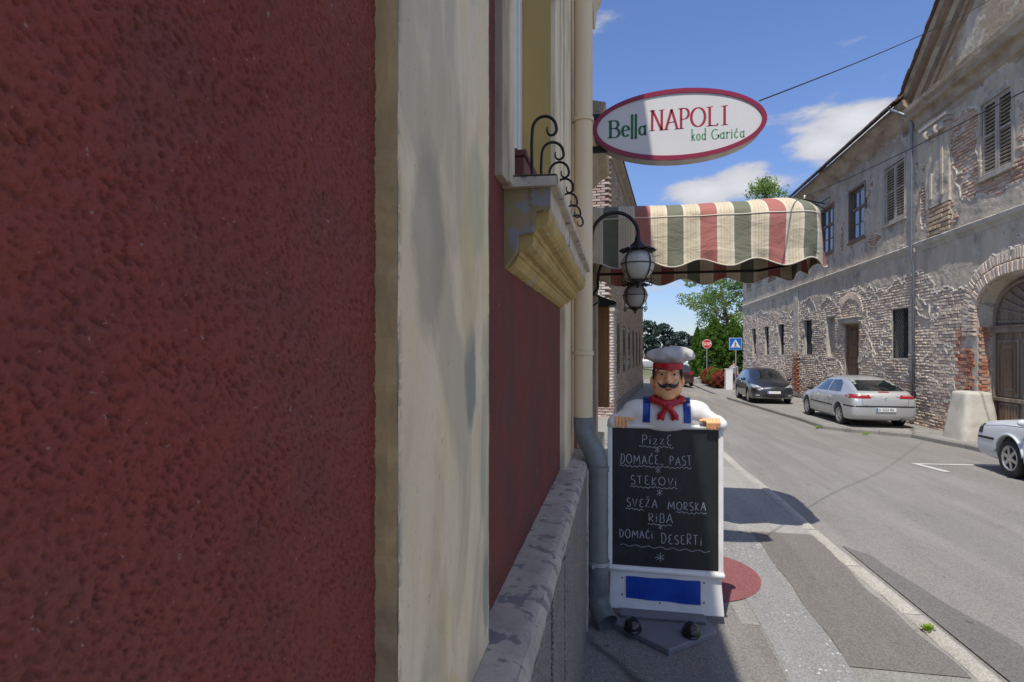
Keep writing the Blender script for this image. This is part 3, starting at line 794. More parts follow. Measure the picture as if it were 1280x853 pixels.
# eaves cornice
mb = MB(); mb.prism([(-.36, HT - .45), (-.30, HT - .45), (-.28, HT - .25), (-.22, HT - .12), (-.20, HT), (-.5, HT + .16), (-.9, HT + .22), (-.9, HT - .45)], -7.05, 7.25, 'y')
mb.build('cornice', 'cream', nb)
mb = MB()
for i in range(60):
    yy = -7 + i * .24; mb.tube([(-.34, yy, HT + .14), (-.75, yy, HT + .37)], .05, 6)
mb.build('eave_tiles', 'tile', nb, kind='stuff')
# pilasters
def pilaster(y0, y1, z0, xf=-.315):
    mb = MB(); mb.box(WX - .02, xf, y0, y1, z0, HT - .45)
    return mb
mb = MB()
def pilface(u, v_): return (-.315 + .0012 * fbm(u * 3, v_ * 20), .78 + .585 * u + (.003 * fbm(v_ * 40, 5.0) if u in (0, 1) else 0), 1.08 + (HT - .45 - 1.08) * v_)
mb.grid(12, 420, pilface)
pf = mb.build('pilaster', 'pil', nb, smooth=True, fix=False)
mb = MB()
def pret(u, v_): return (WX - .012 + (.035 + .0115) * u + (0.0 if u == 1 else .004 * fbm(v_ * 60, 2)), .78 + (.003 * fbm(v_ * 40, 5.0) if u == 1 else -.006 * abs(fbm(v_ * 90, 7))), 1.08 + (HT - .45 - 1.08) * v_)
mb.grid(3, 420, pret)
mb.build('pilaster_return', 'pilret', nb, fix=False)
mb = MB(); mb.box(WX - .01, -.317, .80, 1.3635, 1.075, HT - .45); mb.build('pilaster_core', 'pil', nb, fix=False)
mb = MB(); mb.box(WX - .01, -.317, 3.41, 4.05, 1.075, HT - .45); mb.build('pilaster', 'cream', nb, bevel=.006)
# lower flaked foot of the pilaster and plinth
mb = MB()
def ledge(u, v_):
    yy = -1.2 + 5.4 * u; x = -.35 + (.128 + .003 * fbm(yy * 7, 2, 2)) * v_
    return (x, yy, 1.08 + .0035 * fbm(yy * 5, x * 9) - .006 * v_ - (.008 if v_ == 1 else 0))
mb.grid(260, 8, ledge)
mb.build('ledge', 'ledge', nb, smooth=True, fix=False)
mb = MB()
def lfront(u, v_):
    yy = -1.2 + 5.4 * u; k = int(round(v_ * 3)); return ((-.222 + .003 * fbm(yy * 7, 2, 2), -.211, -.2055, -.207)[k] + .002 * fbm(yy * 11, v_ * 3 + 4), yy, (1.066, 1.052, 1.038, 1.014)[k] + .0015 * fbm(yy * 9, k))
mb.grid(260, 3, lfront); mb.build('ledge_nosing', 'ledge', nb, fix=False)
mb = MB(); mb.box(-.36, -.213, -1.2, 4.2, -.2, 1.02)
yy = -1.1
mb.build('plinth', 'plinth', nb, fix=False)
for (a, b) in ((-.4, .5), (.56, 1.7), (1.80, 2.15), (2.20, 3.62)):     # proud pebbledash panels, joints between them
    mb = MB(); mb.box(-.215, -.2035, a, b, -.12, 1.015); mb.build('plinth_panel', 'plinth', nb, bevel=.003)
mb = MB(); mb.box(-.215, -.196, 3.64, 3.70, -.1, 1.02); mb.box(-.215, -.196, 3.72, 4.2, -.1, 1.02); mb.build('plinth_panel', 'ledge', nb, bevel=.003)
# window surround
mb = MB(); mb.box(WX - .01, -.326, 1.59, 1.73, 2.30, 4.6); mb.build('window_surround', 'creamd', nb, bevel=.003)
mb = MB(); mb.box(WX - .01, -.318, 1.665, 1.735, 2.302, 4.58); mb.build('window_surround', 'cream', nb, bevel=.003)
mb = MB(); mb.box(WX - .01, -.326, 2.955, 3.16, 2.30, 4.6); mb.build('window_surround', 'cream', nb, bevel=.003)
mb = MB(); mb.box(WX - .01, -.342, 3.16, 3.24, 2.30, 4.6); mb.build('surround_groove', 'creamd', nb, bevel=.003)
mb = MB(); mb.box(WX - .01, -.324, 3.24, 3.36, 2.30, 4.6); mb.build('window_surround', 'cream', nb, bevel=.003)
mb = MB(); mb.box(-.60, -.3505, YO1 - .012, YO1, ZO0, ZO1); mb.box(-.60, -.3505, YO0, YO0 + .012, ZO0, ZO1); mb.box(-.60, -.3505, YO0, YO1, ZO1 - .012, ZO1)
mb.build('window_reveal', 'reveal', nb, fix=False)
wf = MB()
for (a, b) in ((YO0 + .012, YO0 + .08), (2.27, 2.39), (YO1 - .085, YO1 - .014)): wf.box(-.57, -.50, a, b, 2.33, 4.44)
wf.box(-.568, -.502, YO0 + .012, YO1 - .014, 2.33, 2.41); wf.box(-.568, -.502, YO0 + .012, YO1 - .014, 3.7, 3.78); wf.box(-.568, -.502, YO0 + .012, YO1 - .014, 4.36, 4.438)
wfo = wf.build('window', 'pvc', nb, bevel=.006)
sf = MB()
for (a, b) in ((YO0 + .085, 2.265), (2.395, YO1 - .09)):
    for (c_, d_) in ((a, a + .05), (b - .05, b)): sf.box(-.555, -.515, c_, d_, 2.415, 3.695)
    sf.box(-.553, -.517, a, b, 2.415, 2.465); sf.box(-.553, -.517, a, b, 3.645, 3.695)
sf.build('sash', 'pvc', wfo, bevel=.005)
gp = MB()
for (a, b) in ((YO0 + .10, 2.25), (2.41, YO1 - .10)): gp.box(-.540, -.532, a, b, 2.42, 4.36)
gp.build('pane', 'glass', wfo, fix=False)
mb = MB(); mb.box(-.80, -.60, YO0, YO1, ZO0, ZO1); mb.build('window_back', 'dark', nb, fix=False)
# sill: slab, flaked end block and a stack of running mouldings
sl_ = MB()
def slabf(u, v_):
    yy = 1.70 + 1.96 * u
    prof = [(-.36, 2.334), (-.19, 2.330), (-.1815, 2.326), (-.181, 2.300), (-.19, 2.297)]
    return (prof[int(round(v_ * 4))][0] + .0018 * fbm(yy * 12, v_ * 3), yy, prof[int(round(v_ * 4))][1] + .0022 * fbm(yy * 9, 5 + v_))
sl_.grid(60, 4, slabf)
slo = sl_.build('window_sill', 'sillslab', nb, fix=False)
mb = MB(); mb.prism([(-.362, 2.297), (-.184, 2.297), (-.184, 2.324), (-.362, 2.328)], 1.701, 3.659, 'y'); mb.build('sill_core', 'sillslab', slo)
def mould(name, prof, y0, y1, mat, seed):
    mb = MB(); n = 70; m = len(prof)
    for i in range(n + 1):
        yy = y0 + (y1 - y0) * i / n
        for k, (x, z) in enumerate(prof): mb.v.append((x + .0022 * fbm(yy * 7, k * 2 + seed, 3), yy, z + .0022 * fbm(yy * 7, k * 2 + seed, 9)))
    for i in range(n):
        for k in range(m - 1): mb.f.append((i * m + k, (i + 1) * m + k, (i + 1) * m + k + 1, i * m + k + 1)); mb.mi.append(0)
    mb.f.append(tuple(range(m))); mb.mi.append(0); mb.f.append(tuple(n * m + k for k in range(m - 1, -1, -1))); mb.mi.append(0)
    return mb.build(name, mat, slo, fix=True)
mould('sill_fascia', [(-.36, 2.298), (-.206, 2.298), (-.206, 2.236), (-.213, 2.230), (-.36, 2.230)], 1.735, 3.62, 'sillslab', 1)
mould('sill_moulding', [(-.36, 2.232), (-.212, 2.232), (-.212, 2.205), (-.218, 2.19), (-.232, 2.178), (-.252, 2.172), (-.258, 2.160), (-.36, 2.160)], 1.745, 3.60, 'ochre', 2)
mould('sill_moulding', [(-.36, 2.162), (-.262, 2.162), (-.262, 2.140), (-.268, 2.126), (-.285, 2.114), (-.302, 2.110), (-.308, 2.098), (-.36, 2.098)], 1.75, 3.57, 'ochre', 5)
mould('sill_moulding', [(-.36, 2.100), (-.312, 2.100), (-.314, 2.084), (-.326, 2.066), (-.345, 2.054), (-.36, 2.052)], 1.755, 3.54, 'ochre', 8)
mb = MB(); mb.prism([(-.355, 2.297), (-.206, 2.297), (-.206, 2.235), (-.25, 2.225), (-.262, 2.165), (-.305, 2.155), (-.312, 2.10), (-.348, 2.055), (-.355, 2.055)], 1.722, 1.745, 'y')
mb.build('sill_end', 'ochpanel', slo)
# scrolled irons along the sill: each stands on the slab and curls outward over it
rl = MB(); rl.bar((-.296, 1.90, 2.352), (-.296, 3.50, 2.352), .010, .006)
rlo = rl.build('sill_railing', 'iron', nb)
for k in range(7):
    y0 = 1.975 + .2475 * k; s = 1.0
    pts = [(-.298, 2.332), (-.300, 2.42), (-.302, 2.52), (-.300, 2.560)]
    pts += [(-.257 + .042 * math.cos(rad(180 - q)), 2.573 + .045 * math.sin(rad(180 - q))) for q in range(8, 172, 14)]
    pts += [(-.214, 2.568), (-.217, 2.558), (-.224, 2.551), (-.233, 2.549), (-.242, 2.553), (-.247, 2.562), (-.248, 2.572), (-.246, 2.580)]
    mb = MB(); tw = .12 * math.sin(k * 1.7)
    mb.tube([(x, y0 + (x + .3) * tw, z) for x, z in pts], [.0056] * (len(pts) - 6) + [.005, .0045, .004, .0036, .0032, .0026], 7)
    mb.build('scroll', 'iron', rlo, smooth=True)
# planter in the window
pl = empty('window_planter', (-.40, 2.5, 2.334), label='red brown planter box standing on the sill behind the iron scrolls', cat='planter')
mb = MB(); a = (-.475, -.335)
mb.box(a[0], a[1], 2.02, 2.90, 2.338, 2.50); mb.build('box', 'terracotta', pl, bevel=.006)
mb = MB(); mb.box(a[0] - .008, a[1] + .008, 2.012, 2.908, 2.50, 2.522); mb.build('rim', 'terracotta', pl, bevel=.004)
mb = MB(); mb.box(a[0] + .01, a[1] - .03, 2.04, 2.2, 2.522, 2.538); mb.build('tray', 'bluecloth', pl, bevel=.004)
# downpipe: cream above, grey swan-neck below
dp = empty('downpipe', (-.14, 3.80, 0), label='round downpipe, cream above and grey at the swan neck, at the red house corner', cat='downpipe')
PY = 3.86
mb = MB(); mb.tube([(-.238, PY, 1.33), (-.238, PY, 3.0), (-.238, PY, HT - .2)], .0625, 28); mb.build('upper_pipe', 'pipec', dp, smooth=True, autos=40)
mb = MB()
pth = [(-.238, PY, 1.35), (-.238, PY, 1.29), (-.232, PY - .002, 1.245), (-.212, PY - .01, 1.20), (-.182, PY - .03, 1.155), (-.158, PY - .045, 1.11), (-.142, PY - .055, 1.06), (-.137, PY - .06, 1.0)]
mb.tube(pth, [.066, .066, .067, .069, .070, .070, .069, .068], 28); mb.build('swan_neck', 'pipeg', dp, smooth=True)
mb = MB(); mb.tube([(-.137, PY - .06, 1.03), (-.137, PY - .06, .6), (-.137, PY - .06, .20)], .066, 28)
mb.tube([(-.137, PY - .06, 1.035), (-.137, PY - .06, 1.0)], .071, 28); mb.tube([(-.137, PY - .06, .62), (-.137, PY - .06, .585)], .0685, 28)
mb.build('lower_pipe', 'pipeg', dp, smooth=True, autos=40)
mb = MB(); mb.tube([(-.137, PY - .06, .215), (-.137, PY - .06, .17), (-.13, PY - .075, .125), (-.105, PY - .12, .085), (-.07, PY - .175, .055)], [.069, .069, .07, .07, .068], 24, caps=False)
mb.build('outlet_shoe', 'pipeg', dp, smooth=True)
for zz, xx, yy, rr_ in ((.40, -.137, PY - .06, .071), (3.35, -.238, PY, .067), (1.78, -.238, PY, .0665)):
    mb = MB(); mb.lathe([(rr_, -.014), (rr_ + .004, -.012), (rr_ + .004, .012), (rr_, .014)], (xx, yy, zz), 28); mb.box(xx - .035, xx - .02, yy - rr_ - .03, yy - rr_ + .002, zz - .012, zz + .012) if zz < .5 else None
    mb.box(xx - rr_ - .05, xx - rr_ + .005, yy - .008, yy + .008, zz - .008, zz + .008)
    mb.build('pipe_clamp', 'galv' if zz < .5 else 'pipec', dp)
# doorway surround past the pipe
mb = MB(); mb.box(WX - .01, -.215, 5.62, 5.95, .17, 3.1); mb.build('door_pilaster', 'creamd', nb, bevel=.01)
mb = MB(); mb.box(WX - .01, -.15, 5.5, 6.0, .17, .95); mb.build('door_pilaster_base', 'cream', nb, bevel=.01)
mb = MB(); mb.box(WX - .01, -.11, 4.6, 6.05, -.1, .17); mb.build('doorstep', 'redp', nb, bevel=.008)
mb = MB(); mb.prism([(-.36, 3.45), (-.20, 3.62), (-.12, 3.66), (-.10, 3.74), (-.36, 3.80)], 4.5, 6.2, 'y'); mb.build('door_hood', 'creamd', nb, bevel=.006)
mb = MB(); mb.box(WX - .005, WX + .006, 4.75, 5.5, .17, 2.45); mb.build('door', 'wood', nb, bevel=.004)
# small timber menu case with its own dark roof
mc = empty('menu_case', (-.3, 6.7, 1.3), label='narrow honey wood menu case with small dark roof on the house wall behind the lanterns', cat='menu case')
mb = MB(); mb.box(-.36, -.11, 6.55, 6.72, 1.15, 2.30); mb.build('case', 'woodh', mc, bevel=.01)
mb = MB(); mb.box(-.325, -.145, 6.540, 6.549, 1.24, 2.22); mb.build('panel', 'woodh', mc, bevel=.004)
mb = MB(); mb.prism([(-.36, 2.303), (-.04, 2.303), (-.03, 2.34), (-.36, 2.47)], 6.46, 6.80, 'y'); mb.build('roof', 'plast', mc, bevel=.008)

# ------------------------------------------------------------------ OVAL HANGING SIGN
sg = empty('oval_sign', (.395, 4.05, 3.35), label='white oval sign with maroon rim hanging out from the red house over the pavement', cat='sign')
SXc, SZc, SA, SB, SY = .393, 3.352, .574, .240, 4.05
def ell(a, b, n=96): return [(SXc + a * math.cos(2 * PI * i / n), SZc + b * math.sin(2 * PI * i / n)) for i in range(n)]
mb = MB()
def ringstrip(mb, p, q, y0, y1):
    n = len(p); mb.add([(x, y0, z) for x, z in p] + [(x, y1, z) for x, z in q], [(i, (i + 1) % n, (i + 1) % n + n, i + n) for i in range(n)])
ringstrip(mb, ell(SA, SB), ell(SA, SB), SY + .004, SY + .135); mb.add([(x, SY + .135, z) for x, z in ell(SA, SB)], [tuple(range(96))])
mb.build('casing', 'signs', sg, smooth=True, autos=40)
mb = MB(); mb.add([(x, SY + .002, z) for x, z in ell(SA - .02, SB - .02)], [tuple(range(96))]); mb.build('face', 'signw', sg, fix=False)
mb = MB(); ringstrip(mb, ell(SA + .004, SB + .004), ell(SA + .004, SB + .004), SY + .012, SY - .006); ringstrip(mb, ell(SA + .004, SB + .004), ell(SA - .028, SB - .027), SY - .006, SY - .006); ringstrip(mb, ell(SA - .028, SB - .027), ell(SA - .028, SB - .027), SY - .006, SY + .0025)
mb.build('rim', 'signr', sg, smooth=True, autos=40)
mp = lambda a, b: (a, SY + .0008, b)
mb = MB(); write(mb, 'Be', -.070, SZc - .062, .118, .006, .020, mp, width=.145, sp=.08, serif=.17)
write(mb, 'll', .080, SZc - .070, .140, .010, .018, mp, width=.042, sp=.10, serif=.07); write(mb, 'a', .132, SZc - .058, .105, .006, .017, mp, width=.055, serif=.08)
mb.build('lettering', 'tgreen', sg, fix=False, label='green serif lettering')
mb = MB(); write(mb, 'NAP', .212, SZc - .032, .138, .0042, .017, mp, width=.262, sp=.10, serif=.17); write(mb, 'O', .478, SZc - .024, .128, .0045, .0175, mp, width=.105); write(mb, 'LI', .592, SZc - .026, .128, .0042, .017, mp, width=.125, sp=.16, serif=.17)
mb.build('lettering', 'tred', sg, fix=False, label='crimson serif capitals')
mb = MB(); write(mb, 'kod', .485, SZc - .118, .066, .0035, .0085, mp, width=.098, sp=.12, serif=.09)
mb.build('lettering', 'tgreenl', sg, fix=False, label='small light green first word')
mb = MB(); write(mb, 'Gari\u0107a', .615, SZc - .118, .066, .0035, .0085, mp, width=.215, sp=.12, serif=.09)
mb.build('lettering', 'tgreenl', sg, fix=False, label='small light green lettering')
mb = MB(); mb.box(-.36, .10, SY + .05, SY + .09, SZc + .095, SZc + .135); mb.box(-.36, .12, SY + .05, SY + .09, SZc - .135, SZc - .095); mb.box(-.352, -.34, SY, SY + .14, SZc - .2, SZc + .2)
mb.build('bracket', 'iron', sg, bevel=.003)

# ------------------------------------------------------------------ AWNING over the door
aw = empty('awning', (-.35, 5.65, 2.6), label='striped green red and cream fabric awning with scalloped valance over the doorway', cat='awning')
Y0, Y1, XA, XB = 5.0, 6.35, -.345, 1.72
def plan(n_front=44):
    """outline in plan from the wall along the near side, round the end, back along the far side"""
    pts = [(XA + (1.44 - XA) * i / n_front, Y0) for i in range(n_front + 1)]
    pts += [(1.44 + .28 * math.sin(rad(a)), Y0 + .42 - .42 * math.cos(rad(a))) for a in range(12, 91, 13)]
    pts += [(1.72, Y0 + .42 + (Y1 - Y0 - .84) * i / 5) for i in range(1, 5)]
    pts += [(1.44 + .28 * math.sin(rad(a)), Y1 - .42 - .42 * math.cos(rad(a))) for a in range(90, 181, 13)]
    pts += [(1.44 - (1.44 - XA) * i / n_front, Y1) for i in range(n_front + 1)]
    return pts
PLN = plan(); acc = [XA]
for a, b in zip(PLN, PLN[1:]): acc.append(acc[-1] + math.hypot(b[0] - a[0], b[1] - a[1]))
CY = (Y0 + Y1) / 2
def awn_pt(i, k, K=14):
    x, y = PLN[i]; s = acc[i]
    if k <= 4:      # hanging side cloth
        z = 2.615 + (2.935 - 2.615) * k / 4
        sag = .012 * math.sin(s * 7.3 + 1) * (1 - k / 4) + .008 * math.sin(s * 17)
        # creases pulling diagonally
        sag += .010 * math.sin((s * 5 + z * 9))
        dx = x - min(x, 1.28); dy = y - CY; l = math.hypot(dx, dy) or 1
        z2 = z + (.012 * math.sin(s * 17.5 + .4) if k == 0 else 0)
        return (x + dx / l * sag, y + dy / l * sag, z2)
    t_ = (k - 4) / (K - 4); ax = min(x, 1.12)
    f = math.cos(t_ * PI / 2) ** (.9 if x < 1.12 else .75)
    zz = 2.935 + .215 * math.sin(t_ * PI / 2) + .006 * math.sin(s * 9) * (1 - t_) - .012 * math.sin(min(1, max(0, (x + .3) / 1.6)) * PI) * math.sin(t_ * PI)
    return (ax + (x - ax) * f, CY + (y - CY) * f, zz)
K = 14; mb = MB(); uvs = []
for i in range(len(PLN)):
    for k in range(K + 1): mb.v.append(awn_pt(i, k)); uvs.append((acc[i], k * .06))
for i in range(len(PLN) - 1):
    for k in range(K):
        a = i * (K + 1) + k; b = a + K + 1; mb.f.append((a, b, b + 1, a + 1)); mb.mi.append(0)
def set_uv(me, uvs):
    ul = me.uv_layers.new(name='UVMap')
    for lp in me.loops: ul.data[lp.index].uv = uvs[lp.vertex_index]
o = mb.build('canopy', 'awning', aw, smooth=True, fix=False); set_uv(o.data, uvs)
# valance hanging below, waved hem
mb = MB(); uvs = []; M2 = 4
def hem(s): return 2.535 - .032 * math.cos(2 * PI * s / .45) 
dn = []
for i in range(len(PLN) - 1):
    for q in range(3):
        t_ = q / 3; dn.append((PLN[i][0] + (PLN[i + 1][0] - PLN[i][0]) * t_, PLN[i][1] + (PLN[i + 1][1] - PLN[i][1]) * t_, acc[i] + (acc[i + 1] - acc[i]) * t_))
dn.append((*PLN[-1], acc[-1]))
hemp = []
for (x, y, s) in dn:
    for k in range(M2 + 1):
        t_ = k / M2; zz = 2.64 + (hem(s) - 2.64) * t_
        wv = .016 * math.sin(2 * PI * s / .45 + .8) * t_ + .006 * math.sin(s * 31) * t_
        dx = x - min(x, 1.28); dy = y - CY; l = math.hypot(dx, dy) or 1
        sg0 = .012 * math.sin(s * 7.3 + 1) + .008 * math.sin(s * 17) + .010 * math.sin(s * 5 + 23.5) + .003
        p = (x + dx / l * (sg0 + wv), y + dy / l * (sg0 + wv), zz); mb.v.append(p); uvs.append((s, t_))
    hemp.append(p)
for i in range(len(dn) - 1):
    for k in range(M2):
        a = i * (M2 + 1) + k; b = a + M2 + 1; mb.f.append((a, b, b + 1, a + 1)); mb.mi.append(0)
o = mb.build('valance', 'awning', aw, smooth=True, fix=False); set_uv(o.data, uvs)
mb = MB(); mb.tube(hemp, .006, 5); mb.build('hem_piping', 'piping', aw, smooth=True)
mb = MB(); mb.tube([(p[0], p[1], p[2]) for p in [awn_pt(i, 4) for i in range(len(PLN))]], .0055, 5); mb.build('seam_piping', 'piping', aw, smooth=True)
mb = MB()
for yy in (Y0 + .08, Y1 - .08): mb.bar((-.34, yy, 2.625), (1.42, yy, 2.625), .025, .025)
mb.bar((1.42, Y0 + .08, 2.625), (1.62, Y0 + .44, 2.625), .025, .025); mb.bar((1.62, Y0 + .44, 2.625), (1.62, Y1 - .44, 2.625), .025, .025); mb.bar((1.62, Y1 - .44, 2.625), (1.42, Y1 - .08, 2.625), .025, .025)
for xx in (-.3, .5, 1.3): mb.tube([(xx, CY + (Y0 + .10 - CY) * math.cos(rad(a)), 2.86 + .19 * math.sin(rad(a))) for a in range(0, 181, 20)], .011, 6)

mb.build('frame', 'ironb', aw)

# ------------------------------------------------------------------ LANTERNS either side of the door
def lantern(y, label, cx=.132, dz=0.0):
    ln = empty('wall_lantern', (cx, y, 2.41), label=label, cat='lantern', group='globe lanterns beside the doorway')
    mb = MB(); n = 26
    pts = [(-.345, 2.36), (-.30, 2.385), (-.245, 2.42), (-.205, 2.48)]
    pts += [(-.03 + .170 * math.cos(rad(180 - a)), 2.60 + .185 * math.sin(rad(180 - a))) for a in range(8, 176, 10)] + [(cx + .004, 2.60), (cx, 2.57)]
    mb.tube([(a, y, b) for a, b in pts], .0135, 10); mb.box(-.352, -.338, y - .03, y + .03, 2.28, 2.47)
    mb.tube([(-.34, y, 2.30), (-.25, y, 2.31), (-.19, y, 2.35), (-.19, y, 2.40), (-.225, y, 2.41)], .008, 7)
    mb.build('arm', 'ironb', ln, smooth=True, autos=50)
    mb = MB(); mb.lathe([(.0, 2.615), (.012, 2.612), (.020, 2.59), (.026, 2.565), (.05, 2.545), (.06, 2.527), (.085, 2.520), (.105, 2.513), (.108, 2.507), (.06, 2.507), (.0, 2.507)], (cx, y, 0), 28)
    for k in range(12):     # scalloped leaves of the cap
        a = 2 * PI * k / 12; ca, sa = math.cos(a), math.sin(a)
        mb.tube([(cx + .08 * ca, y + .08 * sa, 2.515), (cx + .122 * ca, y + .122 * sa, 2.500), (cx + .135 * ca, y + .135 * sa, 2.506)], [.012, .011, .003], 6)
    mb.build('cap', 'ironb', ln, smooth=True, autos=50)
    mb = MB(); mb.ball((cx, y, 2.400), (.117, .117, .115), 32, 20); mb.build('globe', 'globe', ln, smooth=True)
    mb = MB()
    ring = [(cx + .120 * math.cos(2 * PI * k / 32), y + .120 * math.sin(2 * PI * k / 32), 2.405) for k in range(32)]; mb.tube(ring, .004, 6, closed=True)
    for k in range(4):
        a = rad(45 + 90 * k); ca, sa = math.cos(a), math.sin(a)
        prof = [(.09, 2.505), (.102, 2.48), (.121, 2.43), (.122, 2.39), (.106, 2.335), (.075, 2.295), (.048, 2.278)]
        mb.tube([(cx + p * ca, y + p * sa, z) for p, z in prof], .0048, 6)
        sc_ = [(.045, 2.276), (.09, 2.280), (.13, 2.290)] + [(.133 + .022 * math.sin(rad(q)) * (1 - q / 600), 2.270 + .022 * math.cos(rad(q)) * (1 - q / 600)) for q in range(20, 400, 28)]
        mb.tube([(cx + p * ca, y + p * sa, z) for p, z in sc_], .0036, 6)
        sc2 = [(.150, 2.30), (.142, 2.33), (.125, 2.35), (.105, 2.36)]
        mb.tube([(cx + p * ca, y + p * sa, z) for p, z in sc2], .0028, 5)
    mb.lathe([(.0, 2.29), (.05, 2.288), (.052, 2.276), (.03, 2.262), (.0, 2.24)], (cx, y, 0), 20)
    mb.ball((cx, y, 2.24), .011, 10, 8)
    mb.build('cage', 'ironb', ln, smooth=True, autos=60)
    ln.location.z += dz
lantern(4.23, 'nearer opal globe lantern on curved black arm in front of the awning', .132, .022)
lantern(5.62, 'farther opal globe lantern hanging just beyond and below the nearer one', .152, -.075)

# ------------------------------------------------------------------ CHEF MENU BOARD
cb = empty('chef_menu_board', (.30, 3.88, 0), label='blackboard menu stand held up by a smiling moustached chef figure in white hat', cat='menu board')
BY = 3.88                                            # front plane of the blackboard
def remesh(o, vox, smooth=6, fac=.6):
    m = o.modifiers.new('remesh', 'REMESH'); m.mode = 'VOXEL'; m.voxel_size = vox; m.use_smooth_shade = True
    if smooth:
        m2 = o.modifiers.new('smooth', 'SMOOTH'); m2.iterations = smooth; m2.factor = fac
    return o
def capsule(mb, p, q, r0, r1=None, n=12, m=6):
    p = Vector(p); q = Vector(q); r1 = r0 if r1 is None else r1; d = (q - p).normalized()
    pts = []; rs = []
    for i in range(m + 1):
        a = PI / 2 * i / m; pts.append(p - d * r0 * math.cos(a)); rs.append(max(r0 * math.sin(a), r0 * .03))
    for i in range(m + 1):
        a = PI / 2 * i / m; pts.append(q + d * r1 * math.sin(a)); rs.append(max(r1 * math.cos(a), r1 * .03))
    mb.tube(pts, rs, n)
# base plate, pointed towards the viewer
mb = MB(); mb.prism([(.0, 3.90), (-.045, 3.73), (.285, 3.445), (.60, 3.73), (.56, 3.95)], .004, .045, 'z'); mb.build('base', 'baseg', cb, bevel=.008, bseg=3)
mb = MB(); mb.prism([(.0, 3.92), (.0, 3.80), (.55, 3.80), (.55, 3.95)], .045, .075, 'z'); mb.build('base_block', 'baseg', cb, bevel=.01)
# lower white panel with its blue field
mb = MB()
mb.prism([(-.060, .335), (-.068, .065), (.672, .065), (.650, .335)], BY + .004, BY + .05, 'y'); mb.build('lower_panel', 'whitem', cb, bevel=.006)
mb = MB(); mb.grid(14, 3, lambda u, v_: (.045 + .478 * u, BY - .0015 - .0015 * math.sin(u * 9), .145 + .002 * math.sin(u * 14) + (.290 - .145) * v_ - .012 * u * (1 - v_)))
mb.build('blue_panel', 'blueb', cb, smooth=True)
mb = MB()
for (x, z) in ((.02, .275), (.02, .165), (.265, .125), (.545, .28), (.545, .15)): mb.ball((x, BY + .002, z), .0055, 8, 6)
mb.build('screw', 'plast', cb, smooth=True, kind='stuff')
# rails and frame
mb = MB(); capsule(mb, (-.060, BY - .006, .345), (.655, BY - .006, .338), .020, None, 16); mb.box(-.07, .668, BY - .004, BY + .05, .318, .362); o = mb.build('lower_rail', 'whitem', cb, smooth=True, autos=40)
for fx in ((-.076, -.046), (.633, .664)):
    mb = MB(); mb.box(fx[0], fx[1], BY - .008, BY + .05, .35, 1.30); mb.build('frame_side', 'whitem', cb, bevel=.004)
mb = MB(); mb.box(-.050, .637, BY, BY + .02, .352, 1.30); mb.build('blackboard', 'board', cb, fix=False)
mb = MB(); mb.box(-.066, .655, BY + .024, BY + .045, .36, 1.29); mb.build('board_back', 'whitem', cb, fix=False)
# chalk writing
def ux(u): return -.074 + (u - 760) / 145 * .742
mp = lambda a, b: (a, BY - .0012, b)
random.seed(11)
mb = MB()
def chalkline(txt, u0, u1, zc, h, under=()):
    x0, x1 = ux(u0), ux(u1)
    write(mb, txt, x0, zc - h / 2, h, .0038, .0050, mp, width=x1 - x0, sp=.22, jit=.05)
    for (a, b) in under:
        a = ux(a); b = ux(b); n = max(8, int((b - a) / .006)); zz = zc - h / 2 - .018
        ribbon(mb, [(a + (b - a) * i / n, zz + .0045 * math.sin(i * 1.25) + .003 * math.sin(i * .3)) for i in range(n + 1)], .0034, .0042, mp)
def chalk(name_u, *a, **k): chalkline(*a, **k)
LINES = [('PizzE', 803, 841, 1.207, .060, ((800, 843),)), ('DOMA\u0106E_ PAST', 776, 866, 1.074, .058, ((775, 866),)), ('STEKOVi', 789, 847, .935, .055, ((789, 848),)),
         ('SVE\u017dA', 784, 823, .785, .054, ((783, 806),)), ('MORSKA', 836, 883, .778, .054, ((846, 884),)), ('RiBA', 812, 842, .690, .055, ((811, 841),)), ('DOMA\u0106i', 775, 817, .575, .052, ()), ('DESERTi', 828, 878, .557, .062, ())]
for li in LINES: chalkline(*li)
for (u, z, s) in ((823, 1.140, .04), (824, 1.005, .038), (826, .858, .045), (827, .630, .034), (827, .430, .06)): write(mb, '*', ux(u) - s / 2, z - s / 2, s, .003, .0038, mp, width=s)
n = 60; ribbon(mb, [(ux(776) + (ux(888) - ux(776)) * i / n, .498 + .006 * math.sin(i * .75) - .012 * i / n) for i in range(n + 1)], .003, .004, mp)
n = 8; ribbon(mb, [(ux(820) + .06 * i / n, .425 + .004 * math.sin(i)) for i in range(n + 1)], .003, .004, mp)
mb.build('chalk_writing', 'chalk', cb, fix=False)
# jacket: shoulders and arms as one sculpted bust
mb = MB()
mb.ball((.305, BY + .03, 1.37), (.235, .075, .115), 36, 20)
mb.ball((.305, BY + .03, 1.335), (.30, .06, .07), 36, 16)
for sgn in (-1, 1):
    cx = .305 + sgn * .20
    mb.ball((cx - sgn * .03, BY + .03, 1.395), (.115, .066, .078), 24, 16)
    capsule(mb, (cx - sgn * .01, BY + .026, 1.405), (.305 + sgn * .318, BY + .010, 1.330), .058, .042, 18)
    capsule(mb, (.305 + sgn * .325, BY + .010, 1.335), (.305 + sgn * .345, BY - .004, 1.318), .043, .040, 16)
mb.box(-.055, .660, BY + .0, BY + .06, 1.285, 1.33)
bust = mb.build('jacket', 'whitem', cb, smooth=True, fix=False); remesh(bust, .006, 8)
mb = MB(); capsule(mb, (-.065, BY - .004, 1.297), (.668, BY - .004, 1.297), .0165, None, 16); mb.build('top_rail', 'whitem', cb, smooth=True)
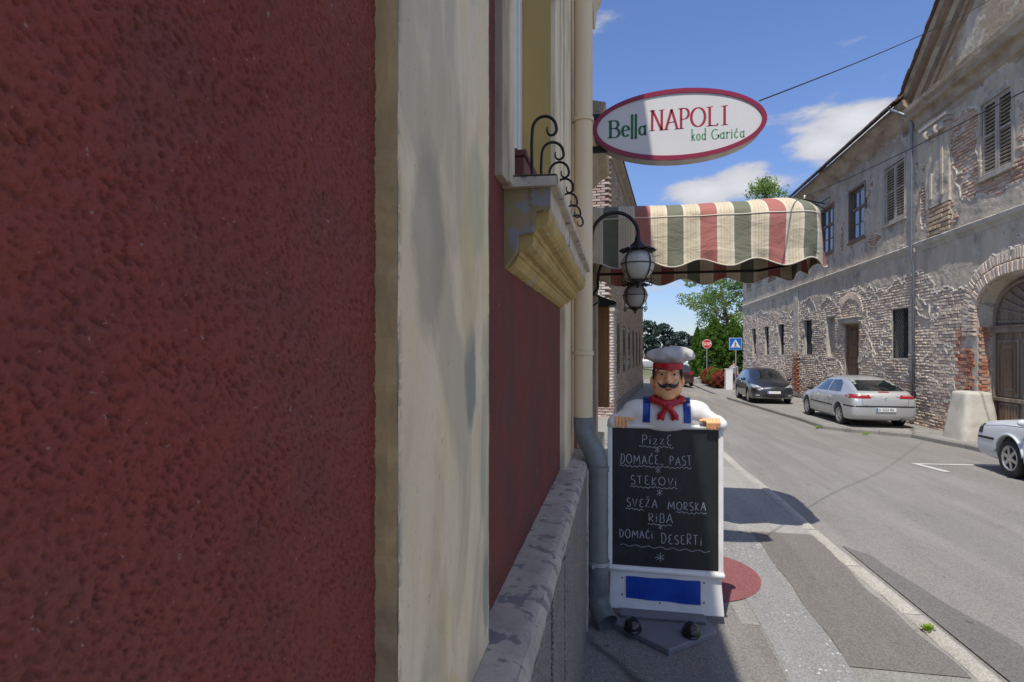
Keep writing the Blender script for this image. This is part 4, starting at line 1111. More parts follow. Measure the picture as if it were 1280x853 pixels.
for (x0, x1) in ((.176, .180), (.436, .432)):
        mb = MB(); mb.grid(3, 14, lambda u, v_: (x0 + (x1 - x0) * v_ + (.044 * (u - .5)), BY - .036 - .030 * math.sin(PI * (.25 + .72 * v_)) + .055 * v_ * v_ * .55 + (.006 if u in (0, 1) else 0), 1.325 + .165 * v_))
        br = mb.build('brace', 'blueb', cb, smooth=True, fix=False); m = br.modifiers.new('solid', 'SOLIDIFY'); m.thickness = .006; m.offset = 0
        m = br.modifiers.new('wrap', 'SHRINKWRAP'); m.target = bust; m.wrap_method = 'PROJECT'; m.use_project_y = True; m.use_project_x = False; m.use_project_z = False; m.use_positive_direction = True; m.use_negative_direction = True; m.offset = .0035; m.wrap_mode = 'ABOVE_SURFACE'
# scarf
mb = MB()
ring = [(.311 + .102 * math.cos(a), BY - .008 + .055 * math.sin(a), 1.492 - .030 * (math.sin(-a) * .5 + .5) + .0 * a) for a in [2 * PI * i / 28 for i in range(28)]]
mb.tube(ring, .020, 10, closed=True)
capsule(mb, (.225, BY - .045, 1.476), (.300, BY - .078, 1.437), .021, .015); capsule(mb, (.397, BY - .045, 1.476), (.322, BY - .078, 1.437), .021, .015)
mb.ball((.311, BY - .082, 1.432), (.024, .018, .020), 14, 10)
for sgn in (-1, 1):
    capsule(mb, (.311 + sgn * .012, BY - .078, 1.425), (.311 + sgn * .045, BY - .062, 1.372), .014, .024)
    capsule(mb, (.311 + sgn * .034, BY - .066, 1.375), (.311 + sgn * .030, BY - .060, 1.350), .016, .010)
    capsule(mb, (.311 + sgn * .045, BY - .062, 1.380), (.311 + sgn * .062, BY - .056, 1.352), .016, .009)
o = mb.build('scarf', 'scarf', cb, smooth=True, fix=False); remesh(o, .0035, 4)
# head
HY = BY - .012
mb = MB()
mb.ball((.311, HY + .01, 1.612), (.084, .082, .098), 32, 24)         # skull
mb.ball((.311, HY - .004, 1.550), (.096, .086, .074), 32, 20)        # jaw
for sgn in (-1, 1):
    mb.ball((.311 + sgn * .047, HY - .048, 1.572), (.040, .036, .040), 20, 14)     # cheeks
    mb.ball((.311 + sgn * .096, HY + .006, 1.595), (.015, .016, .036), 14, 12)     # ears
    mb.ball((.311 + sgn * .040, HY - .066, 1.668), (.026, .012, .010), 14, 10)     # brow
mb.ball((.311, HY - .054, 1.503), (.046, .032, .028), 20, 14)        # chin
capsule(mb, (.311, HY - .074, 1.645), (.311, HY - .104, 1.602), .011, .019)        # nose
for sgn in (-1, 1): mb.ball((.311 + sgn * .018, HY - .092, 1.598), (.013, .013, .011), 12, 8)
mb.ball((.311, HY - .070, 1.545), (.030, .018, .012), 14, 10)
capsule(mb, (.311, HY + .02, 1.50), (.311, HY + .02, 1.44), .06, .07)
hd = mb.build('head', 'skin', cb, smooth=True, fix=False); remesh(hd, .0035, 5)
for sgn in (-1, 1):
    mb = MB(); mb.ball((.311 + sgn * .041, HY - .0735, 1.6445), (.0120, .008, .0070), 16, 12); eye = mb.build('eye', 'hatw', hd, smooth=True)
    mb = MB(); mb.ball((.311 + sgn * .040, HY - .0790, 1.6440), (.0080, .0052, .0068), 12, 10); mb.build('pupil', 'blackg', hd, smooth=True)
    mb = MB()
    pts = [(.311 + sgn * (.020 + .045 * t_), HY - .083 + .020 * t_ * t_, 1.668 + .013 * math.sin(PI * (.2 + .7 * t_))) for t_ in [i / 8 for i in range(9)]]
    mb.tube(pts, [.003, .0045, .0052, .0056, .0054, .005, .0042, .0034, .0022], 8)
    mb.build('eyebrow', 'stash', hd, smooth=True); mb = MB()
    pts = [(.311 + sgn * q, HY + dy, z) for q, dy, z in ((.082, -.024, 1.685), (.087, -.024, 1.66), (.089, -.020, 1.63), (.090, -.016, 1.607))]
    mb.tube(pts, [.010, .011, .008, .003], 8); mb.build('sideburn', 'stash', hd, smooth=True)
mb = MB()
for sgn in (-1, 1):
    pts = [(.311 + sgn * q, HY + dy, z) for q, dy, z in ((0, -.100, 1.576), (.018, -.100, 1.572), (.036, -.095, 1.566), (.052, -.086, 1.573), (.062, -.078, 1.586), (.067, -.073, 1.597))]
    mb.tube(pts, [.009, .0125, .0115, .008, .0045, .0015], 10)
mb.build('moustache', 'stash', cb, smooth=True)
mb = MB(); mb.tube([(.311 + .030 * t_, HY - .089 + .010 * t_ * t_, 1.545 + .010 * t_ * t_) for t_ in [i / 5 - 1 for i in range(11)]], [.001, .003, .0045, .0055, .006, .006, .006, .0055, .0045, .003, .001], 8); mb.build('mouth', 'lip', cb, smooth=True)
# hat
mb = MB(); mb.lathe([(.088, 1.672), (.097, 1.676), (.097, 1.714), (.090, 1.718)], (.316, HY + .006, 0), 36); mb.build('hat_band', 'scarf', cb, smooth=True, autos=50)
def hat(u, v_):
    a = 2 * PI * u
    pr = [(.086, 1.706), (.097, 1.718), (.112, 1.729), (.132, 1.738), (.150, 1.748), (.158, 1.761), (.155, 1.777), (.139, 1.795), (.108, 1.811), (.058, 1.822), (.0, 1.825)]
    f_ = v_ * (len(pr) - 1); i = min(int(f_), len(pr) - 2); q = f_ - i
    r_ = pr[i][0] + (pr[i + 1][0] - pr[i][0]) * q; z = pr[i][1] + (pr[i + 1][1] - pr[i][1]) * q
    pl_ = math.sin(a * 9 + .6 * math.sin(a * 2)) * .5 + math.sin(a * 5 + 1) * .35
    amp = .026 * math.exp(-((v_ - .36) / .16) ** 2); amp2 = .012 * math.exp(-((v_ - .52) / .2) ** 2)
    r_ += pl_ * amp; z += math.sin(a * 7 + 2) * amp2
    return (.322 + r_ * math.cos(a), HY + .01 + r_ * .66 * math.sin(a), z + .006 * math.cos(a) * (v_ > .4))
mb = MB(); mb.grid(72, 30, hat); mb.build('hat', 'hatw', cb, smooth=True)
# hands closing over the top rail: four curled fingers and a thumb each
for sgn in (-1, 1):
    cx = .305 + sgn * .287; mb = MB()
    mb.ball((cx + sgn * .004, BY - .010, 1.342), (.050, .030, .024), 20, 14)
    capsule(mb, (cx + sgn * .03, BY - .0, 1.345), (cx + sgn * .052, BY - .0, 1.335), .027, .029)
    for k in range(4):
        fx = cx + sgn * (-.028 + .0225 * k) ; ln = (.046, .052, .050, .042)[k]; r_ = (.0118, .0122, .0118, .0105)[k]
        a = Vector((fx, BY - .024, 1.352)); b = Vector((fx - sgn * .001, BY - .042, 1.330)); c_ = Vector((fx - sgn * .002, BY - .036, 1.338 - ln * .88))
        capsule(mb, a, b, r_, r_ * 1.02, 10, 4); capsule(mb, b, c_, r_, r_ * .86, 10, 4)
    capsule(mb, (cx - sgn * .030, BY - .022, 1.338), (cx - sgn * .052, BY - .030, 1.346), .0125, .0115, 10, 4); capsule(mb, (cx - sgn * .052, BY - .030, 1.346), (cx - sgn * .074, BY - .028, 1.342), .0112, .0095, 10, 4)
    o = mb.build('hand', 'skin', cb, smooth=True, fix=False); remesh(o, .0024, 3, .5)
# shoes
for x in (.083, .435):
    mb = MB(); mb.grid(24, 12, lambda u, v_: (x + .052 * math.cos(2 * PI * u) * math.sin(PI / 2 * v_) , 3.655 + .068 * math.sin(2 * PI * u) * math.sin(PI / 2 * v_), .060 + .062 * math.cos(PI / 2 * v_) ** .8))
    o = mb.build('shoe', 'blackg', cb, smooth=True)
    mb = MB(); mb.lathe([(.0, .045), (.054, .045), (.057, .052), (.054, .061), (.0, .061)], (x, 3.655, 0), 24)
    mb.v = [(a, 3.655 + (b - 3.655) * 1.3, c_) for a, b, c_ in mb.v]; mb.build('sole', 'blackg', o, smooth=True, autos=50)

# ------------------------------------------------------------------ brick walls
def bricktones(name, stops, wash, washlim, bumps=.5):
    t = NT(name); v = t.coord()
    at = t.node('ShaderNodeAttribute'); at.attribute_name = 'tint'
    oi = t.node('ShaderNodeObjectInfo')
    f = t.math('FRACT', t.math('ADD', at.outputs['Fac'], t.math('MULTIPLY', oi.outputs['Random'], .999)))
    col = t.ramp(f, stops)
    gv = t.node('ShaderNodeNewGeometry')
    nn = t.node('ShaderNodeTexNoise'); nn.inputs['Scale'].default_value = 1.1; nn.inputs['Detail'].default_value = 9; nn.inputs['Roughness'].default_value = .68; t.l.new(gv.outputs['Position'], nn.inputs['Vector'])
    sp = t.node('ShaderNodeSeparateXYZ'); t.l.new(gv.outputs['Position'], sp.inputs[0])
    hz = t.math('SUBTRACT', t.ramp(t.math('MULTIPLY', t.math('ADD', sp.outputs[2], 1.0), .1), [(.05 + washlim * .05, .12), (.26 + washlim * .05, .30), (.54, .32), (.62, .06)]), .16)
    wm = t.ramp(t.math('ADD', nn.outputs['Fac'], hz), [(.44, 0.0), (.60, 1.0)])
    n2 = t.node('ShaderNodeTexNoise'); n2.inputs['Scale'].default_value = 26; n2.inputs['Detail'].default_value = 5; t.l.new(gv.outputs['Position'], n2.inputs['Vector'])
    wm = t.math('MULTIPLY', wm, t.ramp(n2.outputs['Fac'], [(.32, .35), (.55, 1.0)]))
    col = t.mix(t.math('MULTIPLY', wm, .88), col, wash)
    return t.done(col, .92, t.bump(n2.outputs['Fac'], bumps, .012), spec=.2)
MATS['brick'] = bricktones('limewashed_brick', [(0, (.42, .25, .19)), (.3, (.50, .37, .29)), (.55, (.56, .46, .37)), (.75, (.48, .28, .20)), (1, (.50, .40, .32))], (.70, .62, .52), -.6)
MATS['brickred'] = bricktones('bare_red_brick', [(0, (.33, .10, .055)), (.4, (.42, .15, .08)), (.7, (.45, .22, .13)), (1, (.30, .12, .08))], (.52, .45, .38), 2.6)
MATS['mortar'] = simple('old_mortar', (.52, .475, .42), .95, .3, 3, .7, 25, dirt=(.30, .265, .23), dfac=.6)
t = NT('grey_old_render'); 
gv = t.coord()
st = t.noise(t.coord((1, 1.0, .35)), 1.4, 8, .62, .4)
col = t.ramp(st, [(.30, (.35, .31, .265)), (.46, (.48, .43, .355)), (.6, (.58, .51, .405)), (.75, (.41, .37, .315))])
sp = t.node('ShaderNodeSeparateXYZ'); t.l.new(gv, sp.inputs[0])
up = t.node('ShaderNodeMapRange'); up.inputs['From Min'].default_value = 7.6; up.inputs['From Max'].default_value = 8.5; t.l.new(sp.outputs[2], up.inputs['Value'])
br_ = t.noise(gv, 1.1, 6, .6)
col = t.mix(t.math('MULTIPLY', up.outputs[0], t.ramp(br_, [(.40, 0.0), (.52, .85)])), col, (.36, .28, .20))
pt = t.noise(t.coord(loc=(9, 3, 1)), 2.3, 9, .66, .3)
col = t.mix(t.math('MULTIPLY', t.ramp(pt, [(.56, 0.0), (.60, 1.0)]), .55), col, (.58, .56, .51))
pt2 = t.noise(t.coord(loc=(2, 8, 5)), 1.6, 9, .7, .3)
col = t.mix(t.math('MULTIPLY', t.ramp(pt2, [(.57, 0.0), (.62, 1.0)]), .6), col, (.19, .18, .17))
ea = t.node('ShaderNodeAttribute'); ea.attribute_name = 'edge'
col = t.mix(t.math('MULTIPLY', ea.outputs['Fac'], .7), col, (.70, .68, .63))
nr = t.bump(t.noise(gv, 5, 9, .65), .8, .06); nr = t.bump(t.noise(gv, 45, 5, .6), .35, .01, nr)
MATS['render'] = t.done(col, .93, nr, spec=.2)
t = NT('brown_cornice_render'); v = t.coord((1, .5, 1)); 
col = t.ramp(t.noise(v, 2.2, 9, .65, .3), [(.3, (.19, .145, .11)), (.45, (.33, .255, .18)), (.62, (.45, .38, .29)), (.8, (.30, .275, .24))])
col = t.mix(t.math('MULTIPLY', t.ramp(t.noise(v, 3.3, 9, .7), [(.58, 0.0), (.62, 1.0)]), .6), col, (.42, .39, .33))
MATS['cornice'] = t.done(col, .92, t.bump(t.noise(v, 16, 8, .65), .5, .03), spec=.2)
MATS['lime'] = simple('pale_lime_stone', (.50, .475, .42), .9, .15, 3, .5, 14, dirt=(.33, .29, .23), dfac=.7)

MATS['cornbrown'] = simple('brown_stain_and_step_shade', (.22, .15, .10), .95, .3, 3, .6, 14, dirt=(.12, .09, .07), dfac=.7)  # brown stain, also painting step shading into the raking cornice
BV = []                                              # brick mesh variants, unit sized
for k in range(6):
    rr = random.Random(40 + k); b = bmesh.new(); bmesh.ops.create_cube(b, size=1)
    for vv in b.verts: vv.co += Vector((rr.uniform(-.09, .09) if vv.co.x < 0 else 0, rr.uniform(-.035, .035), rr.uniform(-.10, .10)))
    bmesh.ops.bevel(b, geom=[e for e in b.edges if all(q.co.x < .2 for q in e.verts)], offset=.07, segments=1, affect='EDGES', clamp_overlap=True)
    me = bpy.data.meshes.new('brick'); b.to_mesh(me); b.free(); BV.append(me)
BVM = {}
def brick_objs(lst, mat, parent, name='brick', local=False):
    for (c, ax, size) in lst:                        # centre, rotation (Euler), size
        k = random.randrange(6); key = (k, mat)
        if key not in BVM:
            m = BV[k].copy(); m.materials.append(MATS[mat]); BVM[key] = m
        o = bpy.data.objects.new(name, BVM[key]); o.location = c; o.rotation_euler = ax; o.scale = size; COL.objects.link(o)
        if parent:
            o.parent = parent
            if not local: o.matrix_parent_inverse = Matrix.Translation(-parent.location)
def brick_stuff(lst, mat, parent, name='brickwork', local=False):
    """joined bricks; one fast numpy pass"""
    if not lst: return
    bv = [(0, -.5, -.5), (0, .5, -.5), (0, .5, .5), (0, -.5, .5)]
    base = np.array([(.5, -.5, -.5), (.5, .5, -.5), (.5, .5, .5), (.5, -.5, .5), (-.32, -.5, -.5), (-.32, .5, -.5), (-.32, .5, .5), (-.32, -.5, .5), (-.5, -.42, -.34), (-.5, .42, -.34), (-.5, .42, .34), (-.5, -.42, .34)])
    fcs = np.array([(0, 1, 5, 4), (1, 2, 6, 5), (2, 3, 7, 6), (3, 0, 4, 7), (4, 5, 9, 8), (5, 6, 10, 9), (6, 7, 11, 10), (7, 4, 8, 11), (8, 9, 10, 11)])
    rs = np.random.RandomState(len(lst)); V = []; 
    for (c, ax, size) in lst:
        b = base * np.array(size); b = b + rs.uniform(-1, 1, b.shape) * np.array([.006, .006, .006])
        if ax[0]:
            ca, sa = math.cos(ax[0]), math.sin(ax[0]); y = b[:, 1] * ca - b[:, 2] * sa; z = b[:, 1] * sa + b[:, 2] * ca; b[:, 1] = y; b[:, 2] = z
        if ax[2]:
            ca, sa = math.cos(ax[2]), math.sin(ax[2]); x = b[:, 0] * ca - b[:, 1] * sa; y = b[:, 0] * sa + b[:, 1] * ca; b[:, 0] = x; b[:, 1] = y
        V.append(b + np.array(c))
    V = np.concatenate(V); n = len(lst); F = (fcs[None] + (np.arange(n) * 12)[:, None, None]).reshape(-1, 4).astype(np.int32)
    me = bpy.data.meshes.new(name); me.vertices.add(len(V)); me.vertices.foreach_set('co', V.astype(np.float32).ravel())
    me.loops.add(F.size); me.loops.foreach_set('vertex_index', F.ravel()); me.polygons.add(len(F)); me.polygons.foreach_set('loop_start', np.arange(0, F.size, 4, dtype=np.int32)); me.update(calc_edges=True)
    at = me.attributes.new('tint', 'FLOAT', 'POINT'); at.data.foreach_set('value', np.repeat(rs.uniform(0, 1, n), 12).astype(np.float32))
    me.materials.append(MATS[mat]); o = bpy.data.objects.new(name, me); COL.objects.link(o); attach(o, parent, local); o['kind'] = 'stuff'
    return o

# ------------------------------------------------------------------ THE OLD BUILDING across the street
FX = 8.70
ob_ = empty('old_building', (FX, 28, -.3), label='long derelict two storey brick and grey render building with gable and arched gateway', cat='building')
OPEN = [(22.95, 24.35, -.5, 2.80, 'door'), (19.25, 20.32, 1.55, 3.12, 'grate'), (25.25, 26.28, 1.54, 3.18, 'blind'), (28.1, 29.3, 1.56, 3.2, 'low'), (32.6, 33.65, 1.55, 3.2, 'low'), (35.75, 36.75, 1.52, 3.2, 'low'), (38.95, 40.0, 1.5, 3.22, 'low'),
        (14.60, 15.70, 5.98, 7.74, 'shut'), (11.0, 12.1, 5.98, 7.74, 'shut'), (19.48, 20.80, 5.95, 7.76, 'shut'), (22.36, 23.72, 5.93, 7.78, 'case'), (25.45, 26.95, 5.93, 7.80, 'case'), (28.5, 29.85, 5.93, 7.78, 'case'), (31.4, 32.75, 5.93, 7.78, 'case'), (34.3, 35.65, 5.93, 7.78, 'case'), (37.2, 38.5, 5.93, 7.78, 'shut'), (40.3, 41.5, 5.93, 7.78, 'shut')]
AC, AA, AS, AB, AE = 14.0, 1.93, 2.2, 1.35, 3.1          # gate arch: centre, half width, springing, rise, exponent
def arch_z(y, grow=0):
    d = abs(y - AC) / (AA + grow)
    if d >= 1: return -9
    return AS + (AB + grow) * (1 - d ** AE) ** (1 / AE)
def hole(y, z, m=0):
    for (a, b, c_, d, k) in OPEN:
        if a - m < y < b + m and c_ - m < z < d + m: return True
    return abs(y - AC) < AA + m and z < arch_z(y, m)
S0, S1, ZT = 9.0, 42.7, 9.2
PATCHES = [(16.35, 7.1, .62, .8), (16.2, 6.05, .5, .42), (14.9, 5.75, 1.1, .22), (13.9, 6.7, .3, 1.2), (17.48, 5.36, .55, .43), (18.35, 6.0, .16, .7), (21.6, 5.6, .5, .18), (24.4, 6.2, .2, .5)]
def is_render(y, z):
    if z < 4.9:
        lim = 3.95 + .75 * fbm(y * .33, 3.1, 0, 4) + .22 * fbm(y * 1.7, z * 1.7, 5, 3)
        if 16.6 < y < 18.6: lim -= .1
        if z > lim: return True
        return fbm(y * 1.15, z * 1.5, 8, 5) > .27 and not (y < 16.8 and z < 2.6)
    for (cy, cz, ry, rz) in PATCHES:
        if math.hypot((y - cy) / ry, (z - cz) / rz) < 1 + .35 * fbm(y * 2.6, z * 2.6, 2, 4): return False
    return fbm(y * .7, z * .9, 14, 5) < .52
# mortar core with the openings left out
st = .10; mb = MB()
ny_ = int((S1 - S0) / st); nz_ = int((ZT + .5) / st)
for i in range(ny_):
    j = 0
    while j < nz_:
        y = S0 + (i + .5) * st
        if hole(y, -.5 + (j + .5) * st): j += 1; continue
        k = j
        while k < nz_ and not hole(y, -.5 + (k + .5) * st): k += 1
        a, b = S0 + i * st, S0 + (i + 1) * st; c_, d = -.5 + j * st, -.5 + k * st
        mb.add([(FX - .026, a, c_), (FX - .026, a, d), (FX - .026, b, d), (FX - .026, b, c_)], [(0, 1, 2, 3)])
        j = k
mb.build('wall', 'mortar', ob_, fix=False)
mb = MB(); mb.box(9.3, 17, S0, 12.0, -.5, ZT + .2); mb.box(9.3, 17, 16.0, S1, -.5, ZT + .2); mb.box(9.3, 17, 12, 16, 3.6, ZT + .2); mb.box(9.75, 17, 12, 16, -.5, 3.6)
mb.box(FX + .03, 9.3, S1 - .3, S1, -.5, ZT); mb.box(FX + .03, 9.3, S0, S0 + .3, -.5, ZT)
mb.build('rear_mass', 'mortar', ob_, fix=False)
# courses of real bricks
course, blen = .088, .285
near, far = [], []
rr = random.Random(3); z = -.42; row = 0
while z < 9.1:
    y = S0 + (blen / 2 if row % 2 else 0) - rr.uniform(0, .06)
    while y < S1:
        ln = blen * rr.uniform(.84, 1.08) if rr.random() < .8 else blen * .55
        zc = z + course / 2; yc = y + ln / 2
        ok = not hole(yc, zc, .01) and not hole(y + .02, zc, 0) and not hole(y + ln - .02, zc, 0)
        if ok and abs(yc - AC) < AA + .62 and zc < arch_z(yc, .56) and abs(yc - AC) < AA + .50 and zc > AS - .3: ok = False
        if ok and zc > 3.0 and is_render(yc, zc) and is_render(yc - .2, zc) and is_render(yc + .2, zc) and is_render(yc, zc + .12) and is_render(yc, zc - .12): ok = False
        if ok and rr.random() > .985: ok = False
        if ok:
            dep = .035 * (fbm(yc * .9, zc * .9, 4, 4)) + rr.uniform(-.016, .008)
            it = ((FX - .012 - dep, yc, zc), (rr.uniform(-.02, .02), 0, rr.uniform(-.018, .018)), (.09, ln - rr.uniform(.012, .03), course - rr.uniform(.012, .030)))
            (near if 14.2 < yc < 18.0 and zc < 3.9 else far).append(it)
        y += ln
    z += course + rr.uniform(-.003, .003); row += 1
near.sort(key=lambda q: (q[0][1] * .6 + abs(q[0][2] - 1.4)))
jamb = [q for q in near if q[0][1] < 16.75 and q[0][2] < 2.4]; rest = [q for q in near if not (q[0][1] < 16.75 and q[0][2] < 2.4)]
picks = (jamb + rest)[:280]; far += (jamb + rest)[280:]
brick_objs([q for q in picks if q in jamb], 'brickred', ob_); brick_objs([q for q in picks if q not in jamb], 'brick', ob_)
brick_stuff(far, 'brick', ob_)
# gate arch: two rings of bricks on end
def arch_pt(s_, grow):
    # parametrise by angle of the superellipse
    c_, s2 = math.cos(s_), math.sin(s_)
    e_ = 2 / AE
    return AC + (AA + grow) * math.copysign(abs(c_) ** e_, c_), AS + (AB + grow) * abs(s2) ** e_
def ring(grow, n, w_, proud):
    # equal arc-length samples
    P_ = [arch_pt(PI * i / 800, grow) for i in range(801)]; ac = [0]
    for a, b in zip(P_, P_[1:]): ac.append(ac[-1] + math.hypot(a[0] - b[0], a[1] - b[1]))
    out = []; j = 0
    for i in range(n):
        t_ = ac[-1] * (i + .5) / n
        while j < 799 and ac[j + 1] < t_: j += 1
        y, z = P_[j]; dy, dz = P_[min(j + 2, 800)][0] - P_[max(j - 2, 0)][0], P_[min(j + 2, 800)][1] - P_[max(j - 2, 0)][1]
        out.append(((FX - proud + uni(-.01, .01) + .02, y, z), (math.atan2(dz, dy) + PI / 2 + uni(-.04, .04), 0, 0), (.12, w_, ac[-1] / n - .016)))
    return out
random.seed(21)
brick_objs(ring(.13, 74, .25, .055), 'brick', ob_, 'arch_brick'); brick_objs(ring(.405, 80, .25, .035), 'brick', ob_, 'arch_brick')
# soffit and jambs of the gateway
mb = MB(); m = 60; P_ = [(AC + AA, -.4)] + [arch_pt(PI * i / m, 0) for i in range(m + 1)] + [(AC - AA, -.4)]
mb.add([(FX - .01, y, z) for y, z in P_] + [(FX + .42, AC + (y - AC) * .95, z - .03) for y, z in P_], [(i, i + 1, i + 1 + len(P_), i + len(P_)) for i in range(len(P_) - 1)])
mb.build('gate_reveal', 'render', ob_, smooth=False, fix=False)
lst = []; z = .70; row = 0                              # bare red bricks wrapping round the near jamb
while z < 2.35:
    for k in range(2):
        off = .14 + .20 * k + (.05 if row % 2 else 0)
        if off < .40: lst.append(((FX - .04 + off, AC + AA - .012 + uni(-.008, .012), z + .044), (0, uni(-.02, .02), PI / 2), (.09, .185, .066)))
    z += .088; row += 1
brick_objs(lst, 'brickred', ob_)
# plaster coat broken away to leave the brick
st = .05; ny_ = int((S1 - S0) / st); nz_ = int((ZT - .4) / st); Zb = .4
msk = np.zeros((ny_ + 2, nz_ + 2), bool)
for i in range(ny_):
    for j in range(nz_):
        y, z = S0 + (i + .5) * st, Zb + (j + .5) * st
        if not hole(y, z, .06 if z < 4 else .02) and is_render(y, z): msk[i + 1, j + 1] = True
vid = {}; mb = MB(); ed = []
def pvx(i, j, back=0):
    k = (i, j, back)
    if k not in vid:
        y, z = S0 + (i - 1) * st, Zb + (j - 1) * st
        q = msk[i - 1:i + 1, j - 1:j + 1]; border = not q.all()
        jx = .022 * noise.noise(Vector((y * 14, z * 14, 1))) if border else 0; jz = .022 * noise.noise(Vector((y * 14, z * 14, 7))) if border else 0
        dep = (.060 if z > 3.9 else .056) + .022 * fbm(y * .8, z * .8, 3, 4) + .007 * fbm(y * 5, z * 5, 1, 3)
        if border: dep += .014 + .012 * noise.noise(Vector((y * 9, z * 9, 3)))
        vid[k] = len(mb.v); mb.v.append((FX - (dep if not back else .0), y + jx, z + jz)); ed.append(1.0 if border and not hole(y, z, .12) else 0.0)
    return vid[k]
for i in range(1, ny_ + 1):
    for j in range(1, nz_ + 1):
        if not msk[i, j]: continue
        mb.f.append((pvx(i, j), pvx(i, j + 1), pvx(i + 1, j + 1), pvx(i + 1, j))); mb.mi.append(0)
        for (di, dj, a, b) in ((-1, 0, (i, j), (i, j + 1)), (1, 0, (i + 1, j + 1), (i + 1, j)), (0, -1, (i + 1, j), (i, j)), (0, 1, (i, j + 1), (i + 1, j + 1))):
            if not msk[i + di, j + dj]: mb.f.append((pvx(*a), pvx(*b), pvx(*b, 1), pvx(*a, 1))); mb.mi.append(0)
mb.build('plaster', 'render', ob_, smooth=False, fix=False, attr={'edge': ed})
# storey band
def band(name, prof, y0, y1, mat, seed, amp=.006, n=None, xo=0):
    mb = MB(); n = n or int((y1 - y0) / .12); m = len(prof)
    for i in range(n + 1):
        yy = y0 + (y1 - y0) * i / n
        for k, (d, z) in enumerate(prof): mb.v.append((FX - d + amp * fbm(yy * 2.2, k * 3 + seed, 1), yy, z + amp * fbm(yy * 2.2, k * 3 + seed, 6)))
    for i in range(n):
        for k in range(m - 1): mb.f.append((i * m + k, (i + 1) * m + k, (i + 1) * m + k + 1, i * m + k + 1)); mb.mi.append(0)
    mb.f.append(tuple(range(m))); mb.mi.append(0); mb.f.append(tuple(n * m + k for k in range(m - 1, -1, -1))); mb.mi.append(0)
    return mb.build(name, mat, ob_)
band('storey_band', [(0, 4.70), (.075, 4.72), (.09, 4.80), (.14, 4.84), (.16, 4.92), (.11, 4.955), (0, 4.99)], 18.85, S1 + .05, 'lime', 1, .012)
band('storey_band', [(0, 4.66), (.085, 4.70), (.10, 4.79), (.16, 4.83), (.18, 4.93), (.12, 4.965), (0, 5.0)], S0, 18.72, 'lime', 2, .010)
# rendered piers
mb = MB(); mb.grid(4, 60, lambda u, v_: (FX - .10 - .015 * fbm(u * 3, v_ * 9, 2), 29.95 + .75 * u + .03 * fbm(v_ * 14, u), -.35 + 5.05 * v_))
mb.box(FX - .09, FX + .02, 29.97, 30.68, -.4, 4.7); mb.build('pier', 'lime', ob_, fix=False)
brick_stuff([((FX - .10 + rr.uniform(-.01, .02), 30.1 + (.3 * k if row % 2 else .3 * k - .08), -.2 + row * .09), (0, 0, 0), (.09, .27, .07)) for row in range(22) for k in range(3)], 'brickred', ob_, 'pier_brickwork')
mb = MB()
def pilas(u, v_): return (FX - .125 - .01 * fbm(u * 4, v_ * 8, 7), 16.95 + 1.15 * u, 5.78 + 2.15 * v_)
mb.grid(10, 24, pilas); mb.box(FX - .12, FX + .02, 16.96, 18.09, 5.79, 7.92); mb.build('gable_pilaster', 'render', ob_, fix=False)
mb = MB(); mb.box(FX - .155, FX - .03, 17.2, 17.32, 6.0, 7.6); mb.box(FX - .155, FX - .03, 17.75, 17.87, 6.0, 7.6); mb.box(FX - .15, FX - .03, 17.2, 17.87, 7.6, 7.7); mb.build('pilaster_moulding', 'render', ob_, bevel=.01)
mb = MB(); mb.box(FX - .20, FX, 16.9, 18.15, 7.92, 8.02); mb.box(FX - .26, FX, 16.85, 18.2, 8.02, 8.10)
for yy in (17.05, 17.55): mb.tube([(FX - .24 + .05 * math.cos(a), yy + .25, 7.80 + .09 * math.sin(a)) for a in [i * .7 for i in range(8)]], .045, 8); mb.box(FX - .23, FX, yy, yy + .42, 7.76, 7.90)
mb.build('capital', 'lime', ob_, bevel=.012)
# ashlar base to the pilaster
for row in range(6):
    a = 16.98
    while a < 18.0:
        b = min(a + uni(.18, .34), 18.08)
        mb = MB(); mb.box(FX - .10 - uni(0, .035), FX + .02, a, b - .022, 5.02 + row * .128 + uni(0, .012), 5.02 + row * .128 + .108)
        mb.build('ashlar', 'rubble', ob_, bevel=.018); a = b
# main cornice of the gable and the eaves of the wing
band('gable_cornice', [(.0, 8.12), (.05, 8.15), (.06, 8.30), (.11, 8.36), (.13, 8.50), (.17, 8.58), (.27, 8.64), (.30, 8.76), (.35, 8.84), (.36, 8.97), (.0, 9.05)], S0, 19.0, 'cornice', 3, .012)
band('wing_cornice', [(.0, 8.35), (.05, 8.37), (.06, 8.60), (.14, 8.70), (.22, 8.88), (.32, 9.02), (.40, 9.08), (.43, 9.24), (.0, 9.28)], 18.78, S1 + .3, 'cornice', 4, .012)
rt = random.Random(8); mb = MB()
for i in range(124):
    yy = 18.8 + i * .195
    zz = 9.30 + rt.uniform(-.012, .014); mb.bar((FX - .52 + rt.uniform(-.03, .02), yy + .09, zz), (FX + .1, yy + .09, zz + .62), .185, .035, (0, 0, 1))
    mb.bar((FX - .2, yy + .09 + rt.uniform(-.02, .02), zz + .30), (FX + .9, yy + .09, zz + 1.2), .18, .03)
mb.build('eave_tiles', 'tile', ob_, kind='stuff')
mb = MB(); mb.prism([(FX - .3, 9.29), (17.3, 9.29), (12.8, 12.4)], 18.9, S1 + .2, 'y'); mb.build('roof', 'tile', ob_)
for yy, zz in ((25.3, 9.0),):
    pass
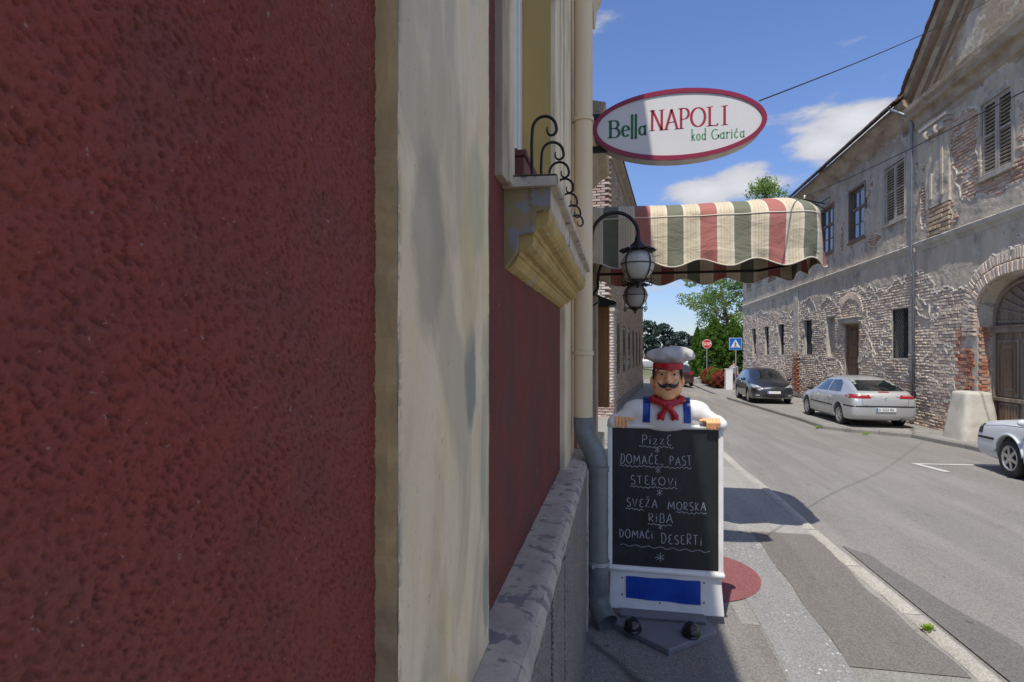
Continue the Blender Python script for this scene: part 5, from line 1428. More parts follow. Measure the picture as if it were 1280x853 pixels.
# gable: raking cornices, tympanum
RS = .80; YC = 14.0; YG = 19.25; PK = 9.2 + RS * (YG - YC)
mb = MB(); mb.prism([(YG - .5, 9.0), (2 * YC - YG + .5, 9.0), (YC, PK - .35)], FX + .0, FX + .25, 'x'); mb.build('tympanum', 'render', ob_)
def rake(name, prof, mat, sgn, seed, km=()):
    """prof: (proud, inset below the roof line)"""
    mb = MB(); m = len(prof); n = 50
    L_ = math.hypot(1, RS); nyv, nzv = -RS / L_ * sgn, -1 / L_
    for i in range(n + 1):
        t_ = i / n; yy = YC + sgn * (YG - YC) * (1 - t_); zz = 9.22 + RS * (YG - YC) * t_
        for k, (d, q) in enumerate(prof):
            am = .008 * fbm(t_ * 16, k * 2 + seed, 2)
            y2 = yy + nyv * q + am; z2 = zz + nzv * q + am
            z2 = max(z2, 9.0)
            mb.v.append((FX - d + am, y2, z2))
    for i in range(n):
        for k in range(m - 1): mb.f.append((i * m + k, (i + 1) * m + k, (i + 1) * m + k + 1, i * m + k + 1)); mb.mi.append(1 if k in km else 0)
    return mb.build(name, mat, ob_)
for sgn, sd in ((1, 1), (-1, 5)):
    rake('raking_cornice', [(.0, -.02), (.35, .0), (.36, .12), (.31, .17), (.28, .34), (.18, .38), (.16, .50), (.12, .54), (.11, .80), (.06, .84), (.05, .96), (.0, 1.0)], ['cornice', 'cornbrown'], sgn, sd, (3, 4, 7, 9))  # brown steps: stained band whose darker colour stands in for step shading
mb = MB()
for i in range(36):
    t_ = i / 36; yy = YG + .12 - (YG + .12 - YC) * t_; zz = 9.13 + RS * (YG + .12 - YC) * t_
    for r_ in range(3): mb.bar((FX - .42 + r_ * .5 + rt.uniform(-.02, .015), yy, zz + .05 + rt.uniform(0, .02)), (FX + .10 + r_ * .5, yy, zz + .055), .225, .035, (0, RS, 1))
mb.build('gable_tiles', 'tile', ob_, kind='stuff')
mb = MB(); mb.prism([(YG, 9.16), (2 * YC - YG, 9.16), (YC, PK)], FX + .26, 17, 'x'); mb.build('gable_roof', 'tile', ob_)
# windows
def rect_frame(mb, x0, x1, y0, y1, z0, z1, t_): 
    mb.box(x0, x1, y0, y0 + t_, z0, z1); mb.box(x0, x1, y1 - t_, y1, z0, z1); mb.box(x0 + .001, x1 - .001, y0 + t_, y1 - t_, z0, z0 + t_); mb.box(x0 + .001, x1 - .001, y0 + t_, y1 - t_, z1 - t_, z1)
for (a, b, c_, d, kd) in OPEN:
    dep = .24 if kd in ('shut',) else .32
    mb = MB()       # jambs, head and sill of the opening
    for q in ([(a, a - .03), (b, b + .03)]):
        mb.box(FX - .03, FX + dep, min(q), max(q), c_, d)
    mb.box(FX - .03, FX + dep, a - .03, b + .03, d, d + .03); mb.box(FX - .05, FX + dep, a - .04, b + .04, c_ - .05, c_)
    rv = mb.build('opening_reveal', 'lime', ob_, fix=False)
    if kd in ('case', 'shut'):
        wd = MB(); rect_frame(wd, FX - .075, FX + .02, a - .10, b + .10, c_ - .06, d + .10, .10); wd.box(FX - .12, FX + .02, a - .14, b + .14, c_ - .12, c_ - .06)
        wo = wd.build('window', 'woodg' if kd == 'shut' else 'wood', ob_, bevel=.01)
        if kd == 'case':
            fr = MB(); x0 = FX + .02; x1 = FX + .07; mid = (a + b) / 2; tz = c_ + (d - c_) * .62
            rect_frame(fr, x0, x1, a, b, c_, d, .06); fr.box(x0 - .01, x1, a, b, tz - .05, tz + .05); fr.box(x0, x1, mid - .04, mid + .04, c_, d)
            for (p, q) in ((a, mid), (mid, b)): fr.box(x0 + .01, x1 - .01, p, q, (c_ + tz) / 2 - .016, (c_ + tz) / 2 + .016)
            fr.build('frame', 'wood', wo)
            for (p, q) in ((a, mid), (mid, b)):
                for (r_, s_) in ((c_, (c_ + tz) / 2), ((c_ + tz) / 2, tz), (tz, d)):
                    g_ = MB(); tl_ = uni(-.012, .012); g_.add([(x0 + .03, p + .03, r_ + .02), (x0 + .03 + tl_, q - .03, r_ + .02), (x0 + .03 + tl_, q - .03, s_ - .02), (x0 + .03, p + .03, s_ - .02)], [(0, 1, 2, 3)])
                    g_.build('pane', 'skyglass', wo, fix=False)
            bk = MB(); bk.box(FX + .25, FX + .3, a, b, c_, d); bk.build('room_back', 'woodg' if rnd() < .4 else 'dark', wo, fix=False)  # pale curtain in some windows, dark sheet painting the unlit room elsewhere
        else:
            mid = (a + b) / 2
            for (p, q) in ((a + .01, mid - .01), (mid + .01, b - .01)):
                sh = MB(); rect_frame(sh, FX - .03, FX + .015, p, q, c_ + .02, d - .02, .065); sh.box(FX - .028, FX + .013, p + .06, q - .06, (c_ + d) / 2 + .05, (c_ + d) / 2 + .11)
                so_ = sh.build('shutter', 'woodg', wo, bevel=.004)
                lv = MB(); zz = c_ + .10; i = 0
                while zz < d - .10:
                    tilt = .030 if zz < (c_ + d) / 2 else .018
                    lv.bar((FX - .006, p + .06, zz), (FX - .006, q - .06, zz), .052, .010, (.8, 0, 1 if zz < (c_ + d) / 2 else 2.4)); zz += .088
                lv.build('louvre', 'woodg', wo, kind='stuff')
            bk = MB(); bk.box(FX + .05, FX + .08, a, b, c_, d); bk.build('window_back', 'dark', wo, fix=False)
    elif kd == 'door':
        # lintel, frame and a leaf standing ajar in the dark opening
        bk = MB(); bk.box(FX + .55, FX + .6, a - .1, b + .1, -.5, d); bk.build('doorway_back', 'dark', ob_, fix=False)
        fr = MB(); rect_frame(fr, FX + .05, FX + .16, a, b, -.4, d, .09); dr = fr.build('door', 'wood', ob_, bevel=.008)
        lf = MB(); lf.bar((FX + .11, b - .1, 1.25), (FX + .30, b - .62, 1.25), .045, 3.1); lf.build('leaf', 'wood', dr)
        for zz in (.2, .95, 1.75, 2.35):
            pn = MB(); pn.bar((FX + .100, b - .19, zz), (FX + .235, b - .55, zz), .03, .48); pn.build('panel', 'wood', dr, bevel=.006)
        li = MB(); li.box(FX - .16, FX + .05, a - .3, b + .3, d + .05, d + .20); li.box(FX - .20, FX + .05, a - .36, b + .36, d + .20, d + .25); li.build('lintel', 'lime', ob_, bevel=.012)
    else:
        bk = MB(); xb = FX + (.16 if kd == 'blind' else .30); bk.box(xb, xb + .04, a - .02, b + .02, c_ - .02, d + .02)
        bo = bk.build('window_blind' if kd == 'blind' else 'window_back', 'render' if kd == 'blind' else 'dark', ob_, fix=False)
        if kd in ('grate', 'low'):
            gr = MB(); s_ = .15; x = FX + (.0 if kd == 'grate' else .12)
            k = -int((d - c_) / s_) - 1
            while a + k * s_ < b:
                for sg_ in (1, -1):
                    p0 = a + k * s_; pts = []
                    for u_ in (0, 1):
                        y = p0 + u_ * (d - c_); 
                    y0_, z0_ = p0, c_; y1_, z1_ = p0 + (d - c_), d
                    if y0_ < a: z0_ += a - y0_; y0_ = a
                    if y1_ > b: z1_ -= y1_ - b; y1_ = b
                    if z1_ > z0_:
                        if sg_ == 1: gr.bar((x, y0_, z0_), (x, y1_, z1_), .016, .008, (1, 0, 0))
                        else: gr.bar((x + .01, a + b - y0_, z0_), (x + .01, a + b - y1_, z1_), .016, .008, (1, 0, 0))
                k += 1
            rect_frame(gr, x - .01, x + .02, a, b, c_, d, .03)
            gr.build('window_grate', 'iron', ob_, fix=False)
# relieving arch of bricks over the door
lst = []
for i in range(26):
    t_ = PI * (i + .5) / 26; lst.append(((FX - .035 + uni(-.01, .01), 23.65 + 1.05 * math.cos(t_), 3.15 + .72 * math.sin(t_)), (math.atan2(.72 * math.cos(t_), -1.05 * math.sin(t_)) + PI / 2, 0, 0), (.10, .26, .085)))
brick_objs(lst, 'brick', ob_, 'arch_brick')
# great timber gate
gt = MB(); gx = FX + .34
gt.box(gx, gx + .08, AC - AA - .1, AC + AA + .1, -.45, 3.5); go = gt.build('gate', 'woodgate', ob_, fix=False)
gm = MB(); m = 26; inner = [arch_pt(PI * i / m, -.12) for i in range(m + 1)]
gm.tube([(gx - .03, y, z) for y, z in [(inner[0][0], -.4)] + inner + [(inner[-1][0], -.4)]], .05, 6); gm.box(gx - .10, gx, AC - AA, AC + AA, 2.22, 2.34); gm.box(gx - .13, gx, AC - AA, AC + AA, 2.34, 2.38); gm.build('gate_frame', 'woodgate', go)
for i in range(13):
    a = PI * (i + .5) / 13; q = arch_pt(a, -.2); mb = MB(); mb.bar((gx - .02, AC + .25 * math.cos(a), 2.42 + .12 * math.sin(a)), (gx - .02, q[0], max(q[1], 2.42)), .06, .03, (1, 0, 0)); mb.build('fanlight_slat', 'woodgate', go)
for sgn in (-1, 1):
    for (y0_, y1_) in ((.10, .85), (.98, 1.72)):
        for (z0_, z1_) in ((-.25, .55), (.70, 2.05)):
            a, b = AC + sgn * y0_, AC + sgn * y1_
            mb = MB(); mb.box(gx - .035, gx, a, b, z0_, z1_)
            po = mb.build('panel', 'woodgate', go, bevel=.01)
            mb = MB(); n = 5 if z0_ < 0 else 0
            lo, hi = min(a, b), max(a, b)
            if n:
                for k in range(6): mb.box(gx - .055, gx - .03, lo + .06 + k * (hi - lo - .12) / 6, lo + .03 + (k + 1) * (hi - lo - .12) / 6, z0_ + .06, z1_ - .06)
                mb.build('board', 'wood', go)
            else:
                rect_frame(mb, gx - .06, gx - .03, lo + .06, hi - .06, z0_ + .08, z1_ - .08, .05); mb.box(gx - .05, gx - .03, lo + .18, hi - .18, z0_ + .22, z1_ - .22); mb.ball((gx - .05, (lo + hi) / 2, (z0_ + z1_) / 2), (.03, .16, .28), 16, 10)
                mb.build('carving', 'wood', go, bevel=.006)
mb = MB(); mb.box(gx - .08, gx, AC - .06, AC + .06, -.4, 2.22); mb.box(gx - .08, gx - .03, AC - 1.85, AC + 1.85, .58, .67); mb.build('gate_rail', 'woodgate', go, bevel=.008)
# guard stones
for sgn in (1,):
    mb = MB()
    def gs(u, v_):
        a = 2 * PI * u; e_ = .35
        cx_, cy_ = math.copysign(abs(math.cos(a)) ** e_, math.cos(a)), math.copysign(abs(math.sin(a)) ** e_, math.sin(a))
        zz = -.40 + 1.17 * min(1, v_ / .88); tp = min(1, v_ / .88)
        rx_ = (.46 - .16 * tp) * (1 if v_ <= .88 else max(0, (1 - v_) / .12)); ry_ = (.50 - .17 * tp ** 1.2) * (1 if v_ <= .88 else max(0, (1 - v_) / .12))
        return (8.50 + rx_ * cx_ + .05 * tp + .01 * fbm(u * 6, v_ * 4), 15.82 + ry_ * cy_ + .08 * tp + .012 * fbm(u * 6, v_ * 5, 3), zz + (.02 if v_ > .9 else 0))
    mb.grid(48, 24, gs); o = mb.build('guard_stone', 'lime', None, smooth=True, loc=(8.46, 15.68, -.35), label='pale tapered guard stone at the foot of the gateway jamb', cat='guard stone')
# rainwater pipe between wing and gable
dq = MB(); py = 18.78
dq.tube([(FX - .55, 19.3, 9.20), (FX - .54, 19.15, 9.10), (FX - .42, 18.95, 8.92), (FX - .22, py, 8.72), (FX - .17, py, 8.5), (FX - .17, py, 4.9), (FX - .20, py, 4.6), (FX - .13, py, 4.3), (FX - .13, py, -.1)], .042, 10)
dq.build('rainwater_pipe', 'zinc', ob_, smooth=True)
mb = MB(); mb.tube([(FX - .56, 19.2, 9.22), (FX - .56, 30, 9.22), (FX - .56, S1, 9.22)], .05, 8); mb.build('gutter', 'iron', ob_, smooth=True)
mb = MB(); mb.bar((FX, 26.4, 8.05), (FX - .9, 26.4, 8.30), .04, .04); mb.bar((FX, 26.4, 7.8), (FX - .6, 26.4, 8.2), .03, .03); mb.bar((FX - .25, 26.6, 8.12), (FX - .25, 25.2, 8.05), .03, .03); mb.build('cable_bracket', 'iron', ob_)
mb = MB(); mb.lathe([(.0, .16), (.03, .15), (.035, .10), (.06, .06), (.03, .04), (.07, 0), (.0, 0)], (FX - .85, 26.4, 8.32), 14); mb.build('insulator', 'porcelain', ob_, smooth=True)
# overhead cables
def cable(p, q, sag, r_, label):
    p, q = Vector(p), Vector(q); mb = MB(); n = 30
    mb.tube([p + (q - p) * (i / n) - Vector((0, 0, sag * 4 * (i / n) * (1 - i / n))) for i in range(n + 1)], r_, 6)
    mb.build('overhead_cable', 'cable', None, smooth=True, loc=tuple(p), label=label, cat='cable')
cable((.94, 4.12, 3.50), (FX - .02, 14.9, 10.05), .10, .0055, 'thin black cable from the oval sign tip up to the gable')
cable((FX - .85, 26.4, 8.42), (7.7, 3.0, 6.2), .28, .012, 'thick black cable running along the old building front from the insulator')

# ------------------------------------------------------------------ BRICK HOUSE further down on the left
MATS['brickbuff'] = bricktones('buff_grey_brick', [(0, (.34, .27, .20)), (.35, (.52, .45, .35)), (.7, (.42, .32, .24)), (1, (.58, .52, .42))], (.58, .53, .45), 9.0, .5)
MATS['brickend'] = bricktones('pale_end_brick', [(0, (.40, .30, .26)), (.5, (.50, .42, .37)), (1, (.36, .24, .21))], (.62, .58, .53), 0, .4)
BX, BY_, BA = -.26, 17.1, math.atan2(1.50, 15.2)
bh = empty('brick_house', (BX, BY_, 0), -BA, label='buff brick house with sunlit end wall further down the left pavement behind the awning', cat='house')
BL, BH = 16.0, 7.8                                    # local frame: y along the facade, x outwards
WN = [(1.6 + 2.2 * k, 2.7 + 2.2 * k, zz, zz + 1.7) for k in range(6) for zz in (1.0, 4.6)]
def bhole(y, z, m=0): return any(a - m < y < b + m and c_ - m < z < d + m for a, b, c_, d in WN)
mb = MB(); mb.box(-9, -.03, .03, BL, -1, BH)
mb.build('core', 'cornbrown', bh, local=True, fix=False)
lst = []; rr = random.Random(12); z = .13; row = 0
while z < BH:
    y = .0 + (.13 if row % 2 else 0)
    while y < BL:
        ln = .26
        if not bhole(y + .13, z + .04, .06): lst.append(((-.014 + rr.uniform(-.008, .006), min(y + ln / 2, BL - .1), z + .04), (0, math.pi, 0), (.07, ln - .020, .056)))
        y += ln
    z += .082; row += 1
lst = [((c_[0], c_[1], c_[2]), (0, 0, math.pi), s_) for c_, r_, s_ in lst]
brick_stuff(lst, 'brickbuff', bh, local=True)
lst = []; z = .0; row = 0
while z < BH:      # end wall seen between the awning and the pilaster: every brick proud and uneven
    x = -.02 - (.13 if row % 2 else 0)
    while x > -3.2:
        lst.append(((x - .125, .03 - rr.uniform(.0, .03), z + .04), (0, 0, PI / 2), (.08, .235, .062))); x -= .26
    z += .082; row += 1
nearb = [q for q in lst if q[0][0] > -.62][:200]
brick_objs(nearb, 'brickend', bh, local=True); brick_stuff([q for q in lst if q[0][0] <= -.62], 'brickend', bh, 'end_brickwork', local=True)
# sunlit brick pier standing proud of the near corner
mb = MB(); mb.box(-.55, .17, -.78, .0, -.6, 2.9); mb.box(-.6, .22, -.83, .0, 2.9, 3.0); mb.build('corner_pier', 'mortar', bh, local=True, fix=False)
rr = random.Random(77); lst = []; z = -.2; row = 0
while z < 2.85:
    x = -.54 - (.12 if row % 2 else 0)
    while x < .16:
        x0_ = max(x, -.54); x1_ = min(x + .245, .17)
        if x1_ - x0_ > .05: lst.append((((x0_ + x1_) / 2, -.775 - rr.uniform(-.005, .012), z + .04), (0, 0, PI / 2), (.06, x1_ - x0_ - .014, .064)))
        x += .25
    for k in range(3): lst.append(((.165 + rr.uniform(-.004, .008), -.64 + .25 * k, z + .04), (0, 0, PI), (.05, .235, .064)))
    z += .082; row += 1
brick_stuff(lst, 'brickend', bh, 'pier_brickwork', local=True)
mb = MB(); mb.box(-.03, .04, 0, BL, -.9, .12); mb.build('plinth', 'walkc', bh, local=True, bevel=.01)
for (a, b, c_, d) in WN:
    mb = MB(); rect_frame(mb, -.03, .012, a - .05, b + .05, c_ - .05, d + .05, .05); wo = mb.build('window', 'creamd', bh, local=True, bevel=.008)
    mb = MB(); mb.box(-.028, -.005, a, b, c_, d); mb.build('pane', 'glass', wo, local=True)
    mb = MB(); rect_frame(mb, -.02, .012, a, b, c_, d, .06); mb.box(-.02, .010, (a + b) / 2 - .03, (a + b) / 2 + .03, c_ + .06, d - .06); mb.build('sash', 'wood', wo, local=True)
mb = MB(); mb.prism([(-.1, BH - .35), (.06, BH - .35), (.10, BH - .15), (.22, BH - .10), (.24, BH), (-.1, BH + .08)], -.12, BL + .1, 'y'); mb.build('cornice', 'creamd', bh, local=True)
mb = MB(); mb.prism([(.28, BH + .02), (-9.3, BH + .02), (-4.5, BH + 2.5)], -.15, BL + .15, 'y'); mb.build('roof', 'tile', bh, local=True)
# pale stepped chimney stack and parapet at the near corner
mb = MB(); mb.box(-1.9, -.25, -.05, .9, BH, BH + .8); mb.box(-2.0, -.10, -.12, 1.0, BH + .8, BH + .95); mb.build('parapet', 'lime', bh, local=True, bevel=.02)
mb = MB(); mb.box(-2.5, -.85, 1.2, 2.4, BH, BH + 1.5); mb.prism([(-2.7, BH + 1.5), (-.65, BH + 1.5), (-1.7, BH + 2.2)], 1.1, 2.5, 'y'); mb.build('dormer', 'white', bh, local=True, bevel=.01)
mb = MB(); mb.bar((-.62, 1.05, BH + 1.42), (-1.75, 1.05, BH + 2.3), .16, .06, (0, 0, 1)); mb.build('dormer_verge', 'tile', bh, local=True)

# ------------------------------------------------------------------ CARS
def paint(name, c, metal=.0, rough=.32, coat=.8):
    t = NT(name); n = t.noise(t.coord(), 900, 2)
    d = t.noise(t.coord((1, 1, 1)), 2.2, 6, .6)
    sp = t.node('ShaderNodeSeparateXYZ'); t.l.new(t.coord(), sp.inputs[0])
    low = t.node('ShaderNodeMapRange'); low.inputs['From Min'].default_value = .62; low.inputs['From Max'].default_value = .18; t.l.new(sp.outputs[2], low.inputs['Value'])
    col = t.mix(.12, c, t.ramp(n, [(.4, tuple(q * .7 for q in c)), (.6, tuple(min(1, q * 1.3) for q in c))]))
    col = t.mix(t.math('MULTIPLY', low.outputs[0], t.ramp(d, [(.3, .12), (.7, .40)])), col, (.23, .215, .19))
    t.done(col, t.ramp(d, [(.3, rough), (.7, rough + .1)]), None, metal, .5, coat)
    t.b.inputs['Coat Roughness'].default_value = .05
    return t.m
MATS['psilver'] = paint('silver_paint', (.54, .555, .565), .45, .36)
MATS['pdark'] = paint('dark_grey_paint', (.022, .024, .030), .3, .30)
MATS['pwhite'] = paint('white_car_paint', (.62, .66, .70), 0, .35)
MATS['pred'] = paint('maroon_paint', (.05, .02, .022), .2, .3)
MATS['tail'] = simple('tail_light_red', (.30, .016, .022), .12, .1, 20, 0, spec=.6)
MATS['tailw'] = simple('tail_light_clear', (.45, .22, .22), .12, .1, 20, 0)
MATS['lamp'] = simple('headlight_lens', (.60, .64, .68), .08, .25, 14, .2, 60, metal=.6)
MATS['rimal'] = simple('alloy', (.48, .48, .49), .35, .12, 9, 0, metal=.75)
MATS['plate'] = simple('plate_white', (.75, .76, .76), .4, .03, 5, 0)
MATS['plateb'] = simple('plate_blue', (.01, .08, .45), .4, .03, 5, 0)
MATS['chrome'] = simple('chrome', (.62, .62, .63), .15, .03, 5, 0, metal=1)
MATS['gap'] = simple('panel_gap', (.01, .01, .011), .8, .1, 5, 0)
MATS['seatc'] = simple('dark_seats', (.03, .03, .032), .8, .2, 8, 0)
def evmesh(o):
    bpy.context.view_layer.update()
    dg = bpy.context.evaluated_depsgraph_get(); return bpy.data.meshes.new_from_object(o.evaluated_get(dg))
def make_wheel(root, x, y, r, wdt, side, spokes, rimmat='rimal'):
    mb = MB(); w2 = wdt / 2; rr_ = r * .66
    prof = [(rr_, -w2 * .85), (rr_ + .02, -w2), (r - .03, -w2), (r - .006, -w2 * .82), (r, -w2 * .5), (r, w2 * .5), (r - .006, w2 * .82), (r - .03, w2), (rr_ + .02, w2), (rr_, w2 * .85)]
    mb.lathe(prof, (x, y, r), 36, 'y'); mb.lathe([(rr_, -w2 * .85), (rr_ - .01, 0), (rr_, w2 * .85)], (x, y, r), 36, 'y')
    ty = mb.build('wheel', 'rubber', root, smooth=True, local=True, autos=35)
    mb = MB(); yo = y + side * (w2 * .72)
    mb.lathe([(rr_ + .004, .02 * side), (rr_ - .010, .028 * side), (rr_ - .03, .0), (rr_ - .03, -.06 * side)], (x, yo, r), 36, 'y')
    for k in range(spokes):
        a = 2 * PI * k / spokes + .3; ca, sa = math.cos(a), math.sin(a)
        p = (x + .03 * ca, yo + .012 * side, r + .03 * sa); q = (x + (rr_ - .015) * ca, yo + .004 * side, r + (rr_ - .015) * sa)
        mb.bar(p, q, .020, .055 if spokes < 8 else .034, (-sa, 0, ca))
    mb.lathe([(0, .022 * side), (.035, .020 * side), (.05, .008 * side), (.05, -.02 * side)], (x, yo, r), 20, 'y')
    mb.build('rim', rimmat, ty, smooth=True, local=True, autos=35)
    mb = MB(); mb.lathe([(0, -.05 * side), (rr_ * .95, -.05 * side)], (x, yo, r), 24, 'y'); mb.build('brake_disc', 'plast', ty, local=True)
def car(name, loc, rz, label, sts, pm, wheels, wr, side_win, patches, group=None, spokes=7, details=True, glass_end=None, well=None):
    """sts: (x, halfwidth, sill z, belt z, top z, top halfwidth) from tail to nose; x forward, y left"""
    root = empty(name, loc, rz, label, 'car', group)
    secs = []
    for (x, w_, zb, zl, zt, wt) in sts:
        hs = [(0, zb), (w_ * .80, zb), (w_ * .95, zb + .035), (w_ * .992, zb + .12), (w_ * 1.0, zb + (zl - zb) * .50), (w_ * .985, zb + (zl - zb) * .78), (w_ * .955, zl - .025), (w_ * .915, zl + .002),
              (wt + (w_ * .90 - wt) * .45, zl + (zt - zl) * .55), (wt + .02, zt - (zt - zl) * .14), (wt * .86, zt - .004), (wt * .45, zt + .022), (0, zt + .030)]
        secs.append([(x, y, z) for y, z in hs] + [(x, -y, z) for y, z in hs[-2:0:-1]])
    mb = MB(); m = len(secs[0])
    for s_ in secs: mb.v.extend(s_)
    for i in range(len(secs) - 1):
        for k in range(m): mb.f.append((i * m + k, i * m + (k + 1) % m, (i + 1) * m + (k + 1) % m, (i + 1) * m + k)); mb.mi.append(0)
    mb.f.append(tuple(range(m))); mb.mi.append(0); mb.f.append(tuple((len(secs) - 1) * m + k for k in range(m - 1, -1, -1))); mb.mi.append(0)
    body = mb.build('body', pm, root, smooth=True, local=True)
    sm_ = body.modifiers.new('sub', 'SUBSURF'); sm_.levels = 2; sm_.render_levels = 2
    me = evmesh(body); body.modifiers.clear(); body.data = me
    b = bmesh.new(); b.from_mesh(me); bvh = BVHTree.FromBMesh(b); b.free()
    # wheel openings
    mc_ = MB()
    for (x, tr) in wheels:
        for sgn in (-1, 1):
            o = len(mc_.v); n = 32; R_ = wr + (well or .045)
            y0_, y1_ = sgn * (tr - .24), sgn * (tr + .6)
            ring0 = [(x + R_ * math.cos(2 * PI * k / n), y0_, wr + .02 + R_ * math.sin(2 * PI * k / n)) for k in range(n)]
            ring1 = [(a, y1_, c_) for a, _, c_ in ring0]
            mc_.add(ring0 + ring1, [tuple(range(n)), tuple(range(2 * n - 1, n - 1, -1))] + [(k, k + n, (k + 1) % n + n, (k + 1) % n) for k in range(n)])
    cut = mc_.build('cut', 'gap', None); cut.parent = None
    bo = body.modifiers.new('b', 'BOOLEAN'); bo.operation = 'DIFFERENCE'; bo.object = cut; bo.solver = 'EXACT'
    cut.matrix_world = root.matrix_world; 
    root.location = (0, 0, 0); root.rotation_euler = (0, 0, 0); cut.matrix_world = Matrix.Identity(4)
    me = evmesh(body); body.modifiers.clear(); body.data = me
    root.location = loc; root.rotation_euler = (0, 0, rz)
    bpy.data.objects.remove(cut)
    if len(me.materials) > 1:
        pass
    try: me.set_sharp_from_angle(angle=rad(38))
    except Exception: pass
    def cast(p, axis, dirn):
        o_ = Vector(p); d = Vector((0, 0, 0)); 
        if axis == 'y': o_.y = 3 * dirn; d.y = -dirn
        elif axis == 'x': o_.x = 8 if dirn > 0 else -3; d.x = -dirn
        else: o_.z = 4; d.z = -1
        h = bvh.ray_cast(o_, d)
        return h[0], h[1]
    def patch(nm, poly, axis, dirn, mat, off=.004, parent=root, sub=3, lab=None, thick=.0):
        """poly in (x,z) for axis y; (y,z) for axis x; (x,y) for axis z"""
        to3 = {'y': lambda a, c_: (a, 0, c_), 'x': lambda a, c_: (0, a, c_), 'z': lambda a, c_: (a, c_, 0)}[axis]
        pts = [Vector((a, c_, 0)) for a, c_ in poly]; tris = tessellate_polygon([pts])
        b = bmesh.new(); vs = [b.verts.new(p) for p in pts]
        for t_ in tris:
            try: b.faces.new([vs[i] for i in t_])
            except ValueError: pass
        for _ in range(sub): 
            bmesh.ops.subdivide_edges(b, edges=[e for e in b.edges if e.calc_length() > .09], cuts=1, use_grid_fill=True); bmesh.ops.triangulate(b, faces=b.faces)
        bad = []
        for v_ in b.verts:
            h, nn = cast(to3(v_.co.x, v_.co.y), axis, dirn)
            if h is None: bad.append(v_); continue
            v_.co = h + nn * off
        bmesh.ops.delete(b, geom=bad, context='VERTS')
        e_ = [e for e in b.edges if e.is_boundary]
        ex = bmesh.ops.extrude_edge_only(b, edges=e_)
        for v_ in [q for q in ex['geom'] if isinstance(q, bmesh.types.BMVert)]:
            h, nn, _, _ = bvh.find_nearest(v_.co); 
            if h: v_.co = h - nn * .004
        bmesh.ops.recalc_face_normals(b, faces=b.faces)
        me_ = bpy.data.meshes.new(nm); b.to_mesh(me_); b.free(); me_.materials.append(MATS[mat]); me_.polygons.foreach_set('use_smooth', [True] * len(me_.polygons))
        try: me_.set_sharp_from_angle(angle=rad(50))
        except Exception: pass
        o = bpy.data.objects.new(nm, me_); COL.objects.link(o); o.parent = parent
        if lab: o['label'] = lab
        return o
    def line(nm, pts, axis, dirn, wdt=.007, mat='gap', off=.0015):
        mb = MB(); out = []
        n_ = 10
        for (a, b) in zip(pts, pts[1:]):
            for i in range(n_): out.append((a[0] + (b[0] - a[0]) * i / n_, a[1] + (b[1] - a[1]) * i / n_))
        out.append(pts[-1])
        for i in range(len(out) - 1):
            a, b = Vector(out[i]), Vector(out[i + 1]); d = (b - a)
            if d.length < 1e-6: continue
            d.normalize(); nn = Vector((-d.y, d.x)) * wdt / 2; q = []
            for p in (a - nn, b - nn, b + nn, a + nn):
                p3 = (p.x, 0, p.y) if axis == 'y' else ((0, p.x, p.y) if axis == 'x' else (p.x, p.y, 0))
                h, nm_ = cast(p3, axis, dirn)
                if h is None: break
                q.append(h + nm_ * off)
            if len(q) == 4: mb.add(q, [(0, 1, 2, 3)])
        if mb.v: mb.build(nm, mat, root, local=True, fix=False)
    for (x, tr) in wheels:
        for sgn in (-1, 1):
            make_wheel(root, x, sgn * tr, wr, .20, sgn, spokes)
            mb = MB(); mb.tube([(x + (wr + (well or .045) - .004) * math.cos(a), sgn * (tr + .02), wr + .02 + (wr + (well or .045) - .004) * math.sin(a)) for a in [PI * i / 14 for i in range(15)]], .012, 6)
            mb.build('wheel_liner', 'plast', root, local=True, smooth=True)
    for sgn in (-1, 1):
        for poly in side_win: patch('side_window', poly, 'y', sgn, 'carglass', .003)
    for p_ in patches:
        if p_[0] == 'line': line(*p_[1:])
        else: patch(*p_)
    return root, cast, patch, line
# --- silver hatchback seen from behind
S = [(0.00, .60, .40, .66, .72, .50), (.03, .76, .33, .76, .86, .60), (.10, .84, .26, .88, 1.00, .66), (.24, .865, .22, .92, 1.06, .67), (.50, .88, .20, .935, 1.16, .64), (.85, .888, .19, .94, 1.30, .59), (1.25, .89, .185, .94, 1.385, .57), (1.9, .89, .18, .93, 1.425, .57), (2.5, .89, .18, .92, 1.40, .56), (2.85, .888, .18, .91, 1.31, .57), (3.25, .885, .18, .89, 1.10, .62), (3.55, .88, .18, .86, .955, .66), (4.0, .87, .18, .80, .885, .65), (4.35, .83, .20, .71, .80, .60), (4.53, .72, .28, .60, .66, .50), (4.58, .58, .34, .52, .56, .42)]
sw = [[(1.02, .985), (1.95, .965), (1.98, 1.30), (1.45, 1.325), (1.20, 1.22)], [(2.03, .965), (3.05, .945), (2.55, 1.275), (2.06, 1.30)]]
car1_patches = []
sx, sy, sang = 6.92, 16.55, rad(90 - 1.5)
def zc(y, x=6.5): return GZ(x, y) + .10
c1, cast, patch, line = car('parked_car', (7.32, 17.55, zc(19) - .02), rad(90 + 1.0), 'silver grey liftback parked on the far pavement, seen from behind with red tail lights', S, 'psilver', [(.99, .76), (3.74, .77)], .315, sw, [])
patch('rear_window', [(-.62, 1.06), (.62, 1.06), (.52, 1.335), (-.52, 1.335)], 'x', -1, 'carglass', .004)
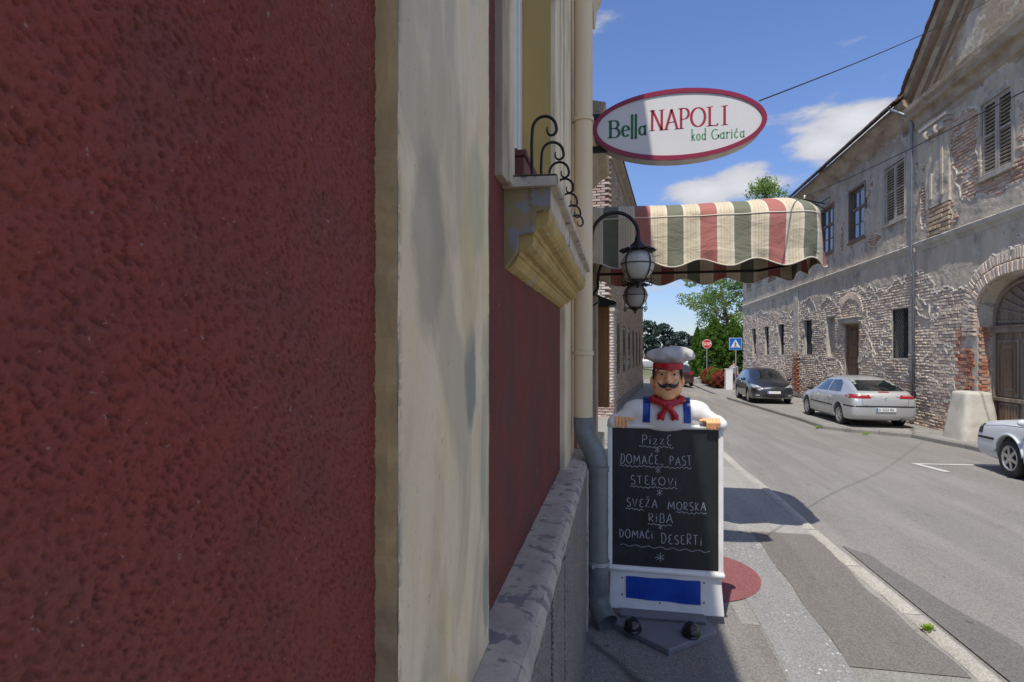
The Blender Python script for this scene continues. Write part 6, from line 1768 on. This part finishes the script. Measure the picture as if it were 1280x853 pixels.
for sgn in (-1, 1):
    patch('tail_light', [(sgn * .36, .865), (sgn * .83, .855), (sgn * .835, .965), (sgn * .40, .955)], 'x', -1, 'tail', .010, lab='red tail light')
    patch('tail_light', [(.05, .865), (.34, .865), (.30, .965), (.05, .96)], 'y', sgn, 'tail', .009)
    patch('tail_light_lens', [(sgn * .44, .925), (sgn * .74, .925), (sgn * .74, .952), (sgn * .46, .950)], 'x', -1, 'tailw', .013)
line('bumper_strip', [(-.82, .635), (0, .645), (.82, .635)], 'x', -1, .035, 'plast', .006)
for sgn in (-1, 1):
    line('bumper_strip', [(.06, .635), (.60, .64)], 'y', sgn, .035, 'plast', .006); line('rubbing_strip', [(1.40, .56), (3.30, .56)], 'y', sgn, .04, 'plast', .008)
    line('door_gap', [(1.20, 1.22), (1.24, .9), (1.42, .62), (1.50, .30), (2.0, .24), (2.03, .60), (2.0, .96)], 'y', sgn); line('door_gap', [(2.0, .24), (3.15, .24), (3.2, .60), (3.10, .93)], 'y', sgn)
    line('sill_trim', [(1.40, .235), (3.32, .235)], 'y', sgn, .05, 'psilver', .008)
line('tailgate_gap', [(-.60, .99), (-.58, .68), (-.45, .655), (.45, .655), (.58, .68), (.60, .99)], 'x', -1)
mb = MB(); mb.box(-.028, -.016, -.26, .26, .495, .605); pt_ = mb.build('number_plate', 'plate', c1, local=True, bevel=.003)
mb = MB(); mb.box(-.031, -.029, .215, .255, .500, .600); mb.build('plate_band', 'plateb', pt_, local=True)
mb = MB(); write(mb, 'SI 033-RU', -.20, .517, .068, .008, .012, lambda a, b: (-.030, -a, b), width=.40, sp=.16); mb.build('plate_characters', 'gap', pt_, local=True, fix=False)
def hitx(y, z): 
    h, n_ = cast((0, y, z), 'x', -1); return h.x if h else 0
hx = hitx(0, .86)
mb = MB()
for (a, b) in (((0, .905), (.030, .86)), ((.030, .86), (0, .815)), ((0, .815), (-.030, .86)), ((-.030, .86), (0, .905))): mb.bar((hx - .006, a[0], a[1]), (hx - .006, b[0], b[1]), .010, .012, (1, 0, 0))
mb.build('badge', 'chrome', c1, local=True)
patch('brake_light', [(-.14, 1.022), (.14, 1.022), (.13, 1.045), (-.13, 1.045)], 'x', -1, 'tail', .010)
for sgn in (-1, 1):
    mb = MB(); mb.ball((3.08, sgn * .955, .975), (.055, .10, .065), 16, 12); mb.build('door_mirror', 'plast', c1, smooth=True, local=True)
for sgn in (-1, 1):
    for x in (1.62, 2.62):
        mb = MB(); mb.tube([(x - .10, sgn * .880, .80), (x - .05, sgn * .915, .81), (x + .06, sgn * .915, .81), (x + .10, sgn * .885, .80)], .013, 6); mb.build('door_handle', 'psilver', c1, smooth=True, local=True)
mb = MB(); mb.tube([(.02, -.45, .24), (.30, -.45, .25)], .028, 10); mb.build('exhaust', 'plast', c1, local=True, smooth=True)
mb = MB(); mb.bar((.30, -.2, 1.115), (.55, .30, 1.245), .012, .02); mb.build('wiper', 'plast', c1, local=True)
# --- dark hatchback facing the viewer
S = [(0, .62, .36, .75, .82, .55), (.05, .80, .28, .88, 1.02, .64), (.18, .86, .22, .95, 1.18, .64), (.45, .885, .2, .97, 1.32, .62), (.8, .89, .19, .975, 1.42, .60), (1.3, .893, .185, .97, 1.47, .60), (1.9, .893, .18, .955, 1.475, .60), (2.4, .89, .18, .94, 1.40, .60), (2.8, .888, .18, .93, 1.24, .62), (3.2, .885, .18, .91, 1.06, .66), (3.55, .88, .18, .86, .96, .66), (3.9, .86, .19, .79, .90, .62), (4.15, .80, .22, .70, .80, .54), (4.29, .66, .28, .60, .68, .42), (4.33, .5, .34, .52, .58, .34)]
sw2 = [[(.45, 1.03), (.95, 1.02), (.95, 1.30), (.62, 1.28)], [(1.0, 1.02), (1.85, 1.0), (1.88, 1.375), (1.0, 1.36)], [(1.92, 1.0), (2.95, .985), (2.45, 1.29), (1.95, 1.375)]]
c2, cast, patch, line = car('parked_car', (6.52, 29.9, zc(27) - .01), rad(-90 - 1.5), 'dark grey hatchback parked facing the viewer by the far brick wall', S, 'pdark', [(.72, .76), (3.33, .76)], .315, sw2, [])
patch('windscreen', [(-.66, 1.06), (.66, 1.06), (.55, 1.375), (-.55, 1.375)], 'x', 1, 'carglass', .004)
for sgn in (-1, 1):
    patch('headlight', [(sgn * .42, .70), (sgn * .72, .72), (sgn * .82, .84), (sgn * .62, .80)], 'x', 1, 'lamp', .008); patch('headlight', [(3.70, .80), (4.10, .68), (4.16, .74), (3.80, .84)], 'y', sgn, 'lamp', .008)
    patch('fog_light', [(sgn * .56, .36), (sgn * .70, .37), (sgn * .70, .42), (sgn * .57, .42)], 'x', 1, 'lamp', .008)
    line('door_gap', [(1.0, 1.36), (.98, .9), (1.1, .3), (1.88, .24), (1.9, .6), (1.88, 1.35)], 'y', sgn); line('door_gap', [(1.9, .24), (2.9, .24), (2.95, .95)], 'y', sgn)
line('bonnet_gap', [(-.66, .96), (-.60, .78), (-.35, .70), (.35, .70), (.60, .78), (.66, .96)], 'x', 1, .010)
patch('grille', [(-.42, .60), (.42, .60), (.36, .665), (-.36, .665)], 'x', 1, 'plast', .006)
line('grille_bar', [(-.40, .682), (-.12, .70), (0, .735), (.12, .70), (.40, .682)], 'x', 1, .018, 'chrome', .012); line('grille_bar', [(-.38, .645), (-.12, .66), (0, .695), (.12, .66), (.38, .645)], 'x', 1, .014, 'chrome', .012)
patch('air_intake', [(-.48, .30), (.48, .30), (.42, .42), (-.42, .42)], 'x', 1, 'plast', .005)
line('bumper_strip', [(-.70, .30), (0, .275), (.70, .30)], 'x', 1, .02, 'lamp', .010)
hx = cast((0, 0, .5), 'x', 1)[0].x
mb = MB(); mb.box(hx + .005, hx + .015, -.26, .26, .46, .57); pt_ = mb.build('number_plate', 'plate', c2, local=True, bevel=.003)
mb = MB(); mb.box(hx + .0155, hx + .017, -.255, -.215, .465, .565); mb.build('plate_band', 'plateb', pt_, local=True)
for sgn in (-1, 1):
    mb = MB(); mb.ball((2.86, sgn * .96, 1.01), (.055, .10, .07), 16, 12); mb.build('door_mirror', 'pdark', c2, smooth=True, local=True)
# --- white saloon entering from the right edge
S = [(0, .62, .36, .80, .88, .55), (.06, .78, .28, .90, .98, .62), (.2, .83, .22, .93, 1.02, .64), (.6, .845, .2, .935, 1.04, .64), (.9, .85, .19, .93, 1.18, .60), (1.25, .85, .185, .93, 1.34, .56), (1.7, .85, .18, .92, 1.40, .55), (2.3, .85, .18, .91, 1.39, .55), (2.6, .85, .18, .90, 1.30, .56), (2.95, .85, .18, .885, 1.08, .60), (3.15, .848, .18, .87, .97, .66), (3.7, .84, .18, .83, .91, .66), (4.1, .835, .19, .79, .86, .66), (4.34, .825, .20, .745, .815, .66), (4.375, .82, .22, .73, .80, .65), (4.40, .81, .25, .68, .74, .64), (4.41, .78, .30, .60, .66, .62)]
sw3 = [[(.95, .98), (1.70, .965), (1.72, 1.29), (1.28, 1.25)], [(1.78, .965), (2.78, .945), (2.42, 1.24), (1.80, 1.29)]]
c3, cast, patch, line = car('parked_car', (7.22, 7.45, GZ(6.6, 10.2) + .0), rad(90 - 1.2), 'white saloon entering at the right edge with only its bonnet and front wheel in view', S, 'pwhite', [(.90, .735), (3.45, .745)], .305, sw3, [], spokes=6)
patch('windscreen', [(-.60, .97), (.60, .97), (.50, 1.31), (-.50, 1.31)], 'x', 1, 'carglass', .004)
c3.scale = (1.01, 1.01, 1.04)
for sgn in (-1, 1):
    patch('headlight', [(sgn * .34, .60), (sgn * .66, .62), (sgn * .66, .76), (sgn * .34, .75)], 'x', 1, 'lamp', .008)
    patch('indicator_light', [(4.22, .62), (4.345, .62), (4.33, .77), (4.23, .77)], 'y', sgn, 'plast', .008)
    line('rubbing_strip', [(1.30, .56), (3.02, .56)], 'y', sgn, .045, 'plast', .010); line('bumper_strip', [(3.86, .555), (4.35, .545)], 'y', sgn, .04, 'plast', .008)
    line('door_gap', [(1.75, .96), (1.75, .30), (1.8, .24), (2.85, .24), (2.93, .6), (2.90, .92)], 'y', sgn, .009); line('wing_gap', [(3.00, .52), (3.0, .88)], 'y', sgn, .006)
    patch('side_repeater', [(3.02, .64), (3.09, .64), (3.09, .67), (3.02, .67)], 'y', sgn, 'lamp', .01)
    line('bonnet_gap', [(3.05, .845), (3.7, .81), (4.22, .745)], 'y', sgn, .008)
    mb = MB(); mb.tube([(3.45 + (.362) * math.cos(a), sgn * .852, .325 + .362 * math.sin(a)) for a in [PI * (i + .4) / 16 for i in range(16)]], .020, 8); mb.build('arch_lip', 'pwhite', c3, smooth=True, local=True)
line('bumper_strip', [(-.74, .55), (.74, .55)], 'x', 1, .04, 'plast', .008)
for sgn in (-1, 1):
    mb = MB(); mb.ball((2.95, sgn * .93, .93), (.05, .08, .055), 16, 12); mb.build('door_mirror', 'pwhite', c3, smooth=True, local=True)
for sgn in (-1, 1):
    mb = MB(); mb.tube([(2.02 - .10, sgn * .84, .80), (2.02 - .05, sgn * .872, .81), (2.08, sgn * .872, .81), (2.12, sgn * .845, .80)], .013, 6); mb.build('door_handle', 'plast', c3, smooth=True, local=True)
# --- small ones far off
SB2 = [(0, .62, .36, .75, .82, .55), (.05, .80, .28, .88, 1.02, .64), (.18, .86, .22, .95, 1.18, .64), (.45, .885, .2, .97, 1.32, .62), (.8, .89, .19, .975, 1.42, .60), (1.9, .893, .18, .955, 1.475, .60), (2.4, .89, .18, .94, 1.40, .60), (2.8, .888, .18, .93, 1.20, .62), (3.2, .885, .18, .90, 1.02, .66), (3.9, .86, .19, .79, .90, .62), (4.15, .80, .22, .70, .80, .54), (4.33, .5, .34, .52, .58, .34)]
c4, cast, patch, line = car('distant_car', (3.95, 38.5, GZ(3.9, 38)), rad(90 + 2), 'dark maroon car driving away beyond the chef figure, its red tail light showing', SB2, 'pred', [(.72, .76), (3.33, .76)], .315, sw2, [])
patch('rear_window', [(-.60, 1.02), (.60, 1.02), (.50, 1.36), (-.50, 1.36)], 'x', -1, 'carglass', .004)
for sgn in (-1, 1): patch('tail_light', [(sgn * .52, .80), (sgn * .80, .80), (sgn * .78, 1.00), (sgn * .58, .98)], 'x', -1, 'tail', .01)
c5, cast, patch, line = car('distant_car', (9.6, 62.5, GZ(8, 62)), rad(180 + 4), 'white car crossing the junction to the right of the chef hat', SB2, 'pwhite', [(.72, .76), (3.33, .76)], .315, sw2, [])
patch('windscreen', [(-.66, 1.06), (.66, 1.06), (.55, 1.375), (-.55, 1.375)], 'x', 1, 'carglass', .004)
c6, cast, patch, line = car('distant_car', (5.3, 55.5, GZ(3, 55)), rad(180 - 6), 'pale silver car at the junction between the brick house and the chef hat', SB2, 'psilver', [(.72, .76), (3.33, .76)], .315, sw2, [])

# ------------------------------------------------------------------ ROAD SIGNS
def post(root, x, y, z0, z1): 
    mb = MB(); mb.tube([(x, y, z0), (x, y, z1)], .032, 10); mb.build('post', 'galv', root, smooth=True, autos=40)
sx_, sy_ = 6.55, 45.2; z0 = GZ(sx_, sy_) + .1
r1 = empty('stop_sign', (sx_, sy_, z0), label='red octagonal stop sign on a post in front of the conifers', cat='road sign'); post(r1, sx_, sy_ + .03, z0, 2.55)
oc = [(sx_ + .36 * math.cos(rad(22.5 + 45 * k)), 2.28 + .36 * math.sin(rad(22.5 + 45 * k))) for k in range(8)]; oc2 = [(sx_ + (x - sx_) * .90, 2.28 + (z - 2.28) * .90) for x, z in oc]
mb = MB(); mb.prism(oc, sy_ - .01, sy_ - .002, 'y'); mb.build('border', 'white', r1); mb = MB(); mb.prism(oc2, sy_ - .016, sy_ - .0105, 'y'); mb.build('face', 'stopr', r1)
mb = MB(); write(mb, 'STOP', sx_ - .26, 2.17, .22, .035, .045, lambda a, b: (a, sy_ - .019, b), width=.53, sp=.16); mb.build('lettering', 'white', r1, fix=False)
cx_, cy_ = 5.90, 31.0; z0 = GZ(cx_, cy_) + .1; cz = 2.13
r2 = empty('crossing_sign', (cx_, cy_, z0), label='blue square pedestrian crossing sign on a pale post left of the old building', cat='road sign'); post(r2, cx_ + .02, cy_ + .03, z0, 2.40)
mb = MB(); mb.box(cx_ - .31, cx_ + .31, cy_ - .006, cy_, cz - .31, cz + .31); mb.build('border', 'white', r2, bevel=.001); mb = MB(); mb.box(cx_ - .292, cx_ + .292, cy_ - .012, cy_ - .0065, cz - .292, cz + .292); mb.build('face', 'signb', r2)
mb = MB(); mb.prism([(cx_ - .24, cz - .19), (cx_ + .24, cz - .19), (cx_, cz + .23)], cy_ - .016, cy_ - .0125, 'y'); mb.build('triangle', 'white', r2)
mb = MB()
for pl_ in ([(cx_, cz + .06), (cx_ - .005, cz - .06)], [(cx_ - .005, cz - .05), (cx_ - .05, cz - .15)], [(cx_ - .005, cz - .05), (cx_ + .05, cz - .15)], [(cx_ - .06, cz - .02), (cx_, cz + .03), (cx_ + .06, cz - .02)]): ribbon(mb, pl_, .028, .035, lambda a, b: (a, cy_ - .018, b))
mb.add([(cx_ + .025 * math.cos(i), cy_ - .018, cz + .10 + .025 * math.sin(i)) for i in [2 * PI * k / 12 for k in range(12)]], [tuple(range(12))])
for k in range(5): mb.add([(cx_ - .15 + k * .065, cy_ - .018, cz - .18), (cx_ - .12 + k * .065, cy_ - .018, cz - .18), (cx_ - .12 + k * .065, cy_ - .018, cz - .155), (cx_ - .15 + k * .065, cy_ - .018, cz - .155)], [(0, 1, 2, 3)])
mb.build('pictogram', 'plast', r2, fix=False)
# white wall end and hedge
mb = MB(); mb.box(6.38, 6.78, 36.4, 36.9, -.75, .62); mb.box(6.36, 6.80, 36.38, 36.92, .62, .66); mb.build('gate_pillar', 'white', None, bevel=.02, loc=(6.58, 36.6, -.6), label='short white pillar at the end of the red hedge', cat='pillar')

# ------------------------------------------------------------------ PERSON by the crossing sign
pe = empty('person', (6.95, 37.0, GZ(6.95, 37) + .1), rad(10), label='person in light patterned top and dark trousers standing by the crossing sign post', cat='person')
MATS['pskin'] = simple('skin', (.50, .28, .19), .5, .05, 9, 0); MATS['hair'] = simple('dark_hair', (.03, .02, .015), .5, .2, 30, .3, 90)
t = NT('patterned_cloth'); v = t.coord(); MATS['shirt'] = t.done(t.ramp(t.noise(v, 14, 3, .5), [(.44, (.62, .62, .64)), (.5, (.13, .14, .22))]), .85)
MATS['trouser'] = simple('dark_denim', (.03, .035, .055), .9, .2, 12, .2)
def skinned(name, verts, edges, radii, mat, root_i, parent, sub=2):
    me = bpy.data.meshes.new(name); me.from_pydata(verts, edges, []); me.materials.append(MATS[mat])
    o = bpy.data.objects.new(name, me); COL.objects.link(o); o.parent = parent
    m = o.modifiers.new('skin', 'SKIN')
    if not me.skin_vertices: me.attributes  # layer appears with the modifier
    for i, r_ in enumerate(radii):
        sv = me.skin_vertices[0].data[i]; sv.radius = (r_, r_) if not isinstance(r_, tuple) else r_; sv.use_root = (i == root_i)
    m.use_smooth_shade = True
    s_ = o.modifiers.new('sub', 'SUBSURF'); s_.levels = sub; s_.render_levels = sub
    return o
V_ = [(0, 0, .95), (0, 0, 1.15), (0, 0, 1.38), (0, 0, 1.48), (0, -.01, 1.60), (0, -.01, 1.68), (.10, 0, .90), (.11, -.01, .50), (.11, .02, .08), (.11, -.12, .04), (-.10, 0, .90), (-.11, -.03, .50), (-.12, .01, .08), (-.12, -.13, .04),
      (.18, 0, 1.38), (.23, .02, 1.12), (.22, -.08, .90), (.22, -.11, .82), (-.18, 0, 1.38), (-.23, .02, 1.12), (-.20, -.12, .95), (-.19, -.16, .90)]
E_ = [(0, 1), (1, 2), (2, 3), (3, 4), (4, 5), (0, 6), (6, 7), (7, 8), (8, 9), (0, 10), (10, 11), (11, 12), (12, 13), (2, 14), (14, 15), (15, 16), (16, 17), (2, 18), (18, 19), (19, 20), (20, 21)]
R_ = [.13, .12, .14, .055, .085, .07, .09, .06, .045, .035, .09, .06, .045, .035, .06, .045, .033, .028, .06, .045, .033, .028]
has = True
try:
    bodyp = skinned('body', V_, E_, R_, 'pskin', 0, pe)
except Exception as ex:
    has = False; print('skin failed', ex)
    mb = MB(); 
    for (a, b) in E_: capsule(mb, V_[a], V_[b], R_[a], R_[b])
    bodyp = mb.build('body', 'pskin', pe, smooth=True, local=True, fix=False); remesh(bodyp, .02, 6)
mb = MB(); capsule(mb, (0, 0, 1.0), (0, 0, 1.30), .150, .160, 16)
for sgn in (-1, 1): capsule(mb, (sgn * .12, 0, 1.38), (sgn * .20, .005, 1.32), .085, .07); capsule(mb, (sgn * .20, .005, 1.34), (sgn * .235, .02, 1.14), .068, .06)
o = mb.build('shirt', 'shirt', bodyp, smooth=True, local=True, fix=False); remesh(o, .018, 4)
mb = MB()
for sgn in (-1, 1): capsule(mb, (sgn * .075, 0, .92), (sgn * .11, -.01, .52), .115, .085, 14); capsule(mb, (sgn * .11, -.01, .52), (sgn * .115, .01, .14), .085, .07, 14)
capsule(mb, (-.06, 0, .98), (.06, 0, .98), .13, .13)
o = mb.build('trousers', 'trouser', bodyp, smooth=True, local=True, fix=False); remesh(o, .018, 4)
mb = MB(); mb.ball((0, .012, 1.665), (.095, .105, .105), 16, 12); mb.build('hair', 'hair', bodyp, smooth=True, local=True)
for sgn in (-1, 1):
    mb = MB(); capsule(mb, (sgn * .115, .03, .04), (sgn * .118, -.16, .035), .045, .04); mb.build('shoe', 'plast', bodyp, smooth=True, local=True)

# ------------------------------------------------------------------ TREES AND SHRUBS
def tree(name, x, y, h, rx, seed, mat, label, z_low=.25, n_cl=150, per=70, leaf=.16, ry=None, shape=1.0, trunk_r=.22, cat='tree', group=None, lean=0):
    rr = random.Random(seed); ry = ry or rx; z0 = GZ(x, y)
    root = empty(name, (x, y, z0), label=label, cat=cat, group=group)
    mb = MB(); top = (x + lean, y, z0 + h * .85)
    mb.tube([(x, y, z0 - .2), (x + .05, y, z0 + h * .3), (x + lean * .5, y + .1, z0 + h * .6), top], [trunk_r, trunk_r * .75, trunk_r * .45, .03], 8)
    cl = []
    for i in range(n_cl):
        t_ = rr.random() ** .85; zz = z_low + (1 - z_low) * t_
        k = math.sin(PI * min(1, (t_ * .86 + .10)) ** shape) ** .7; a = rr.uniform(0, 2 * PI); q = rr.random() ** .45
        cx, cy = x + lean * zz + math.cos(a) * q * rx * k, y + math.sin(a) * q * ry * k
        cl.append((cx, cy, z0 + h * zz, rr.uniform(.35, 1.0), rr.random(), a, q))
    for c_ in cl[::4]:
        zz = max(z0 + h * .18, c_[2] - h * .12); mb.tube([(x + lean * .3, y, zz), ((x + c_[0]) / 2, (y + c_[1]) / 2, (zz + c_[2]) / 2 + .1), c_[:3]], [trunk_r * .3, trunk_r * .15, .012], 5)
    mb.build('trunk', 'wbark', root, smooth=True)
    C = np.array([c_[:3] for c_ in cl]); SZ = np.array([c_[3] for c_ in cl]); TN = np.array([c_[4] for c_ in cl])
    def fn(r, n):
        idx = r.randint(0, len(C), n); s = SZ[idx][:, None] * rx * .30
        d = r.normal(size=(n, 3)); d /= np.linalg.norm(d, axis=1)[:, None]; d *= r.uniform(.3, 1, n)[:, None] ** .5
        d[:, 2] *= .7
        P = C[idx] + d * s
        return P, np.clip(TN[idx] * .5 + r.uniform(0, .5, n), 0, 1)
    V, T = leaves(n_cl * per, fn, leaf, seed)
    leaf_obj('crown', V, T, mat, root)
    return root
def thuja(x, y, h, r_, seed, label, n=16000):
    z0 = GZ(x, y); root = empty('thuja', (x, y, z0), label=label, cat='conifer', group='clipped conifers by the junction')
    mb = MB(); mb.tube([(x, y, z0 - .2), (x, y, z0 + h * .7)], [.10, .03], 6); mb.build('trunk', 'wbark', root)
    def fn(r, n):
        t_ = r.uniform(0, 1, n) ** .8; a = r.uniform(0, 2 * PI, n)
        k = np.where(t_ < .25, .82 + t_ * .7, 1.0 - ((t_ - .25) / .75) ** 2.2 * .93)
        lump = 1 + .14 * np.sin(a * 5 + t_ * 13 + seed) + .10 * np.sin(a * 9 - t_ * 31) + .08 * np.sin(t_ * 60 + a * 3)
        q = r_ * k * lump * (1 - r.exponential(.10, n).clip(0, .6))
        P = np.stack([x + q * np.cos(a), y + q * np.sin(a), z0 + .05 + h * t_ + r.normal(0, .05, n)], 1)
        tone = .5 + .35 * np.sin(a * 5 + t_ * 13 + seed) * np.sin(t_ * 34 + a * 2) + r.uniform(-.25, .25, n)
        return P, np.clip(tone, 0, 1)
    V, T = leaves(n, fn, .07, seed); leaf_obj('foliage', V, T, 'leaf_thuja', root)
thuja(6.55, 50.5, 4.1, .62, 1, 'narrow conifer left of the stop sign'); thuja(7.35, 46.8, 4.9, 1.15, 2, 'broad bright green conifer just behind the stop sign', 26000)
thuja(8.75, 47.0, 4.7, 1.15, 3, 'broad conifer behind the blue crossing sign', 24000); thuja(9.9, 46.5, 4.2, 1.0, 6, 'darker conifer half hidden beside the corner of the old building', 18000)
tree('poplar', 10.0, 56, 13.5, 3.7, 4, 'leaf_poplar', 'loose leafed poplar rising above the conifers under the awning', .18, 190, 85, .12, shape=1.0, lean=-1.2)
tree('poplar', 14.4, 60, 18.9, 3.6, 9, 'leaf_poplar', 'tall poplar whose top shows above the awning', .2, 190, 60, .13, lean=-.3)
tree('spruce', 15.2, 47, 16.2, 1.1, 15, 'leaf_far', 'dark tree top poking above the old building eaves', .3, 40, 60, .12)
fr_ = random.Random(5)
for i, (u_, hh, rw) in enumerate(((2.0, 7.2, 4.2), (6.5, 9.2, 4.6), (11.0, 8.6, 4.0), (15.5, 6.3, 4.4), (20.5, 6.6, 4.6), (25.5, 7.6, 4.6), (30.5, 7.4, 4.4), (35.5, 6.9, 4.4), (41, 7.6, 5), (-3.5, 7.0, 4), (-9, 8, 5))):
    lb = ['round topped dark tree at the end of the street', 'tallest dark tree in the distant line left of the chef hat', 'dark tree beside the tallest one in the distant line', 'low dark tree above the chef hat', 'low dark distant tree right of the chef hat', 'wide dark distant tree left of the narrow conifer', 'distant tree mostly hidden behind the narrow conifer', 'distant tree hidden behind the stop sign conifer', 'distant tree hidden behind the loose leafed poplar', 'distant tree hidden behind the brick house corner', 'farthest left distant tree hidden behind the brick house roof'][i]
    tree('distant_tree', u_ + fr_.uniform(-.5, .5), 148 + fr_.uniform(-5, 5), hh, rw, 30 + i, 'leaf_far', lb, .05, 60, 70, .34, ry=3, group='dark trees at the end of the street')
# hedge of red and green shrubs
def shrub(x, y, h, r_, seed, mat, label, n=5000, size=.05):
    z0 = GZ(x, y) + .08
    def fn(r, n):
        d = r.normal(size=(n, 3)); d /= np.linalg.norm(d, axis=1)[:, None]; d *= (r.uniform(.35, 1, n) ** .4)[:, None]
        lump = 1 + .18 * np.sin(d[:, 0] * 9 + seed) * np.sin(d[:, 2] * 8 + seed)
        P = np.stack([x + d[:, 0] * r_ * lump, y + d[:, 1] * r_ * 1.2 * lump, z0 + h * .5 + d[:, 2] * h * .52 * lump], 1)
        return P, np.clip(.5 + .4 * d[:, 2] + r.uniform(-.4, .4, n), 0, 1)
    root = empty('shrub', (x, y, z0), label=label, cat='shrub', group='hedge shrubs by the stop sign')
    mb = MB()
    for k in range(5): a = k * 1.3; mb.tube([(x, y, z0 - .1), (x + .4 * r_ * math.cos(a), y + .4 * r_ * math.sin(a), z0 + h * .7)], [.02, .008], 5)
    mb.build('stems', 'wbark', root, kind='stuff')
    V, T = leaves(n, fn, size, seed); leaf_obj('foliage', V, T, mat, root)
shrub(6.25, 37.9, 1.15, .55, 1, 'leaf_red', 'red leaved shrub next to the white pillar'); shrub(6.2, 39.3, 1.25, .55, 2, 'leaf_thuja', 'green shrub between the red ones of the hedge')
shrub(6.25, 40.8, 1.2, .6, 3, 'leaf_red', 'red shrub in front of the stop sign post'); shrub(6.4, 42.6, 1.15, .65, 4, 'leaf_red', 'red shrub at the far end of the hedge near the stop sign'); shrub(6.5, 44.2, 1.0, .55, 5, 'leaf_thuja', 'low green shrub closing the far end of the hedge')
